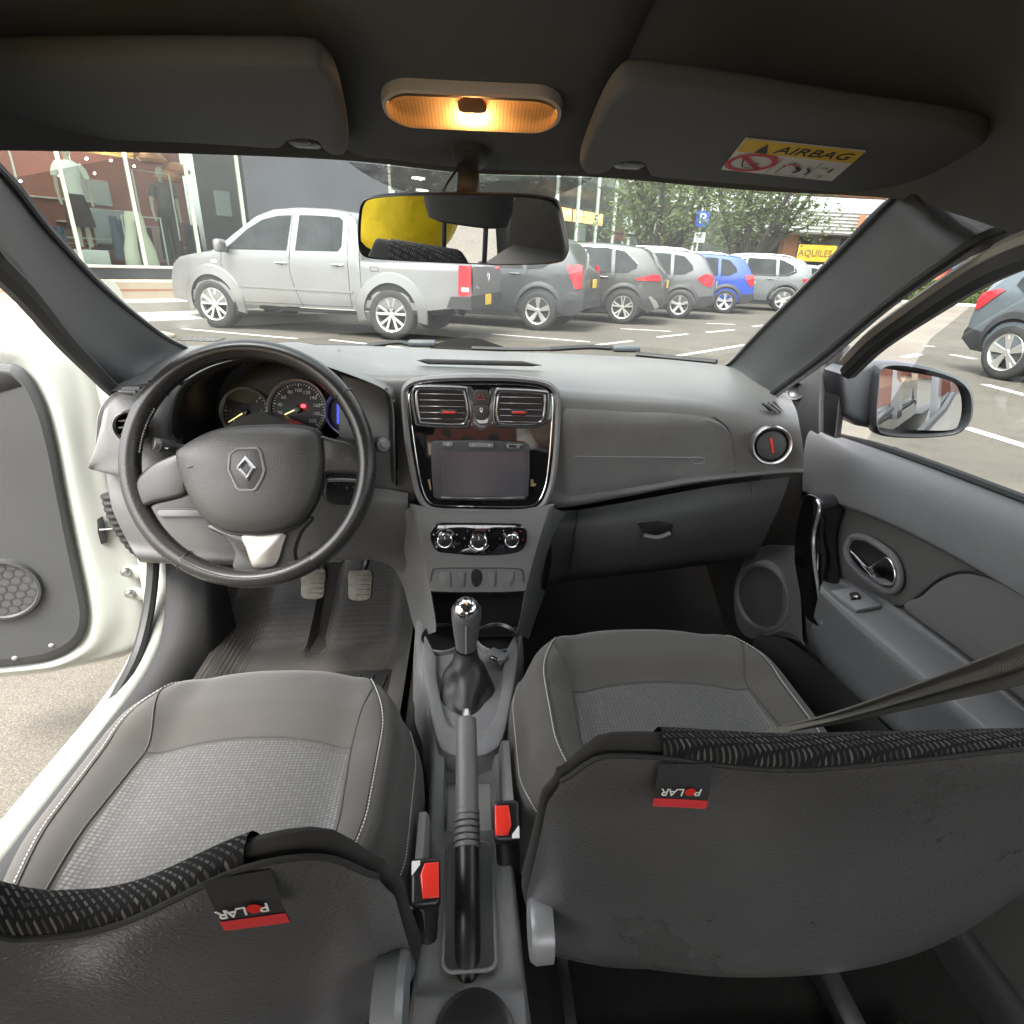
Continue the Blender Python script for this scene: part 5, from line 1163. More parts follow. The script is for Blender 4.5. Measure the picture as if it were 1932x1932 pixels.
# brand tags sewn into the back seams
def tag(S, BSf, seamf, nr, axn, xf, wt, ht, tilt, bend):
    o = BSf(seamf(xf), xf, -1, .004); X = Vector((1, 0, 0)); Z = (nr*1.0+axn*.25).normalized()
    Rm_ = Matrix.Rotation(R_(tilt), 3, Z); X = Rm_ @ X; X = (X-Z*X.dot(Z)).normalized(); Y = Z.cross(X)
    B = Matrix((X, Y, Z)).transposed(); hx_ = wt/2
    G = []
    for j in range(7):
        t = j/6; G.append([o+B@Vector((-hx_+wt*i/6, -ht*t, .003+bend*sin(pi*.5*t)*(1+.3*(i/6-.5)))) for i in range(7)])
    T_ = obj('fabric_tag', gridmesh(G), mat('tag cloth', (.022, .022, .023), .85, bump=('noise', 2000, .4, .0005)), S, label='small black and red sewn tag')
    G2 = [[p+Z*.0007 for p in r] for r in G[5:]]
    G2 = [[G[5][i].lerp(G[6][i], -.35)+Z*.0007 for i in range(7)], G2[0], G2[1]]
    obj('red_stripe', gridmesh(G2), REDT, T_)
    # woven letters, upside down because the tag hangs over the seam
    Bt = B @ Matrix.Rotation(pi, 3, 'Z')
    c0 = o+B@Vector((0, -ht*.55, .0052+bend*sin(pi*.5*.55)))
    xs = [(.38, 'P'), (-.02, 'L'), (-.215, 'A'), (-.40, 'R')]
    for xo, ch in xs: text(ch, ht*.27, c0+B@Vector((xo*wt*.80-.001, 0, .0003)), Bt, WPR, T_, 'letter', .0002, sx=1.1, shear=.12)
    oo = c0+B@Vector((.185*wt*.80-.001, 0, .0004)); rr_ = ht*.105
    obj('letter', slab([oo+B@Vector((rr_*1.15*cos(R_(45*k+22)), rr_*sin(R_(45*k+22)), 0)) for k in range(8)], Z*-.0002), RED, T_, smooth=False)
tag(SD, BSd, seamd, nrd, axd, .73, .036, .035, 12, .005)
tag(SP, BSp, seamp, nrp, axp, -.68, .038, .033, -3, .006)
# ================================================================== belt and buckles
SB_ = thing('seat_belt', 'beige grey seat belt webbing stretched from the right edge across the passenger seat', 'seat belt', (.5, .45, .76))
ed1 = [PY(2120, 1138, .36), PY(1932, 1213, .43), PY(1780, 1272, .46), PY(1600, 1337, .47), PY(1480, 1371, .47), PY(1420, 1385, .46)]
ed2 = [PY(2120, 1218, .36), PY(1932, 1288, .43), PY(1780, 1322, .46), PY(1600, 1360, .47), PY(1480, 1380, .465), PY(1420, 1392, .45)]
mid_ = [a.lerp(b, .5)+Vector((0, -.004, .003)) for a, b in zip(ed1, ed2)]
m1 = [a.lerp(b, .3)+Vector((0, .003, -.002)) for a, b in zip(ed1, ed2)]; m2 = [a.lerp(b, .7)+Vector((0, .003, -.002)) for a, b in zip(ed1, ed2)]
obj('webbing', loft([ed1, m1, mid_, m2, ed2], 40, 17, thick=.0015), BELT, SB_)
for e in (ed1, ed2): obj('webbing_edge', tube(e, .0014, 5, n=40), BELT, SB_)
def buckle(u, v, z, lab, ang, down):
    o = PZ(u, v, z); n = (EYE-o).normalized(); n = (n+Vector((0, -.1, .5))).normalized(); B = basis(n, Vector((0, 1, 0))) @ Matrix.Rotation(R_(ang), 3, 'Z')
    K = thing('seat_belt_buckle', lab, 'buckle', o, group='seat belt buckles')
    obj('buckle_body', slab(on(o, B, rrect(.032, .045, .006)), n*-.035, .004, 3), PLB, K)
    obj('release_button', slab(on(o+B@Vector((.003, .001, .0035)), B, [(-.006, -.017), (.0115, -.017), (.0115, .016), (-.004, .016), (-.009, .005)]), n*-.010, .002, 3), mat('buckle red', (.75, .035, .02), .3, coat=.5), K)
    obj('painted_glint', slab(on(o+B@Vector((-.010, .010, .001)), B, [(-.005, -.004), (.004, .006), (.004, .010), (-.005, .010)]), n*-.003), WPR, K, smooth=False)  # white chip painted as the highlight on the buckle
    obj('buckle_stalk', tube([o-n*.03, o-n*.03+Vector(down)*.5, o-n*.03+Vector(down)], lambda t: .016-.004*t, 10, n=8, flat=.5), PLB, K)
buckle(803, 1663, .545, 'red buttoned seat belt buckle beside the driver backrest', 4, (-.004, -.05, -.14))
buckle(956, 1547, .535, 'red buttoned seat belt buckle beside the passenger backrest', 178, (.008, -.05, -.13))
# ================================================================== the street: ground
def asphalt(name, a, b_, scale=1):
    def ex(n, p, tc):
        t1, r1_ = ramp_tex(n, tc, 'noise', .35*scale, [a, b_], [.35, .68]); t1.inputs['Detail'].default_value = 8; t1.inputs['Roughness'].default_value = .7
        t2, r2_ = ramp_tex(n, tc, 'voronoi', 130, [(1.35, 1.32, 1.26), (1.0, .98, .95), (.80, .79, .78)], [.0, .35, .8])
        t3, r3_ = ramp_tex(n, tc, 'noise', 240, [(.62, .62, .62), (1.45, 1.42, 1.36)], [.36, .66])
        t4, r4_ = ramp_tex(n, tc, 'noise', 2.2, [(.70, .69, .67), (1, 1, 1), (1.12, 1.1, 1.06)], [.30, .46, .75]); t4.inputs['Detail'].default_value = 7; t4.inputs['Roughness'].default_value = .72
        prev = r1_.outputs[0]
        for r_ in (r2_, r3_, r4_):
            m = n.nodes.new('ShaderNodeMixRGB'); m.blend_type = 'MULTIPLY'; m.inputs[0].default_value = .85
            n.links.new(prev, m.inputs[1]); n.links.new(r_.outputs[0], m.inputs[2]); prev = m.outputs[0]
        n.links.new(prev, p.inputs['Base Color'])
        b = n.nodes.new('ShaderNodeBump'); b.inputs['Strength'].default_value = .5; b.inputs['Distance'].default_value = .005
        n.links.new(t3.outputs[0], b.inputs['Height']); n.links.new(b.outputs[0], p.inputs['Normal'])
    return mat(name, a, .9, spec=.25, extra=ex)
ASP = asphalt('weathered asphalt', (.080, .074, .064), (.118, .110, .096))
def setting(name, src, m, **k): return obj(name, src, m, None, kind='structure', **k)
setting('ground', flat([Vector(p) for p in ((-150, -80, 0), (150, -80, 0), (150, 220, 0), (-150, 220, 0))]), ASP, smooth=False)
LINE = mat('worn road paint', (.60, .59, .54), .8, var=(6, .25))
def road_line(u0, v0, u1, v1, wd=.09):
    a, b_ = PZ(u0, v0, .004), PZ(u1, v1, .004); d = (b_-a).normalized(); n = Vector((-d.y, d.x, 0))*wd/2
    return [a+n, a-n, b_-n, b_+n]
RM_ = None
lines = [(332, 619, 560, 639), (622, 641, 760, 656), (928, 630, 1113, 645), (1115, 652, 1193, 643), (1171, 620, 1266, 625), (1240, 636, 1297, 630), (1268, 673, 1408, 650), (1333, 610, 1387, 612), (1333, 627, 1385, 622), (1420, 616, 1468, 610), (1500, 640, 1560, 628), (1823, 807, 1990, 858), (1858, 725, 1990, 760), (1795, 669, 1840, 677), (1742, 652, 1764, 654), (1705, 674, 1735, 668)]
RMK = setting('road_marking', flat(road_line(*lines[0])), LINE, smooth=False)
for l in lines[1:]: obj('painted_line', flat(road_line(*l, wd=.09 if l[0] < 1700 else .12)), LINE, RMK, smooth=False)
# drain cover near the pickup
DC = setting('drain_cover', rbox(PZ(380, 640, .006), (.55, .35, .012), .003), mat('cast iron', (.05, .048, .045), .7))
for k in range(6): obj('drain_bar', rbox(PZ(380, 640, .014)+Vector((-.2+.08*k, 0, 0)), (.03, .28, .006), 0), STEEL if False else PLC, DC)

# ---- facade frame: one long building line, receding to the right
FO = Vector((-6.44, 13.0, 0)); FD = Vector((.68, .73, 0)).normalized(); FN = Vector((FD.y, -FD.x, 0))   # FN points to the car park
def fp(s, z, o=0): return FO+FD*s+FN*o+Vector((0, 0, z))
FB = Matrix((FD, Vector((0, 0, 1)), FN)).transposed()
def fbox(s0, s1, z0, z1, o0, o1, bev=.0, bm=None):
    c = fp((s0+s1)/2, (z0+z1)/2, (o0+o1)/2); return rbox(c, (s1-s0, z1-z0, o1-o0), bev, 1, FB, bm)
# paved terrace with steps in front of the shops
PAV = mat('pale paving stone', (.42, .35, .26), .85, var=(1.2, .18), bump=('noise', 60, .4, .004))
KERB = mat('concrete kerb', (.34, .32, .28), .85, var=(2, .15), bump=('noise', 60, .4, .004))
setting('pavement', fbox(-14, 30, -.1, .14, 1.9, 3.4), KERB, smooth=False)
SB1 = setting('terrace_step', fbox(-14, 30, -.1, .30, 1.0, 1.9), KERB, smooth=False)
SB2 = setting('terrace', fbox(-14, 30, -.1, .60, -1.0, 1.0, .01), PAV, smooth=False)
obj('red_stripe', fbox(-14, 30, .44, .47, .995, 1.005), mat('faded red stripe', (.36, .16, .10), .8), SB2, smooth=False)
# paving slabs left of the car park, one by one
PVG = setting('paved_yard', flat([Vector((x, y, .02)) for x, y in ((-3.9, 6.6), (-5.2, 10.6), (-16, 24), (-40, 20), (-30, 2))]), mat('mortar bed', (.20, .17, .13), .9), smooth=False)
pm = [mat('yard paving', c, .85, var=(1.5, .2), bump=('noise', 50, .4, .003)) for c in ((.50, .42, .30), (.46, .38, .28), (.53, .45, .33))]
base_bm = [obj('paving_slab', rbox((0, 0, 0), (1.18, 1.18, .05), .012, 1), m, PVG, smooth=False) for m in pm]
for b in base_bm: b.hide_render = False
first = [True]*3; cnt = 0
Rz = Matrix.Rotation(math.atan2(FD.y, FD.x), 4, 'Z')
for i in range(-8, 14):
    for j in range(-4, 9):
        c = Vector((-8.5, 10.5, .0)) + FD*(i*1.2) + FN*(-j*1.2)
        if c.x > -4.6 or c.y < 4 or (c-FO).dot(FN) < 1.2 and (c-FO).dot(FD) > -7: continue
        if c.y > 20 or c.x < -17 or (c-FO).dot(FN) < 3.6 and (c-FO).dot(FD) > -6: continue
        k = (i*3+j*5+(i*j) % 2) % 3; src = base_bm[k]
        o = src if first[k] else src.copy()
        if not first[k]: COL.objects.link(o)
        first[k] = False
        o.matrix_basis = Matrix.Translation(c+Vector((0, 0, .024+.004*((i*7+j*3) % 3)))) @ Rz; cnt += 1
for k in range(3):
    if first[k]: bpy.data.objects.remove(base_bm[k])

# ---- clothes shop behind plate glass (left)
SHOP = thing('clothes_shop', 'clothes shop with red lit interior behind tall plate glass windows', 'shop', fp(-1, .6))
MULL = mat('pale window post', (.62, .66, .52), .4)
SGL = glass('shop glass', (.82, .86, .84), .55)
obj('plinth', fbox(-9, 3.2, .60, .80, -.06, .10, .01), mat('dark plinth', (.05, .055, .06), .6), SHOP, smooth=False)
obj('sill', fbox(-9, 3.2, .80, .85, -.06, .13, .008), mat('pale sill', (.55, .56, .50), .5), SHOP, smooth=False)
for k in range(-7, 3):
    obj('window_post', fbox(-.02+1.087*k, .028+1.087*k, .85, 4.2, -.05, .05, .006), MULL, SHOP, smooth=False)
    if k < 2: obj('glass_pane', fbox(.03+1.087*k, 1.065+1.087*k, .855, 4.2, -.012, -.004), SGL, SHOP, smooth=False)
WALLR = mat('red shop wall', (.27, .10, .075), .8, var=(1.5, .25)); DARKW = mat('dark shop wall', (.06, .06, .065), .8)
obj('back_wall', fbox(-9, 2.2, .6, 4.6, -2.75, -2.65), WALLR, SHOP, smooth=False)
obj('shop_floor', fbox(-9, 3.0, .70, .79, -3.0, -.07), mat('shop floor', (.16, .12, .10), .5), SHOP, smooth=False)
obj('shop_ceiling', fbox(-9, 3.0, 4.2, 4.3, -3.0, .1), DARKW, SHOP, smooth=False)
SHOPGLOW = mat('added shop glow', (1, .9, .75), .5, emis=((1, .90, .74), 5))
for k in range(5): obj('added_glow_strip', fbox(-7+2.2*k, -5.6+2.2*k, 4.14, 4.18, -1.9, -1.6), SHOPGLOW, SHOP, smooth=False)  # glowing strips added to brighten the shop interior
YEL = mat('ochre hanging board', (.55, .38, .10), .7)
for (s0, s1, z0, z1, o) in ((-3.4, -1.0, 2.75, 3.4, -1.2), (-.5, .8, 2.9, 3.5, -1.6)): obj('hanging_board', fbox(s0, s1, z0, z1, o-.05, o, .02), YEL, SHOP, smooth=False)
ORG = mat('copper lamp shade', (.55, .22, .08), .5)
for s, z in ((.9, 2.9), (1.35, 2.75), (1.15, 2.6)): obj('hanging_shade', lathe([(.22, -.10), (.28, -.04), (.2, .06), (.06, .12)], fp(s, z, -1.0), (0, 0, 1), 14), ORG, SHOP)
GREYP = mat('grey display panel', (.33, .36, .37), .7)
for (s0, s1, z0, z1, o) in ((-.35, .55, 2.0, 2.5, -2.6), (-.15, .75, 1.1, 1.9, -1.9), (1.9, 2.25, 1.9, 2.4, -.6)): obj('display_panel', fbox(s0, s1, z0, z1, o-.04, o, .01), GREYP, SHOP, smooth=False)
FRM = mat('pale metal frame', (.55, .60, .55), .4)
for (s0, s1, z0, z1, o) in ((-1.55, -.65, .8, 2.85, -.8), (.35, 1.05, 1.35, 2.6, -.7), (-.1, .62, .85, 1.75, -.45)):
    P = [fp(s0, z0, o), fp(s0, z1, o), fp(s1, z1, o), fp(s1, z0, o)]
    obj('display_frame', tube(P, .018, 6), FRM, SHOP)
SHL = mat('pale shelf', (.5, .5, .47), .6)
for (s0, s1, z, o) in ((-.6, 1.6, 1.62, -2.4), (-2.6, .2, 2.05, -2.5), (-1.2, 2.0, 1.2, -1.7), (-.9, .1, 1.3, -1.4)): obj('shelf', fbox(s0, s1, z, z+.03, o-.3, o), SHL, SHOP, smooth=False)
LEDM = mat('lit shop spot', (1, .95, .85), .5, emis=((1, .92, .8), 60))
for s, z, o in ((-1.3, 2.25, -1.6), (-.55, 2.45, -2), (.05, 2.55, -1.8), (.3, 2.8, -1.5), (.72, 2.75, -1.5), (1.3, 2.75, -1.8), (-.2, 2.75, -1.3)): obj('spot_light', lathe([(0, .02), (.022, 0), (0, -.02)], fp(s, z, o), (0, 0, 1), 8), LEDM, SHOP)
# garments hung in the shop
CLO = [mat('garment cloth', c, .9) for c in ((.08, .12, .17), (.45, .30, .30), (.05, .05, .06), (.42, .40, .34), (.10, .16, .22), (.36, .14, .20))]
def garment(s, z, o, ln_, wd, m, par, name='garment'):
    c = fp(s, z, o); rows_ = []
    for k in range(7):
        t = k/6; a = wd*(.75+.35*t); rows_.append([c+FD*(a*cos(x))+FN*(.10*(1+.3*t)*sin(x)*(1+.25*sin(5*x+s*9)))+Vector((0, 0, -ln_*t)) for x in [2*pi*i/16 for i in range(16)]])
    return obj(name, gridmesh(rows_, True), m, par)
for k, (s, z, ln_, m) in enumerate([(.05, 1.75, .8, 0), (.25, 1.7, .75, 4), (.55, 1.75, .7, 0), (.85, 1.6, .7, 1), (1.05, 1.55, .6, 5), (1.25, 1.6, .65, 3), (1.55, 1.7, .8, 2), (1.75, 1.7, .8, 2), (-1.35, 1.9, .9, 2), (-2.1, 1.8, .9, 0), (-.9, 1.5, .6, 4)]): garment(s, z, -1.35-.1*(k % 3), ln_, .09, CLO[m], SHOP)
# mannequins
SKN = mat('mannequin shell', (.45, .40, .33), .4)
def loftring(c, specs, m, par, name):
    rows_ = [[c+FD*(dx+a*cos(x))+FN*(dy+b_*sin(x))+Vector((0, 0, z)) for x in [2*pi*i/18 for i in range(18)]] for (z, a, b_, dx, dy) in specs]
    return obj(name, gridmesh(rows_, True, cap=True), m, par)
def mannequin(s, o, zb, label, topm, legm, head=True, wide=False, skirt=False):
    c = fp(s, zb, o); T = thing('mannequin', label, 'mannequin', c)
    h0 = .98
    if topm is not None:
        loftring(c, [(h0-.03, .155, .11, 0, 0), (h0+.15, .145, .105, 0, 0), (h0+.35, .175, .12, 0, 0), (h0+.47, .17, .10, 0, 0), (h0+.52, .08, .07, 0, 0)], topm, T, 'shirt')
        for sg in (-1, 1):
            obj('sleeve', tube([c+FD*(sg*.15)+Vector((0, 0, h0+.46)), c+FD*(sg*.22)+Vector((0, 0, h0+.36)), c+FD*(sg*.25)+Vector((0, 0, h0+.24))], lambda t: .062, 10, n=6), topm, T)
            obj('arm', tube([c+FD*(sg*.245)+Vector((0, 0, h0+.26)), c+FD*(sg*.26)+Vector((0, 0, h0+.02)), c+FD*(sg*.25)+FN*.04+Vector((0, 0, h0-.22))], lambda t: .036-.012*t, 8, n=8), SKN, T)
        obj('neck', tube([c+Vector((0, 0, h0+.49)), c+Vector((0, 0, h0+.60))], .045, 10), SKN, T)
        if head: loftring(c, [(h0+.58, .04, .05, 0, 0), (h0+.63, .068, .085, 0, .01), (h0+.70, .076, .095, 0, .01), (h0+.77, .065, .08, 0, 0), (h0+.80, .03, .04, 0, 0)], SKN, T, 'head')
    if skirt:
        loftring(c, [(.40, .24, .17, 0, 0), (.7, .20, .14, 0, 0), (h0, .135, .10, 0, 0)], legm, T, 'skirt')
        for sg in (-1, 1): obj('leg', tube([c+FD*sg*.08+Vector((0, 0, .45)), c+FD*sg*.08+Vector((0, 0, .05))], .045, 8), SKN, T)
    elif legm is not None:
        loftring(c, [(.86, .175, .125, 0, 0), (.95, .165, .12, 0, 0), (1.03, .14, .105, 0, 0)], legm, T, 'waistband')
        for sg in (-1, 1):
            k = 1.35 if wide else 1
            loftring(c, [(.02, .105*k, .10*k, sg*(.13*k), .02), (.35, .095*k, .095, sg*.12*k, .01), (.65, .09, .10, sg*.10, 0), (.90, .088, .115, sg*.085, 0)], legm, T, 'trouser_leg')
    obj('stand', lathe([(.16, 0), (.16, .015), (.02, .02)], c, (0, 0, 1), 18), STEEL, T)
    return T
mannequin(-.78, -.55, 1.10, 'mannequin in a white t-shirt and dark skirt behind the shop glass', mat('white shirt', (.72, .70, .64), .9), mat('dark skirt', (.05, .03, .03), .9), True, False, True)
mannequin(-.12+.22, -.40, .80, 'headless mannequin wearing wide cream trousers in the shop window', None, mat('cream trousers', (.68, .66, .52), .9), False, True)
mannequin(.95, -.9, .95, 'mannequin in a brown jacket and dark trousers with a pale collar', mat('brown jacket', (.10, .08, .07), .9), mat('dark trousers', (.035, .03, .03), .9), True)
# plinth under the raised mannequin
single('display_block', fbox(-1.05, -.5, .80, 1.10, -.85, -.3, .01), WPR, 'white display block under the white shirted mannequin', 'display block', smooth=False)
# ---- dark wall and second shop
single('dark_wall', fbox(3.2-.9, 6.3, -.1, 5.2, -2.2, .02, .01), mat('slate grey wall', (.10, .105, .115), .75, var=(.9, .15)), 'dark grey rendered wall between the two shop fronts', 'wall', smooth=False)
SH2 = thing('accessory_shop', 'dim shop with ceiling lamps and hanging goods behind the pickup roof', 'shop', fp(9, .6))
obj('back_wall', fbox(6.3, 13.2, .6, 4.6, -3.6, -3.5), mat('dim wall', (.10, .085, .07), .8, var=(1.5, .4)), SH2, smooth=False)
obj('shop_floor', fbox(6.3, 13.2, .5, .7, -3.5, 0), DARKW, SH2, smooth=False)
obj('window_post', fbox(6.3, 6.36, .6, 4.4, -.05, .05), MULL, SH2, smooth=False)
for k in range(5): obj('glass_pane', fbox(6.37+1.36*k, 7.70+1.36*k, .7, 4.4, -.012, -.004), SGL, SH2, smooth=False)
obj('plinth', fbox(6.36, 13.2, .6, .7, -.08, .06), DARKW, SH2, smooth=False)
for k, (s, z, o) in enumerate([(6.9, 3.35, -1.5), (7.6, 3.0, -1.9), (8.4, 3.4, -1.4), (9.3, 3.2, -2.2), (10.2, 3.4, -1.2)]): obj('ceiling_lamp', fbox(s, s+.35, z, z+.05, o, o+.2), mat('cool shop lamp', (1, 1, .9), .5, emis=((1, .95, .8), 3.5)) if k == 0 else bpy.data.materials['cool shop lamp'], SH2, smooth=False)
obj('lit_spot', lathe([(0, .05), (.05, 0), (0, -.05)], fp(10.1, 2.85, -1.2), (0, 0, 1), 8), LEDM, SH2)
BAGM = [mat('bag leather', c, .6) for c in ((.16, .12, .09), (.05, .05, .06), (.22, .17, .13), (.30, .22, .18))]
for k in range(11):
    garment(6.75+.38*k, 3.0-.25*(k % 2), -1.6-.2*(k % 3), .55, .12, BAGM[k % 4], SH2, 'hanging_bag')
obj('counter', fbox(7.2, 11.5, .7, 1.7, -1.6, -1.1, .02), DARKW, SH2, smooth=False)
SKIN = mat('skin', (.45, .28, .20), .6)
def shopper(s, o, label, top, zb=.7):
    c = fp(s, zb, o); T = thing('person', label, 'person', c)
    rows_ = [(.0, .16, .10), (.45, .15, .11), (.86, .17, .12), (1.0, .15, .10), (1.2, .17, .12), (1.38, .21, .12), (1.45, .12, .09), (1.49, .055, .06)]
    loftring(c, [(z, a, b_, 0, 0) for z, a, b_ in rows_], top, T, 'clothes')
    loftring(c, [(1.47, .05, .055, 0, 0), (1.55, .07, .085, 0, .01), (1.63, .078, .098, 0, .01), (1.70, .07, .09, 0, 0), (1.74, .035, .045, 0, 0)], SKIN, T, 'head')
    loftring(c, [(1.60, .083, .085, 0, -.03), (1.68, .083, .098, 0, -.012), (1.74, .06, .075, 0, -.005), (1.765, .02, .03, 0, 0)], BPR, T, 'hair')
    for sg in (-1, 1): obj('arm', tube([c+FD*sg*.2+Vector((0, 0, 1.38)), c+FD*sg*.25+Vector((0, 0, 1.1)), c+FD*sg*.2+FN*.15+Vector((0, 0, .92))], lambda t: .05-.015*t, 8, n=8), top, T)
shopper(8.05, .6, 'person with a pale collar standing on the terrace behind the pickup', mat('navy top', (.03, .035, .06), .9), .6)

# ---- tall glazed building (right of the inner mirror)
GBD = thing('glazed_building', 'tall glazed shop building with pale mullions and orange lit panels', 'building', fp(18, .6))
PGR = mat('pale green post', (.52, .60, .52), .4)
obj('back_wall', fbox(13.2, 27, .6, 8, -4.6, -4.5), mat('olive interior', (.20, .21, .17), .8, var=(1.2, .6)), GBD, smooth=False)
obj('shop_floor', fbox(13.2, 27, .5, .7, -4.5, .0), DARKW, GBD, smooth=False)
for k in range(10):
    s = 14.05+1.38*k
    obj('mullion', fbox(s, s+.06, .7, 7, -.06, .06), PGR, GBD, smooth=False)
    obj('glass_pane', fbox(s+.065, s+1.375, .7, 7, -.012, -.004), SGL, GBD, smooth=False)
ORP = mat('orange lit panel', (.75, .35, .10), .6, emis=((1, .50, .18), .9))
for (s0, s1) in ((15.0, 16.4), (16.55, 17.0), (17.4, 18.2), (18.45, 19.1), (19.3, 20.0), (20.2, 20.8)): obj('lit_panel', fbox(s0, s1, 2.95, 3.42, -2.2, -2.1), ORP, GBD, smooth=False)
LAMPW = mat('warm lamp', (1, .8, .5), .5, emis=((1, .75, .42), 9))
for s, z in ((15.9, 2.72), (16.2, 2.70), (17.7, 3.25), (18.5, 3.3), (16.3, 3.35), (15.2, 4.3), (16.6, 4.4)): obj('pendant_lamp', lathe([(.0, .10), (.05, .04), (.11, -.08), (.0, -.09)], fp(s, z, -1.9), (0, 0, 1), 10), LAMPW, GBD)
obj('floor_band', fbox(13.2, 27, 3.9, 4.15, -4.4, -.2), mat('dark olive slab', (.07, .08, .06), .7), GBD, smooth=False)
for (s0, s1, z0, z1, o, c) in ((14.6, 15.1, .7, 2.6, -1.5, (.25, .12, .08)), (17.0, 17.4, 2.1, 2.75, -.8, (.45, .50, .50)), (19.2, 19.6, 1.7, 2.2, -1.5, (.60, .25, .10)), (18.3, 19.9, .8, 1.75, -.9, (.42, .48, .46)), (21.2, 22.2, .8, 2.6, -.8, (.30, .33, .31)), (22.5, 23.3, .8, 3.2, -.6, (.16, .28, .24)), (23.6, 24.3, .8, 2.2, -.6, (.25, .45, .50)), (24.6, 25.6, .8, 3.6, -.8, (.40, .20, .14)), (15.4, 17.0, .8, 1.6, -1.2, (.10, .10, .08)), (20.2, 21.0, 2.3, 2.8, -.8, (.45, .12, .10))):
    obj('display', fbox(s0, s1, z0, z1, o-.3, o, .02), mat('display goods', c, .7), GBD, smooth=False)
# easel-like pale A-frame by the window
AF = thing('display_easel', 'pale A-shaped display easel leaning by the glazed building', 'easel', fp(20.8, .6, .6))
for a, b_ in (((20.2, .65), (20.9, 3.2)), ((21.4, .65), (20.95, 3.2)), ((20.7, 2.3), (21.3, 2.25))): obj('strut', tube([fp(a[0], a[1], .6), fp(b_[0], b_[1], .6)], .03, 6), PGR, AF)
# ---- brick mall block further right
BRK = None
def _brick(n, p, tc):
    t = n.nodes.new('ShaderNodeTexBrick'); t.inputs['Scale'].default_value = 1; t.inputs['Brick Width'].default_value = .26; t.inputs['Row Height'].default_value = .08; t.inputs['Mortar Size'].default_value = .008
    t.inputs['Color1'].default_value = (.52, .22, .10, 1); t.inputs['Color2'].default_value = (.42, .17, .08, 1); t.inputs['Mortar'].default_value = (.40, .30, .22, 1)
    mp = n.nodes.new('ShaderNodeMapping'); mp.inputs['Rotation'].default_value = (R_(90), 0, 0); n.links.new(tc.outputs['Object'], mp.inputs[0]); n.links.new(mp.outputs[0], t.inputs['Vector']); n.links.new(t.outputs[0], p.inputs['Base Color'])
BRK = mat('orange brick', (.5, .2, .1), .85, extra=_brick)
MB_Y = 38.0
MALL = thing('brick_mall', 'orange brick mall with white ribbed canopy and stout pillar', 'building', (22, MB_Y, 0))
def ybox(u0, v0, u1, v1, y, d, bev=0):   # box whose front face spans a picture rectangle at distance y
    a, c = PY(u0, v1, y), PY(u1, v0, y); return rbox(((a.x+c.x)/2, y+d/2, (a.z+c.z)/2), (abs(c.x-a.x), d, abs(c.z-a.z)), bev, 1)
a, c = PY(1400, 545, MB_Y), PY(1760, 330, MB_Y)
obj('upper_wall', rbox((27, MB_Y+3, 9.5), (30, 2, 7), 0), mat('apricot render', (.38, .19, .10), .85, var=(.4, .12)), MALL, smooth=False)
obj('lower_wall', rbox((26, MB_Y+2.5, 2.2), (24, 1, 5), 0), DARKW, MALL, smooth=False)
obj('brick_wall', ybox(1462, 430, 1512, 545, MB_Y+.8, .6), BRK, MALL, smooth=False)
CAN = mat('white ribbed canopy', (.40, .40, .38), .5)
cb = obj('canopy', ybox(1440, 407, 1760, 437, MB_Y-1.0, 3, .02), CAN, MALL, smooth=False)
a, c = PY(1440, 437, MB_Y-1.03), PY(1760, 407, MB_Y-1.03)
for k in range(7): obj('canopy_rib', rbox(((a.x+c.x)/2, MB_Y-1.03, a.z+.12+(c.z-a.z)*k/7), (c.x-a.x-.1, .06, .06), .01, 1), CAN, cb, smooth=False)
obj('brick_pillar', ybox(1600, 405, 1636, 540, MB_Y-1.6, .9), BRK, MALL, smooth=False)
obj('brick_pillar', ybox(1588, 447, 1642, 540, MB_Y-1.75, .12), BRK, MALL, smooth=False)
obj('shop_window', ybox(1530, 442, 1590, 475, MB_Y+.4, .1), mat('dim shop window', (.16, .17, .16), .2), MALL, smooth=False)
SGN = thing('shop_banner', 'yellow banner with dark lettering under the white canopy', 'banner', PY(1540, 480, MB_Y-2))
obj('banner_cloth', ybox(1502, 464, 1580, 492, MB_Y-2, .06), mat('banner yellow', (.50, .32, .02), .7), SGN, smooth=False)
text('AQUILES', (PY(1540, 469, MB_Y-2).z-PY(1540, 486, MB_Y-2).z)*1.05, PY(1538, 478, MB_Y-2.02), basis(Vector((0, -1, 0))), mat('brown print', (.14, .09, .04), .7), SGN, 'lettering', .005, sx=1.05)
# side brick buildings behind the camera (seen in mirrors) and at the right
setting('yard_wall_ground', flat([Vector((-60, -60, .003)), Vector((-1.6, -60, .003)), Vector((-1.6, -1.5, .003)), Vector((-60, -1.5, .003))]), mat('tan pavement', (.26, .19, .125), .9, var=(3, .2), bump=('noise', 40, .4, .003)), smooth=False)
B2 = thing('brick_block', 'long red brick building standing behind the car, seen in the side mirror', 'building', (8, -34, 0))
_b2 = mat('red brick', (.27, .105, .07), .85, var=(.8, .2))
obj('wall', rbox((6, -34, 3), (60, 2, 7.5), 0), _b2, B2, smooth=False)
for k in range(12): obj('window', rbox((-18+4.4*k, -32.95, 3.6), (1.8, .12, 1.6), .02, 1), DARKW, B2, smooth=False)
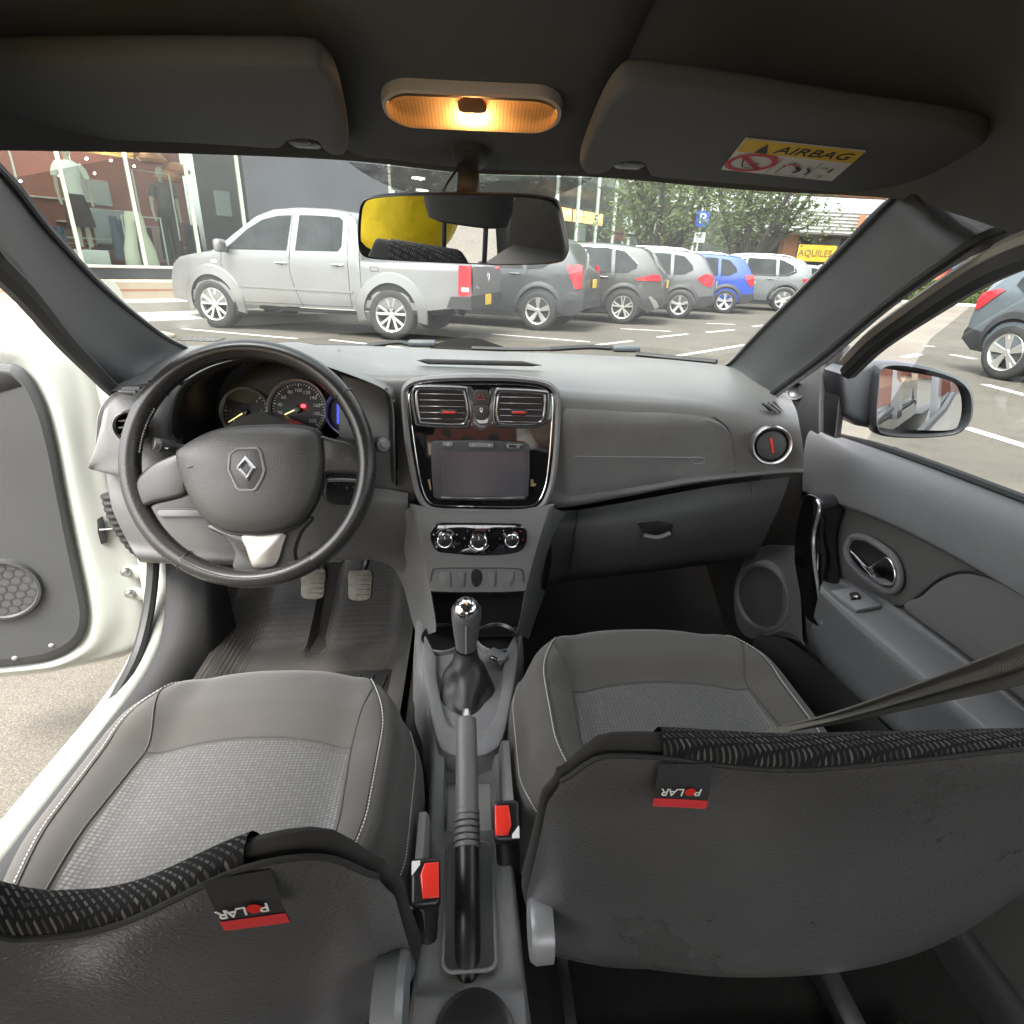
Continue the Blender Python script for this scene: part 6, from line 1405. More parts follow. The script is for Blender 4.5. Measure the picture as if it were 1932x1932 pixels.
# ---- parking sign
PS = thing('parking_sign', 'blue parking sign with white letter on a thin grey post', 'sign', PZ(1318, 520, .0))
py_ = 19.0; o = PY(1325.5, 413, py_); Bs = basis(Vector((-.25, -1, 0)))
obj('post', tube([Vector((o.x-.02, py_+.06, 0)), Vector((o.x-.02, py_+.06, o.z+.3))], .03, 8), STEEL if False else PGR, PS)
sw, sh_ = abs(PY(1337, 413, py_).x-PY(1314, 413, py_).x), PY(1325, 398, py_).z-PY(1325, 428, py_).z
obj('sign_plate', slab(on(o, Bs, rrect(sw, sh_, .03)), Vector((0, .02, 0))), mat('sign blue', (.02, .10, .42), .5), PS, smooth=False)
text('P', sh_*.95, o+Bs@Vector((0, 0, .004)), Bs, WPR, PS, 'letter', .002)
o2 = PY(1320, 448, py_); SPt = obj('small_plate', slab(on(o2, Bs, rrect(sw*.86, sh_*.66, .02)), Vector((0, .02, 0))), mat('pale plate', (.55, .56, .54), .5), PS, smooth=False)
b = bmesh.new()
for k in range(3): rbox(o2+Bs@Vector((0, sh_*.17-sh_*.17*k, .004)), (sw*.55, sh_*.05, .003), 0, 1, Bs, b)
obj('print_lines', b, GPR, SPt, smooth=False)
# ---- trees
BARK = mat('dark bark', (.055, .045, .036), .95, bump=('noise', 14, .9, .03), var=(3, .25))
LEAFM = [mat('leaf green', c, .6, spec=.3) for c in ((.085, .115, .045), (.125, .16, .07), (.165, .195, .09))]
for m_ in LEAFM:
    t = m_.node_tree.nodes.new('ShaderNodeBsdfTranslucent'); t.inputs[0].default_value = (.16, .22, .05, 1); mx_ = m_.node_tree.nodes.new('ShaderNodeMixShader'); mx_.inputs[0].default_value = .35
    o_ = m_.node_tree.nodes['Material Output']; pb = m_.node_tree.nodes['Principled BSDF']
    m_.node_tree.links.new(pb.outputs[0], mx_.inputs[1]); m_.node_tree.links.new(t.outputs[0], mx_.inputs[2]); m_.node_tree.links.new(mx_.outputs[0], o_.inputs[0])
def tree(base, h, spread, label, seed, nst=6, leaves=9000, lean=(0, 0)):
    rnd = random.Random(seed); T = thing('street_tree', label, 'tree', base, group='trees in the car park')
    tb = bmesh.new(); tips = []
    hub = base+Vector((lean[0]*.3, lean[1]*.3, h*.20))
    tube([base, base+Vector((0, 0, h*.1)), hub+Vector((0, 0, h*.06))], lambda t: .26*(1-.25*t), 12, n=8, bm=tb)
    for k in range(nst):
        a = 2*pi*k/nst+rnd.uniform(-.4, .4); rr = spread*rnd.uniform(.35, 1.0)
        e = base+Vector((cos(a)*rr+lean[0], sin(a)*rr+lean[1], h*rnd.uniform(.75, 1.0)))
        s0_ = hub+Vector((cos(a)*.1, sin(a)*.1, -h*.05)); mid1 = s0_.lerp(e, .45)+Vector((rnd.uniform(-.2, .2), rnd.uniform(-.2, .2), -h*.03))
        P = cr([s0_, mid1, e], 12); tube(P, lambda t: .13*(1-t)**.8+.018, 8, bm=tb)
        for q in range(5):
            st = P[rnd.randint(4, 10)]; d = Vector((rnd.uniform(-1, 1), rnd.uniform(-1, 1), rnd.uniform(.1, .9))).normalized()
            en = st+d*h*rnd.uniform(.12, .26); tube([st, st.lerp(en, .5)+Vector((0, 0, -.06)), en], lambda t: .045*(1-t)+.008, 5, n=5, bm=tb); tips += [en, st.lerp(en, .6)]
        tips.append(e)
    bmesh.ops.recalc_face_normals(tb, faces=tb.faces)
    obj('trunk', tb, BARK, T)
    # crown: many leaf blades around the twig ends
    V, F_, MI = [], [], []
    for i in range(leaves):
        c = rnd.choice(tips)+Vector((rnd.gauss(0, .42), rnd.gauss(0, .42), rnd.gauss(.05, .33)))
        d = Vector((rnd.uniform(-1, 1), rnd.uniform(-1, 1), rnd.uniform(-.8, .6))).normalized(); sd_ = d.cross(Vector((rnd.uniform(-1, 1), rnd.uniform(-1, 1), rnd.uniform(-1, 1)))).normalized(); L_ = rnd.uniform(.06, .12)
        n0 = len(V); V += [c-d*L_, c+sd_*L_*.42, c+d*L_, c-sd_*L_*.42]; F_.append((n0, n0+1, n0+2, n0+3)); MI.append(rnd.choice((0, 0, 1, 1, 2)))
    me = bpy.data.meshes.new('crown'); me.from_pydata([tuple(v) for v in V], [], F_); 
    for m_ in LEAFM: me.materials.append(m_)
    me.polygons.foreach_set('material_index', MI); obj('crown', me, None, T, smooth=False, kind='stuff')
    return T
tb1 = PY(1236, 500, 20.0); tree(Vector((tb1.x, 20.0, 0)), 5.6, 2.6, 'leafy tree with several dark stems left of the parking sign', 3, 7, 6200)
tb2 = PY(1395, 505, 24.0); tree(Vector((tb2.x, 24.0, 0)), 6.6, 3.2, 'spreading tree with forked dark trunk right of the parking sign', 11, 8, 8000, (.7, 0))
# ---- hedge, kerb and tarpaulin far right
hk = [PZ(1700, 572, 0), PZ(1990, 588, 0)]
HGD = single('hedge', bmesh.new(), LEAFM[0], 'clipped low hedge behind a kerb, seen through the right window', 'hedge')
rnd = random.Random(5); V, F_, MI = [], [], []
d = (hk[1]-hk[0]); n_ = Vector((-d.y, d.x, 0)).normalized()
if n_.y < 0: n_ = -n_
zt_ = 1.0
for i in range(16000):
    t = rnd.random(); w_ = rnd.random()*1.2; zz = rnd.random()*zt_
    f = rnd.random()
    if f < .6: w_ = rnd.random()*.12
    elif f < .9: zz = zt_-rnd.random()*.1
    c = hk[0]+d*t+n_*(.35+w_)+Vector((0, 0, .15+zz*(1+.08*sin(t*40))))
    dd = Vector((rnd.uniform(-1, 1), rnd.uniform(-1, 1), rnd.uniform(-1, 1))).normalized(); s_ = dd.cross(Vector((rnd.uniform(-1, 1), rnd.uniform(-1, 1), rnd.uniform(-1, 1)))).normalized(); L_ = rnd.uniform(.04, .09)
    n0 = len(V); V += [c-dd*L_, c+s_*L_*.5, c+dd*L_, c-s_*L_*.5]; F_.append((n0, n0+1, n0+2, n0+3)); MI.append(rnd.choice((0, 0, 1)))
me = HGD.data; me.from_pydata([tuple(v) for v in V], [], F_)
me.materials.append(LEAFM[1]); me.polygons.foreach_set('material_index', MI)
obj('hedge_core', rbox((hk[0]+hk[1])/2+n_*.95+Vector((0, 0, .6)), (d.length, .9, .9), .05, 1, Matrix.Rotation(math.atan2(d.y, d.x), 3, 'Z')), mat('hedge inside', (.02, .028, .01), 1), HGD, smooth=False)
setting('kerb', rbox((hk[0]+hk[1])/2+n_*.1+Vector((0, 0, .07)), (d.length, .25, .15), .02, 1, Matrix.Rotation(math.atan2(d.y, d.x), 3, 'Z')), KERB, smooth=False)
TY = 33.0
TP = thing('market_stall', 'stall draped with a blue tarpaulin behind the hedge', 'stall', PY(1890, 530, TY))
q = [[PY(u, v, TY+dy) for u, v, dy in r] for r in ([(1800, 500, 0), (1860, 497, -.3), (1932, 492, .2), (2000, 488, 0)], [(1795, 520, 0), (1860, 522, -.2), (1932, 516, .3), (2000, 510, 0)], [(1790, 545, 0), (1860, 548, -.3), (1932, 542, .1), (2000, 540, 0)])]
obj('tarpaulin', loft(q, 30, 14, thick=.03), mat('blue tarpaulin', (.10, .15, .26), .5, var=(2, .2)), TP)
obj('roof', rbox(PY(1930, 485, TY+.8), (9, 2.5, .5), .1), mat('pale roof', (.40, .43, .42), .5), TP)
obj('roof_edge', rbox(PY(1930, 492, TY-.3), (9, .1, .25), .03), DARKW, TP, smooth=False)
obj('marker_light', rbox(PY(1896, 490, TY-.4), (.5, .1, .2), .04), mat('orange marker', (.8, .22, .05), .5), TP)
single('red_hoarding', ybox(1745, 508, 1806, 560, TY+1, .3), mat('red hoarding', (.45, .10, .07), .7, var=(1, .3)), 'dull red hoarding beside the blue tarpaulin', 'hoarding', smooth=False)
# ================================================================== parked cars
TYRE = mat('tyre rubber', (.022, .022, .022), .8)
ALLOY = mat('alloy wheel', (.66, .65, .62), .28, .85)
WSHADE = mat('wheel shade black', (.012, .012, .012), .9)  # flat black in place of shade in wheel openings and behind spokes
CGL = mat('tinted car window', (.028, .032, .033), .05, spec=.12, var=(2.2, .6))
TRIMB = mat('car black trim', (.03, .03, .032), .55)
LAMPR = mat('tail lamp red', (.50, .02, .03), .2, coat=.8)
PLATE = mat('yellow number plate', (.70, .48, .05), .5)
def paint(name, c, metal=.35): return mat(name, c, .38, metal, coat=.55, var=(1.5, .10))
def interp(P, x):
    if x <= P[0][0]: return P[0][1]
    for (a, b), (c, d) in zip(P, P[1:]):
        if x <= c: return b+(d-b)*(x-a)/max(1e-6, c-a)
    return P[-1][1]
def sm(P, n=8):
    """smoothed profile as dense points"""
    Q = cr([Vector((a, b, 0)) for a, b in P], (len(P)-1)*n+1); return [(q.x, q.y) for q in Q]
def make_car(name, label, contact, heading, sp):
    L, Wd = sp['L'], sp['W']; top_ = sp['top']; bot_ = sp['bot']; belt = sp['belt']; H = max(z for _, z in top_)
    rw = sp['wheels'][0]; r = sp['r']
    hd_ = Vector((cos(heading), sin(heading), 0)); lf = Vector((-hd_.y, hd_.x, 0))
    side = sp.get('side', 1)
    loc = Vector((contact.x, contact.y, 0)) - hd_*rw - lf*(side*(Wd/2-.10))
    T = thing(name, label, sp.get('cat', 'car'), loc, sp.get('group', 'cars parked across the lot'), heading)
    cabin = sp['cabin']    # (x rear, x front) of the glasshouse, where the sides lean in
    def plan(x):
        e0, e1 = x/.9, (L-x)/1.1
        return 1-.13*(max(0, 1-e0)**2.2)-.20*(max(0, 1-e1)**2.2)
    def hw(x, z):
        w_ = Wd/2*plan(x)
        w_ *= 1-.06*ss(.5, .15, z)-.015*abs(z-.62)*2
        if z > belt:
            w_ *= 1-sp.get('tumble', .20)*((z-belt)/(H-belt))
        return w_
    xs = sorted(set([x for x, _ in top_]+[L*i/40 for i in range(41)]))
    G = []
    for x in xs:
        zt_, zb_ = interp(top_, x), interp(bot_, x); row = []
        zr = zt_-.055
        for k in range(13):
            z = zb_+(zr-zb_)*k/12; row.append(Vector((x, hw(x, z), z)))
        wt = hw(x, zr)
        for a, dz in ((.985, .028), (.94, .046), (.82, .055), (.5, .066), (0, .070)): row.append(Vector((x, wt*a, zr+dz)))
        row += [Vector((p.x, -p.y, p.z)) for p in row[-2::-1]]
        G.append(row)
    b = gridmesh(G)
    for rr_ in (0, -1):
        pass
    vs_ = [v for v in b.verts]; nrow = len(G[0])
    b.verts.ensure_lookup_table()
    for idx in (0, len(G)-1):
        try: b.faces.new([b.verts[idx*nrow+i] for i in range(nrow)])
        except ValueError: pass
    bmesh.ops.recalc_face_normals(b, faces=b.faces)
    obj('body', b, sp['paint'], T, local=True, ang=38)
    def pdense(P, n=5):
        out = []
        for i, p in enumerate(P):
            q = P[(i+1) % len(P)]
            for k in range(n): out.append((p[0]+(q[0]-p[0])*k/n, p[1]+(q[1]-p[1])*k/n))
        return out
    def patch(nm, P, m, e=.004, sides=(1, -1), par=None, thick=0):
        o = None
        for s in sides:
            b = bmesh.new(); pts = pdense(P)
            f = b.faces.new([b.verts.new((x, s*(hw(x, z)+e), z)) for x, z in pts])
            if thick:
                ex_ = bmesh.ops.extrude_face_region(b, geom=[f]); bmesh.ops.translate(b, verts=[q for q in ex_['geom'] if isinstance(q, bmesh.types.BMVert)], vec=Vector((0, -s*thick, 0)))
            bmesh.ops.triangulate(b, faces=b.faces); bmesh.ops.recalc_face_normals(b, faces=b.faces)
            o = obj(nm, b, m, par or T, local=True, smooth=False)
        return o
    def wline(nm, P, m, rad=.006, e=.003, sides=(1, -1)):
        for s in sides: obj(nm, tube([Vector((x, s*(hw(x, z)+e), z)) for x, z in pdense(P, 4)[:-3]], rad, 5), m, T, local=True)
    for P in sp['windows']: patch('window', P, CGL, .010)
    if sp.get('chrome'):
        wline('window_trim', sp['chrome'], CHR if sp.get('chrome_m') is None else sp['chrome_m'], .012, .010)
    for P in sp.get('gaps', ()): wline('panel_gap', P, TRIMB, .005, .0)
    for P in sp.get('trim', ()): patch('side_trim', P, TRIMB, .012, thick=.03)
    for P in sp.get('lamps', ()): patch('tail_light', P, LAMPR, .015, thick=.06)
    for P in sp.get('clear', ()): patch('lamp_lens', P, WPR, .018, thick=.01)
    for P in sp.get('light', ()): patch('bright_trim', P, SIL, .016, thick=.02)
    for (x, z) in sp.get('handles', ()):
        for s in (1, -1):
            hm = sp.get('handle_m', sp['paint']); y = s*(hw(x, z)+.022)
            obj('door_handle', tube([Vector((x-.10, s*(hw(x, z)), z)), Vector((x-.085, y, z)), Vector((x+.085, y, z+.005)), Vector((x+.10, s*(hw(x, z)), z+.005))], .014, 8), hm, T, local=True)
            obj('handle_cup', slab([Vector((x+.05*cos(a), s*(hw(x, z)+.003), z+.028*sin(a))) for a in [2*pi*k/14 for k in range(14)]], Vector((0, -s*.004, 0))), TRIMB, T, local=True)
    # rear face: window, lamps, plate
    def rx(z):      # x of the rear skin at height z
        for (a, b_), (c, d) in zip(top_, top_[1:]):
            if b_ <= z <= d: return a+(c-a)*(z-b_)/max(1e-6, d-b_)
        return 0
    def rear(nm, P, m, e=.006, sides=(1,), par=None):
        for s in sides:
            pts = pdense(P, 4); b = bmesh.new(); f = b.faces.new([b.verts.new((rx(z+.055)-e if z > top_[0][1]-.06 else -e, s*y, z)) for y, z in pts]); bmesh.ops.triangulate(b, faces=b.faces); obj(nm, b, m, par or T, local=True, smooth=False)
    for P in sp.get('rear_win', ()): rear('rear_window', P, CGL)
    for P in sp.get('rear_lamp', ()): rear('tail_light', P, LAMPR, .012, (1, -1))
    for P in sp.get('rear_dark', ()): rear('rear_bumper', P, TRIMB, .008)
    if sp.get('plate'): obj('number_plate', rbox((-.015 if not sp.get('plate_x') else sp['plate_x'], 0, sp['plate']), (.012, .34, .16), .004, 1), PLATE, T, local=True)
    # roof rails, mirrors
    if sp.get('rails'):
        x0, x1 = sp['rails']
        for s in (1, -1):
            P = [Vector((x0+(x1-x0)*t, s*(hw(x0+(x1-x0)*t, H-.05)*.93), interp(top_, x0+(x1-x0)*t)+.035*min(1, 8*t, 8*(1-t)))) for t in [i/14 for i in range(15)]]
            obj('roof_rail', tube(P, .016, 8), sp.get('rail_m', SIL), T, local=True)
    if sp.get('mirror'):
        x, z = sp['mirror']
        for s in (1, -1):
            y = s*(hw(x, z)+.13); Mm = obj('wing_mirror', rbox((x, y, z+.07), (.13, .20, .19), .05, 3), sp['paint'], T, local=True)
            obj('mirror_foot', tube([Vector((x-.02, s*hw(x, z), z)), Vector((x, y, z+.01))], .025, 8), TRIMB, Mm, local=True)
    # wheels
    for wx in sp['wheels']:
        for s in (1, -1):
            yv = s*(hw(wx, r)+.006)
            patch('wheel_arch_shade', [(wx+(r+.07)*cos(a), max(interp(bot_, wx)-.01, r+.02+(r+.07)*sin(a))) for a in [R_(-8+196*k/24) for k in range(25)]], WSHADE, .006, (s,))  # black patch on the body side, painted as the shaded wheel opening
            fo_, fw, fm = sp.get('flare', (.07, .05, None)); fm = fm or TRIMB
            b = bmesh.new(); rows_ = []
            for rad, e in ((r+fo_, .0), (r+fo_, .030), (r+fo_+fw, .022), (r+fo_+fw+.02, .0)):
                rows_.append([Vector((wx+rad*cos(a), s*(hw(wx+rad*cos(a), max(.2, r+.02+rad*sin(a)))+e), r+.02+rad*sin(a)*sp.get('flare_z', 1))) for a in [R_(sp.get('flare_a', -6)+(180-2*sp.get('flare_a', -6))*k/26) for k in range(27)]])
            gridmesh(rows_, bm=b); bmesh.ops.recalc_face_normals(b, faces=b.faces); obj('arch_flare', b, fm, T, local=True)
            yo = s*(Wd/2*plan(wx)-.005+sp.get('wheel_out', .012)); ax_ = Vector((0, s, 0)); tw = .235
            W_ = obj('wheel', lathe([(r*.66, -.004), (r*.70, .0), (r*.80, .004), (r*.93, -.004), (r*.985, -.025), (r, -.06), (r, -tw+.05), (r*.97, -tw), (r*.6, -tw)], (wx, yo, r), ax_, 48), TYRE, T, local=True)
            if s != side: continue
            rr_ = r*.66
            obj('rim', lathe([(rr_*1.02, -.004), (rr_*1.0, .004), (rr_*.95, -.004), (rr_*.90, -.03), (rr_*.88, -.10)], (wx, yo, r), ax_, 48), ALLOY, W_, local=True)
            obj('wheel_back', lathe([(0, -.075), (rr_*.9, -.075)], (wx, yo, r), ax_, 32), WSHADE if not sp.get('grey_back') else TRIMB, W_, local=True)
            n, tw2, pair = sp['spokes']; b = bmesh.new()
            for k in range(n):
                a = 2*pi*k/n+.3
                for dth in ((-pair, pair) if pair else (0,)):
                    i0, i1 = rr_*.14, rr_*.96; a1 = a+dth+sp.get('twist', 0); a0 = a+dth*.3
                    def pt(rad, ang, h): return Vector((wx+rad*cos(ang), yo+s*h, r+rad*sin(ang)))
                    w0_, w1_ = tw2*.9/2, tw2*1.15/2
                    q0 = [pt(i0, a0-w0_/i0*.5*.06, -.012), pt(i0, a0+w0_/i0*.5*.06, -.012)]
                    pts = []
                    d0, d1 = pt(i0, a0, -.018), pt(i1, a1, -.002); tn_ = (d1-d0).cross(ax_).normalized()
                    pts = [d0+tn_*w0_, d1+tn_*w1_, d1-tn_*w1_, d0-tn_*w0_]
                    slab(pts, ax_*-.03, .004, 1, bm=b)
            obj('spoke', b, ALLOY, W_, local=True, smooth=False)
            obj('hub_cap', lathe([(0, -.006), (rr_*.15, -.008), (rr_*.19, -.02)], (wx, yo, r), ax_, 20), ALLOY, W_, local=True)
    return T, hw, patch
# ---- pickup
SILV = paint('silver paint', (.215, .215, .212), .5)
HP = math.atan2(PZ(415, 617, 0).y-PZ(745, 640, 0).y, PZ(415, 617, 0).x-PZ(745, 640, 0).x)
pk_top = [(0, .70), (.03, .95), (.05, 1.09), (.1, 1.12), (1.66, 1.12), (1.70, 1.13), (1.76, 1.45), (1.82, 1.68), (1.95, 1.775), (2.3, 1.82), (2.8, 1.83), (3.2, 1.80), (3.5, 1.70), (3.85, 1.46), (4.12, 1.26), (4.28, 1.185), (4.6, 1.14), (4.95, 1.08), (5.12, .98), (5.22, .80), (5.25, .55)]
pick = dict(L=5.25, W=1.95, top=pk_top, bot=[(0, .52), (.4, .50), (1.0, .42), (3.9, .40), (4.6, .38), (5.25, .42)], belt=1.16, tumble=.20, cabin=(1.7, 4.2), wheels=(1.24, 4.335), r=.375, paint=SILV, cat='pickup truck',
    windows=[[(3.98, 1.21), (3.90, 1.28), (3.62, 1.50), (3.36, 1.64), (3.10, 1.70), (2.88, 1.71), (2.93, 1.22)], [(2.78, 1.225), (2.74, 1.715), (2.40, 1.715), (2.08, 1.70), (2.02, 1.66), (2.02, 1.30), (2.08, 1.235)]],
    gaps=[[(4.06, 1.20), (4.10, 1.0), (4.05, .75), (3.86, .44)], [(2.86, 1.74), (2.88, 1.2), (2.90, .95), (2.84, .7), (2.72, .42)], [(1.92, 1.74), (1.92, 1.2), (1.90, .62), (1.88, .45)], [(3.86, .44), (1.88, .46)], [(1.74, 1.42), (1.72, 1.1), (1.70, .46)], [(1.55, 1.04), (1.42, 1.04), (1.42, .98), (1.55, .98), (1.55, 1.04)]],
    lamps=[[(.02, .70), (.02, 1.11), (.19, 1.11), (.19, .72), (.16, .69)]], clear=[[(.04, .755), (.04, .81), (.145, .81), (.145, .755)]],
    handles=[(3.03, 1.04), (2.08, 1.045)], handle_m=CHR, flare=(.06, .13, SILV), flare_a=-14, rear_dark=[[(-.9, .52), (-.9, .70), (.9, .70), (.9, .52)]], trim=[[(.0, .50), (.0, .68), (.30, .68), (.36, .52)]],
    mirror=(3.98, 1.18), spokes=(5, .035, .26), plate=.62, plate_x=-.02, side=1)
PKT, phw, ppatch = make_car('pickup_truck', 'silver double cab pickup nearest the car, parked before the dark wall', PZ(745, 641, 0), HP, pick)
# tailgate badge and crease line, opened-look steering wheel in the window
obj('tailgate', loft([[Vector((-.012-.0*abs(y), y, z)) for y in (-.78, -.4, 0, .4, .78)] for z in (.72, .80, .95, 1.06)], 12, 10, thick=.008), SILV, PKT, local=True)
bd = obj('round_badge', lathe([(.05, .0), (.062, .006), (.072, .004), (.075, 0)], (-.014, 0, .95), (-1, 0, 0), 28), CHR, PKT, local=True)
b = bmesh.new()
for pts in (((-.045, .035), (-.012, -.045), (0, -.005), (.012, -.045), (.045, .035)), ((-.022, .05), (0, .012), (.022, .05))):
    tube([Vector((-.018, -y, .95+z)) for y, z in pts], .007, 5, bm=b)
obj('badge_letters', b, CHR, bd, local=True, smooth=False)
text('TDI', .07, PKT.matrix_basis @ Vector((0, 0, 0)) if False else Vector((0, 0, 0)), Matrix.Identity(3), CHR, PKT, 'model_lettering', .003)
tl_ = bpy.data.objects['model_lettering']; tl_.matrix_parent_inverse = Matrix.Identity(4); tl_.matrix_basis = Matrix.Translation((-.02, .62, .80)) @ Matrix(((0, 0, -1), (-1, 0, 0), (0, 1, 0))).to_4x4()
for (x, z, d) in ((4.22, 1.02, .05),): ppatch('side_repeater', [(x-d, z-.02), (x+d, z-.02), (x+d, z+.02), (x-d, z+.02)], WPR, .008)
ppatch('body_crease', [(3.95, .70), (1.85, .685), (1.85, .655), (3.93, .665)], SILV, .012, thick=.02)
for s in (1, -1): obj('side_step', tube([Vector((3.6, s*.80, .36)), Vector((3.2, s*.86, .36)), Vector((2.2, s*.86, .36)), Vector((1.85, s*.80, .36))], .03, 8), TRIMB, PKT, local=True)
obj('mud_flap', rbox((3.93, .86, .36), (.02, .22, .28), .005, 1), TRIMB, PKT, local=True, smooth=False)
# ---- SUV family
def suv(L=4.5, W=1.84, H=1.66, **k):
    f = L/4.5; hz = H/1.66
    top = [(0, .52), (.02, .80), (.06, 1.02), (.16, 1.16), (.30, 1.36), (.42, 1.50), (.55, 1.575), (.9, 1.625), (1.5, 1.66), (2.1, 1.655), (2.6, 1.60), (2.95, 1.48), (3.35, 1.20), (3.55, 1.09), (3.9, 1.03), (4.25, .93), (4.43, .78), (4.5, .5)]
    top = [(a*f, .3+(b-.3)*hz) for a, b in top]
    sc_p = lambda P: [(a*f, .3+(b-.3)*hz) for a, b in P]
    d = dict(L=L, W=W, top=top, bot=[(0, .42), (.3, .30), (1.0, .22), (L-1, .22), (L-.3, .28), (L, .40)], belt=.3+.77*hz, cabin=(.3, 3.4), wheels=(.83*f, .83*f+2.62*f), r=.345,
        windows=[sc_p([(3.18, 1.10), (3.05, 1.24), (2.75, 1.44), (2.45, 1.53), (2.10, 1.555), (2.14, 1.07)]), sc_p([(2.04, 1.065), (2.0, 1.555), (1.5, 1.555), (1.22, 1.54), (1.16, 1.06)]), sc_p([(1.08, 1.06), (1.13, 1.53), (.86, 1.49), (.62, 1.27), (.60, 1.18), (.80, 1.08)])],
        gaps=[sc_p([(3.30, 1.08), (3.34, .8), (3.2, .30)]), sc_p([(2.09, 1.56), (2.10, 1.0), (2.06, .30)]), sc_p([(1.12, 1.52), (1.06, 1.05), (1.12, .85), (1.3, .32)]), sc_p([(3.2, .30), (1.3, .32)])],
        handles=[(2.28*f, .3+.66*hz), (1.30*f, .3+.67*hz)], mirror=(3.12*f, .3+.80*hz), flare=(.055, .06, TRIMB), trim=[sc_p([(.9, .22), (.9, .34), (3.0, .34), (3.0, .22)]), sc_p([(.0, .42), (.02, .60), (.36, .56), (.40, .30), (.2, .30)])],
        rear_win=[[(-.62, 1.22), (-.50, 1.50), (.50, 1.50), (.62, 1.22)]], rear_dark=[[(-.8, .42), (-.8, .56), (.8, .56), (.8, .42)]], plate=.86, plate_x=.0, spokes=(5, .05, 0), side=1)
    d.update(k); return d
HS = R_(180-23)
S1 = suv(4.6, 1.85, 1.72, paint=paint('dark grey paint', (.055, .060, .062)), lamps=[[(.07, 1.16), (.12, 1.19), (.36, 1.17), (.28, .98), (.16, .76), (.05, .80)]], spokes=(5, .05, .10), rails=(.9, 2.6), r=.36)
make_car('suv_car', 'dark grey SUV just behind the pickup with tall red lamps and yellow plate', PZ(1015, 623, 0), HS, S1)
S2 = suv(4.46, 1.83, 1.66, paint=paint('brown grey paint', (.062, .062, .058)), lamps=[[(.06, .96), (.10, 1.05), (.22, 1.06), (.62, .955), (.56, .925), (.10, .925)]], chrome=[(3.15, 1.12), (2.78, 1.46), (2.1, 1.58), (1.3, 1.57), (.9, 1.51), (.60, 1.26)], spokes=(5, .030, .18), light=[[(.03, .40), (.10, .52), (.24, .62), (.28, .60), (.18, .46), (.12, .36)]], r=.36)
make_car('suv_car', 'brownish grey SUV with chrome window line and narrow horizontal red lamps', PZ(1172, 611, 0), HS, S2)
S3 = suv(4.4, 1.80, 1.66, paint=paint('mid grey paint', (.11, .11, .11)), lamps=[[(.05, 1.0), (.14, 1.10), (.30, 1.10), (.46, .98), (.28, .84), (.10, .80)]], rails=(.7, 2.4), spokes=(5, .06, .0), r=.345)
make_car('suv_car', 'mid grey SUV with pale roof rails and kinked red lamps beside the blue car', PZ(1278, 601, 0), HS, S3)
S4 = suv(4.25, 1.78, 1.66, paint=paint('blue paint', (.022, .060, .33), .3), lamps=[[(.06, 1.08), (.10, 1.12), (.34, 1.10), (.24, .92), (.12, .78), (.05, .84)]], spokes=(5, .045, .14), rails=(.9, 2.2), r=.345)
make_car('suv_car', 'bright blue compact SUV in the middle of the row', PZ(1363, 591, 0), HS, S4)
S5 = suv(5.0, 1.98, 1.76, paint=paint('pale silver paint', (.16, .17, .17), .35), lamps=[[(.05, 1.0), (.09, 1.07), (.46, 1.05), (.40, .93), (.08, .92)]], chrome=[(3.5, 1.13), (3.0, 1.52), (2.2, 1.66), (1.2, 1.63), (.78, 1.44), (.74, 1.28), (1.0, 1.14), (3.4, 1.12)], rails=(.8, 3.0), spokes=(6, .075, 0), twist=.35, r=.385)
make_car('suv_car', 'large pale silver SUV with chrome framed side windows at the row end', PZ(1472, 588, 0), HS, S5)
S6 = suv(4.4, 1.8, 1.62, paint=paint('white grey paint', (.30, .29, .285), .1), lamps=[[(.05, 1.0), (.09, 1.07), (.36, 1.05), (.3, .93), (.08, .92)]], spokes=(5, .05, 0))
make_car('suv_car', 'whitish car mostly hidden behind the large pale silver SUV', PZ(1530, 572, 0), HS, S6)
S7 = suv(4.3, 1.8, 1.7, paint=paint('black paint', (.02, .022, .03), .3), lamps=[[(.05, 1.0), (.09, 1.07), (.36, 1.05), (.3, .93), (.08, .92)]], spokes=(5, .05, 0), rails=(.8, 2.4))
make_car('suv_car', 'dark car at the far row end under the yellow banner', PZ(1600, 570, 0), HS, S7)
# car seen through the right side window
S8 = suv(4.15, 1.80, 1.60, paint=paint('blue grey paint', (.13, .155, .172), .35), lamps=[[(.04, .95), (.10, 1.04), (.34, 1.10), (.44, 1.08), (.30, .97), (.14, .84), (.05, .82)]], spokes=(5, .05, .15), twist=.12, side=-1, r=.345, flare=(.05, .08, TRIMB), group='cars parked across the lot')
make_car('crossover_car', 'blue grey crossover parked alone, cut off by the right window', PZ(1890, 716, 0), R_(-84), S8)

# ================================================================== wipers outside the glass
def wiper(pts, label, hub):
    Wp = thing('windscreen_wiper', label, 'wiper', PY(*hub), group='windscreen wipers')
    P = [PY(*p)+Vector((0, .02, .0)) for p in pts]
    obj('wiper_arm', tube(P[:3], .006, 8, n=12), RUB, Wp); 
    obj('wiper_blade', tube(P[2:], .0075, 6, n=12, flat=.7), RUB, Wp)
    h = PY(*hub)+Vector((0, .02, 0)); d = (PY(hub[0]+30, hub[1]+1, hub[2])-PY(hub[0]-30, hub[1], hub[2])).normalized(); B = Matrix((d, Vector((0, .3, 1)).cross(d), Vector((0, .3, 1)))).transposed()
    obj('wiper_cap', rbox(h, (.068, .026, .016), .006, 3, Matrix((d, Vector((0, 1, 0)), Vector((0, 0, 1)))).transposed()), mat('wiper cap', (.065, .072, .08), .5) if 'wiper cap' not in bpy.data.materials else bpy.data.materials['wiper cap'], Wp)
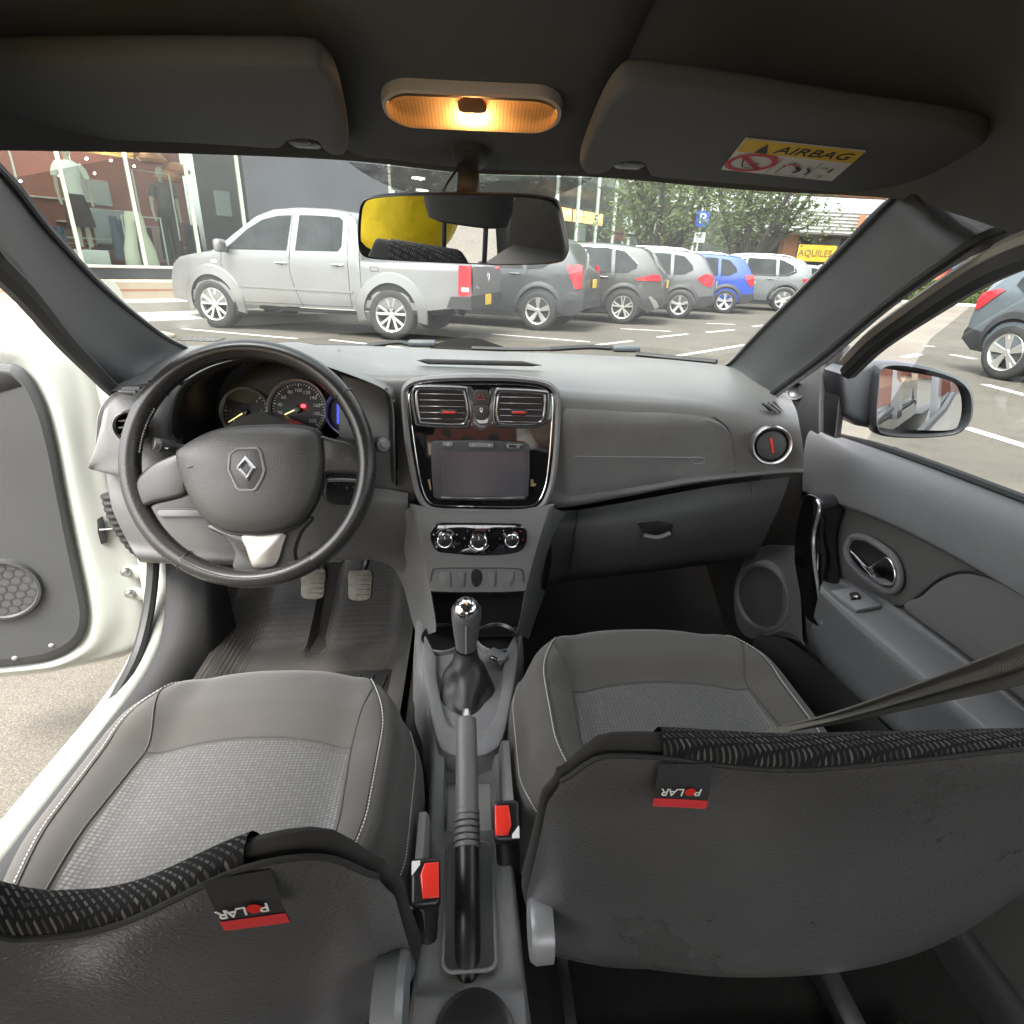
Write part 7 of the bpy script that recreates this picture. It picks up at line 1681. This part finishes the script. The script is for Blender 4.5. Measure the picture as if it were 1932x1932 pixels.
wiper([(770, 651, 1.44), (745, 648, 1.44), (690, 655, 1.435), (600, 655, 1.43), (520, 652, 1.41)], 'wiper arm with grey cap at the glass foot above the left vent', (795, 650, 1.44))
wiper([(1160, 659, 1.43), (1110, 657, 1.435), (1040, 661, 1.44), (960, 661, 1.445), (890, 659, 1.445)], 'wiper arm with grey cap at the glass foot, right of the centre', (1185, 660, 1.42))
obj('wiper_blade', tube([PY(u, v, y) for u, v, y in [(1200, 668, 1.42), (1270, 675, 1.385), (1352, 683, 1.32)]], .010, 8, n=12, flat=.6), RUB, CAR)

# ================================================================== the person standing by the open rear door (seen in the mirror)
YELC = mat('yellow rain jacket', (.78, .56, .01), .5, bump=('noise', 8, .7, .03), var=(6, .14))
NAVY = mat('navy trousers', (.02, .025, .045), .9)
PERS = thing('person', 'person in yellow jacket and navy trousers beside the car, reflected in the mirror', 'person', (-.98, -.42, 0))
def skin_mesh(name, nodes, edges, mtl, par, sub=2):
    me = bpy.data.meshes.new(name); me.from_pydata([n[0] for n in nodes], edges, []); o = bpy.data.objects.new('t', me); COL.objects.link(o)
    o.modifiers.new('s', 'SKIN'); sm_ = o.modifiers.new('u', 'SUBSURF'); sm_.levels = sub
    for i, n in enumerate(nodes):
        sv_ = me.skin_vertices[0].data[i]; sv_.radius = n[1] if isinstance(n[1], tuple) else (n[1], n[1]); sv_.use_root = i == 0
    dg = bpy.context.evaluated_depsgraph_get(); out = bpy.data.meshes.new_from_object(o.evaluated_get(dg)); out.name = name
    bpy.data.objects.remove(o); return obj(name, out, mtl, par, ang=None)
B0 = lambda x, y, z: (x, y, z)
# legs outside the sill, trunk leaning in through the open rear door
skin_mesh('trousers', [((-1.0, -.20, .76), (.15, .13)), ((-1.0, -.30, .68), .10), ((-1.02, -.32, .40), .075), ((-1.04, -.34, .10), .058), ((-1.0, -.10, .68), .10), ((-1.0, -.07, .40), .075), ((-1.02, -.06, .10), .058)], [(0, 1), (1, 2), (2, 3), (0, 4), (4, 5), (5, 6)], NAVY, PERS)
for yy in (-.34, -.06): obj('shoe', rbox((-.97, yy, .05), (.28, .10, .10), .035, 3), BPR, PERS)
skin_mesh('jacket', [((-0.800, -.19, .66), (.185, .19)), ((-0.720, -.18, .84), (.20, .19)), ((-0.610, -.18, 1.01), (.20, .18)), ((-0.500, -.18, 1.14), (.15, .14)), ((-0.420, -.05, 1.15), .08), ((-0.300, -.10, 1.06), .066), ((-0.150, -.13, 1.09), .05), ((-0.500, -.36, 1.12), .082), ((-0.700, -.48, .95), .07), ((-0.860, -.46, .80), .052), ((-0.420, -.18, 1.20), .07)], [(0, 1), (1, 2), (2, 3), (3, 4), (4, 5), (5, 6), (3, 7), (7, 8), (8, 9), (3, 10)], YELC, PERS)
skin_mesh('head', [((-0.410, -.19, 1.20), .052), ((-0.340, -.19, 1.24), (.075, .075)), ((-0.290, -.19, 1.285), (.082, .08)), ((-0.270, -.19, 1.325), (.06, .05)), ((-0.215, -.19, 1.235), .015)], [(0, 1), (1, 2), (2, 3), (2, 4)], SKIN, PERS)
skin_mesh('hair', [((-0.330, -.19, 1.30), (.085, .085)), ((-0.300, -.19, 1.33), (.07, .05)), ((-0.390, -.19, 1.26), (.06, .06))], [(0, 1), (0, 2)], BPR, PERS)
for sg in (-1, 1): obj('eye', rbox((-0.098, -.19+.032*sg, 1.275), (.012, .024, .010), .004, 2), BPR, PERS); obj('ear', rbox((-0.190, -.19+.083*sg, 1.27), (.04, .02, .06), .009, 2), SKIN, PERS)
obj('mouth', rbox((-0.110, -.19, 1.208), (.012, .045, .008), .003, 2), mat('lips', (.35, .14, .11), .6), PERS)
def hand(w0_, d, upv, name):
    d = Vector(d).normalized(); upv = Vector(upv); sx_ = d.cross(upv).normalized(); w0_ = Vector(w0_)
    nodes = [(tuple(w0_), (.024, .018)), (tuple(w0_+d*.05), (.036, .014)), (tuple(w0_+d*.09), (.038, .012))]; edges = [(0, 1), (1, 2)]
    for k, (off, ln_) in enumerate(((-.030, .062), (-.010, .074), (.010, .070), (.029, .055))):
        b0 = w0_+d*.09+sx_*off; i = len(nodes)
        nodes += [(tuple(b0), .0095), (tuple(b0+d*ln_*.5-upv*.008), .0088), (tuple(b0+d*ln_*.85-upv*.03), .0078), (tuple(b0+d*ln_*.9-upv*.045), .007)]
        edges += [(2, i), (i, i+1), (i+1, i+2), (i+2, i+3)]
    i = len(nodes); b0 = w0_+d*.035-sx_*.032
    nodes += [(tuple(b0), .012), (tuple(b0+d*.03-sx_*.022-upv*.008), .010), (tuple(b0+d*.058-sx_*.026-upv*.018), .0085)]; edges += [(1, i), (i, i+1), (i+1, i+2)]
    return skin_mesh(name, nodes, edges, SKIN, PERS, 2)
hand((-.135, -.13, 1.092), (1, .1, .2), (0, 0, 1), 'hand')
hand((-.88, -.457, .785), (-.4, 0, -1), (1, 0, 0), 'hand')
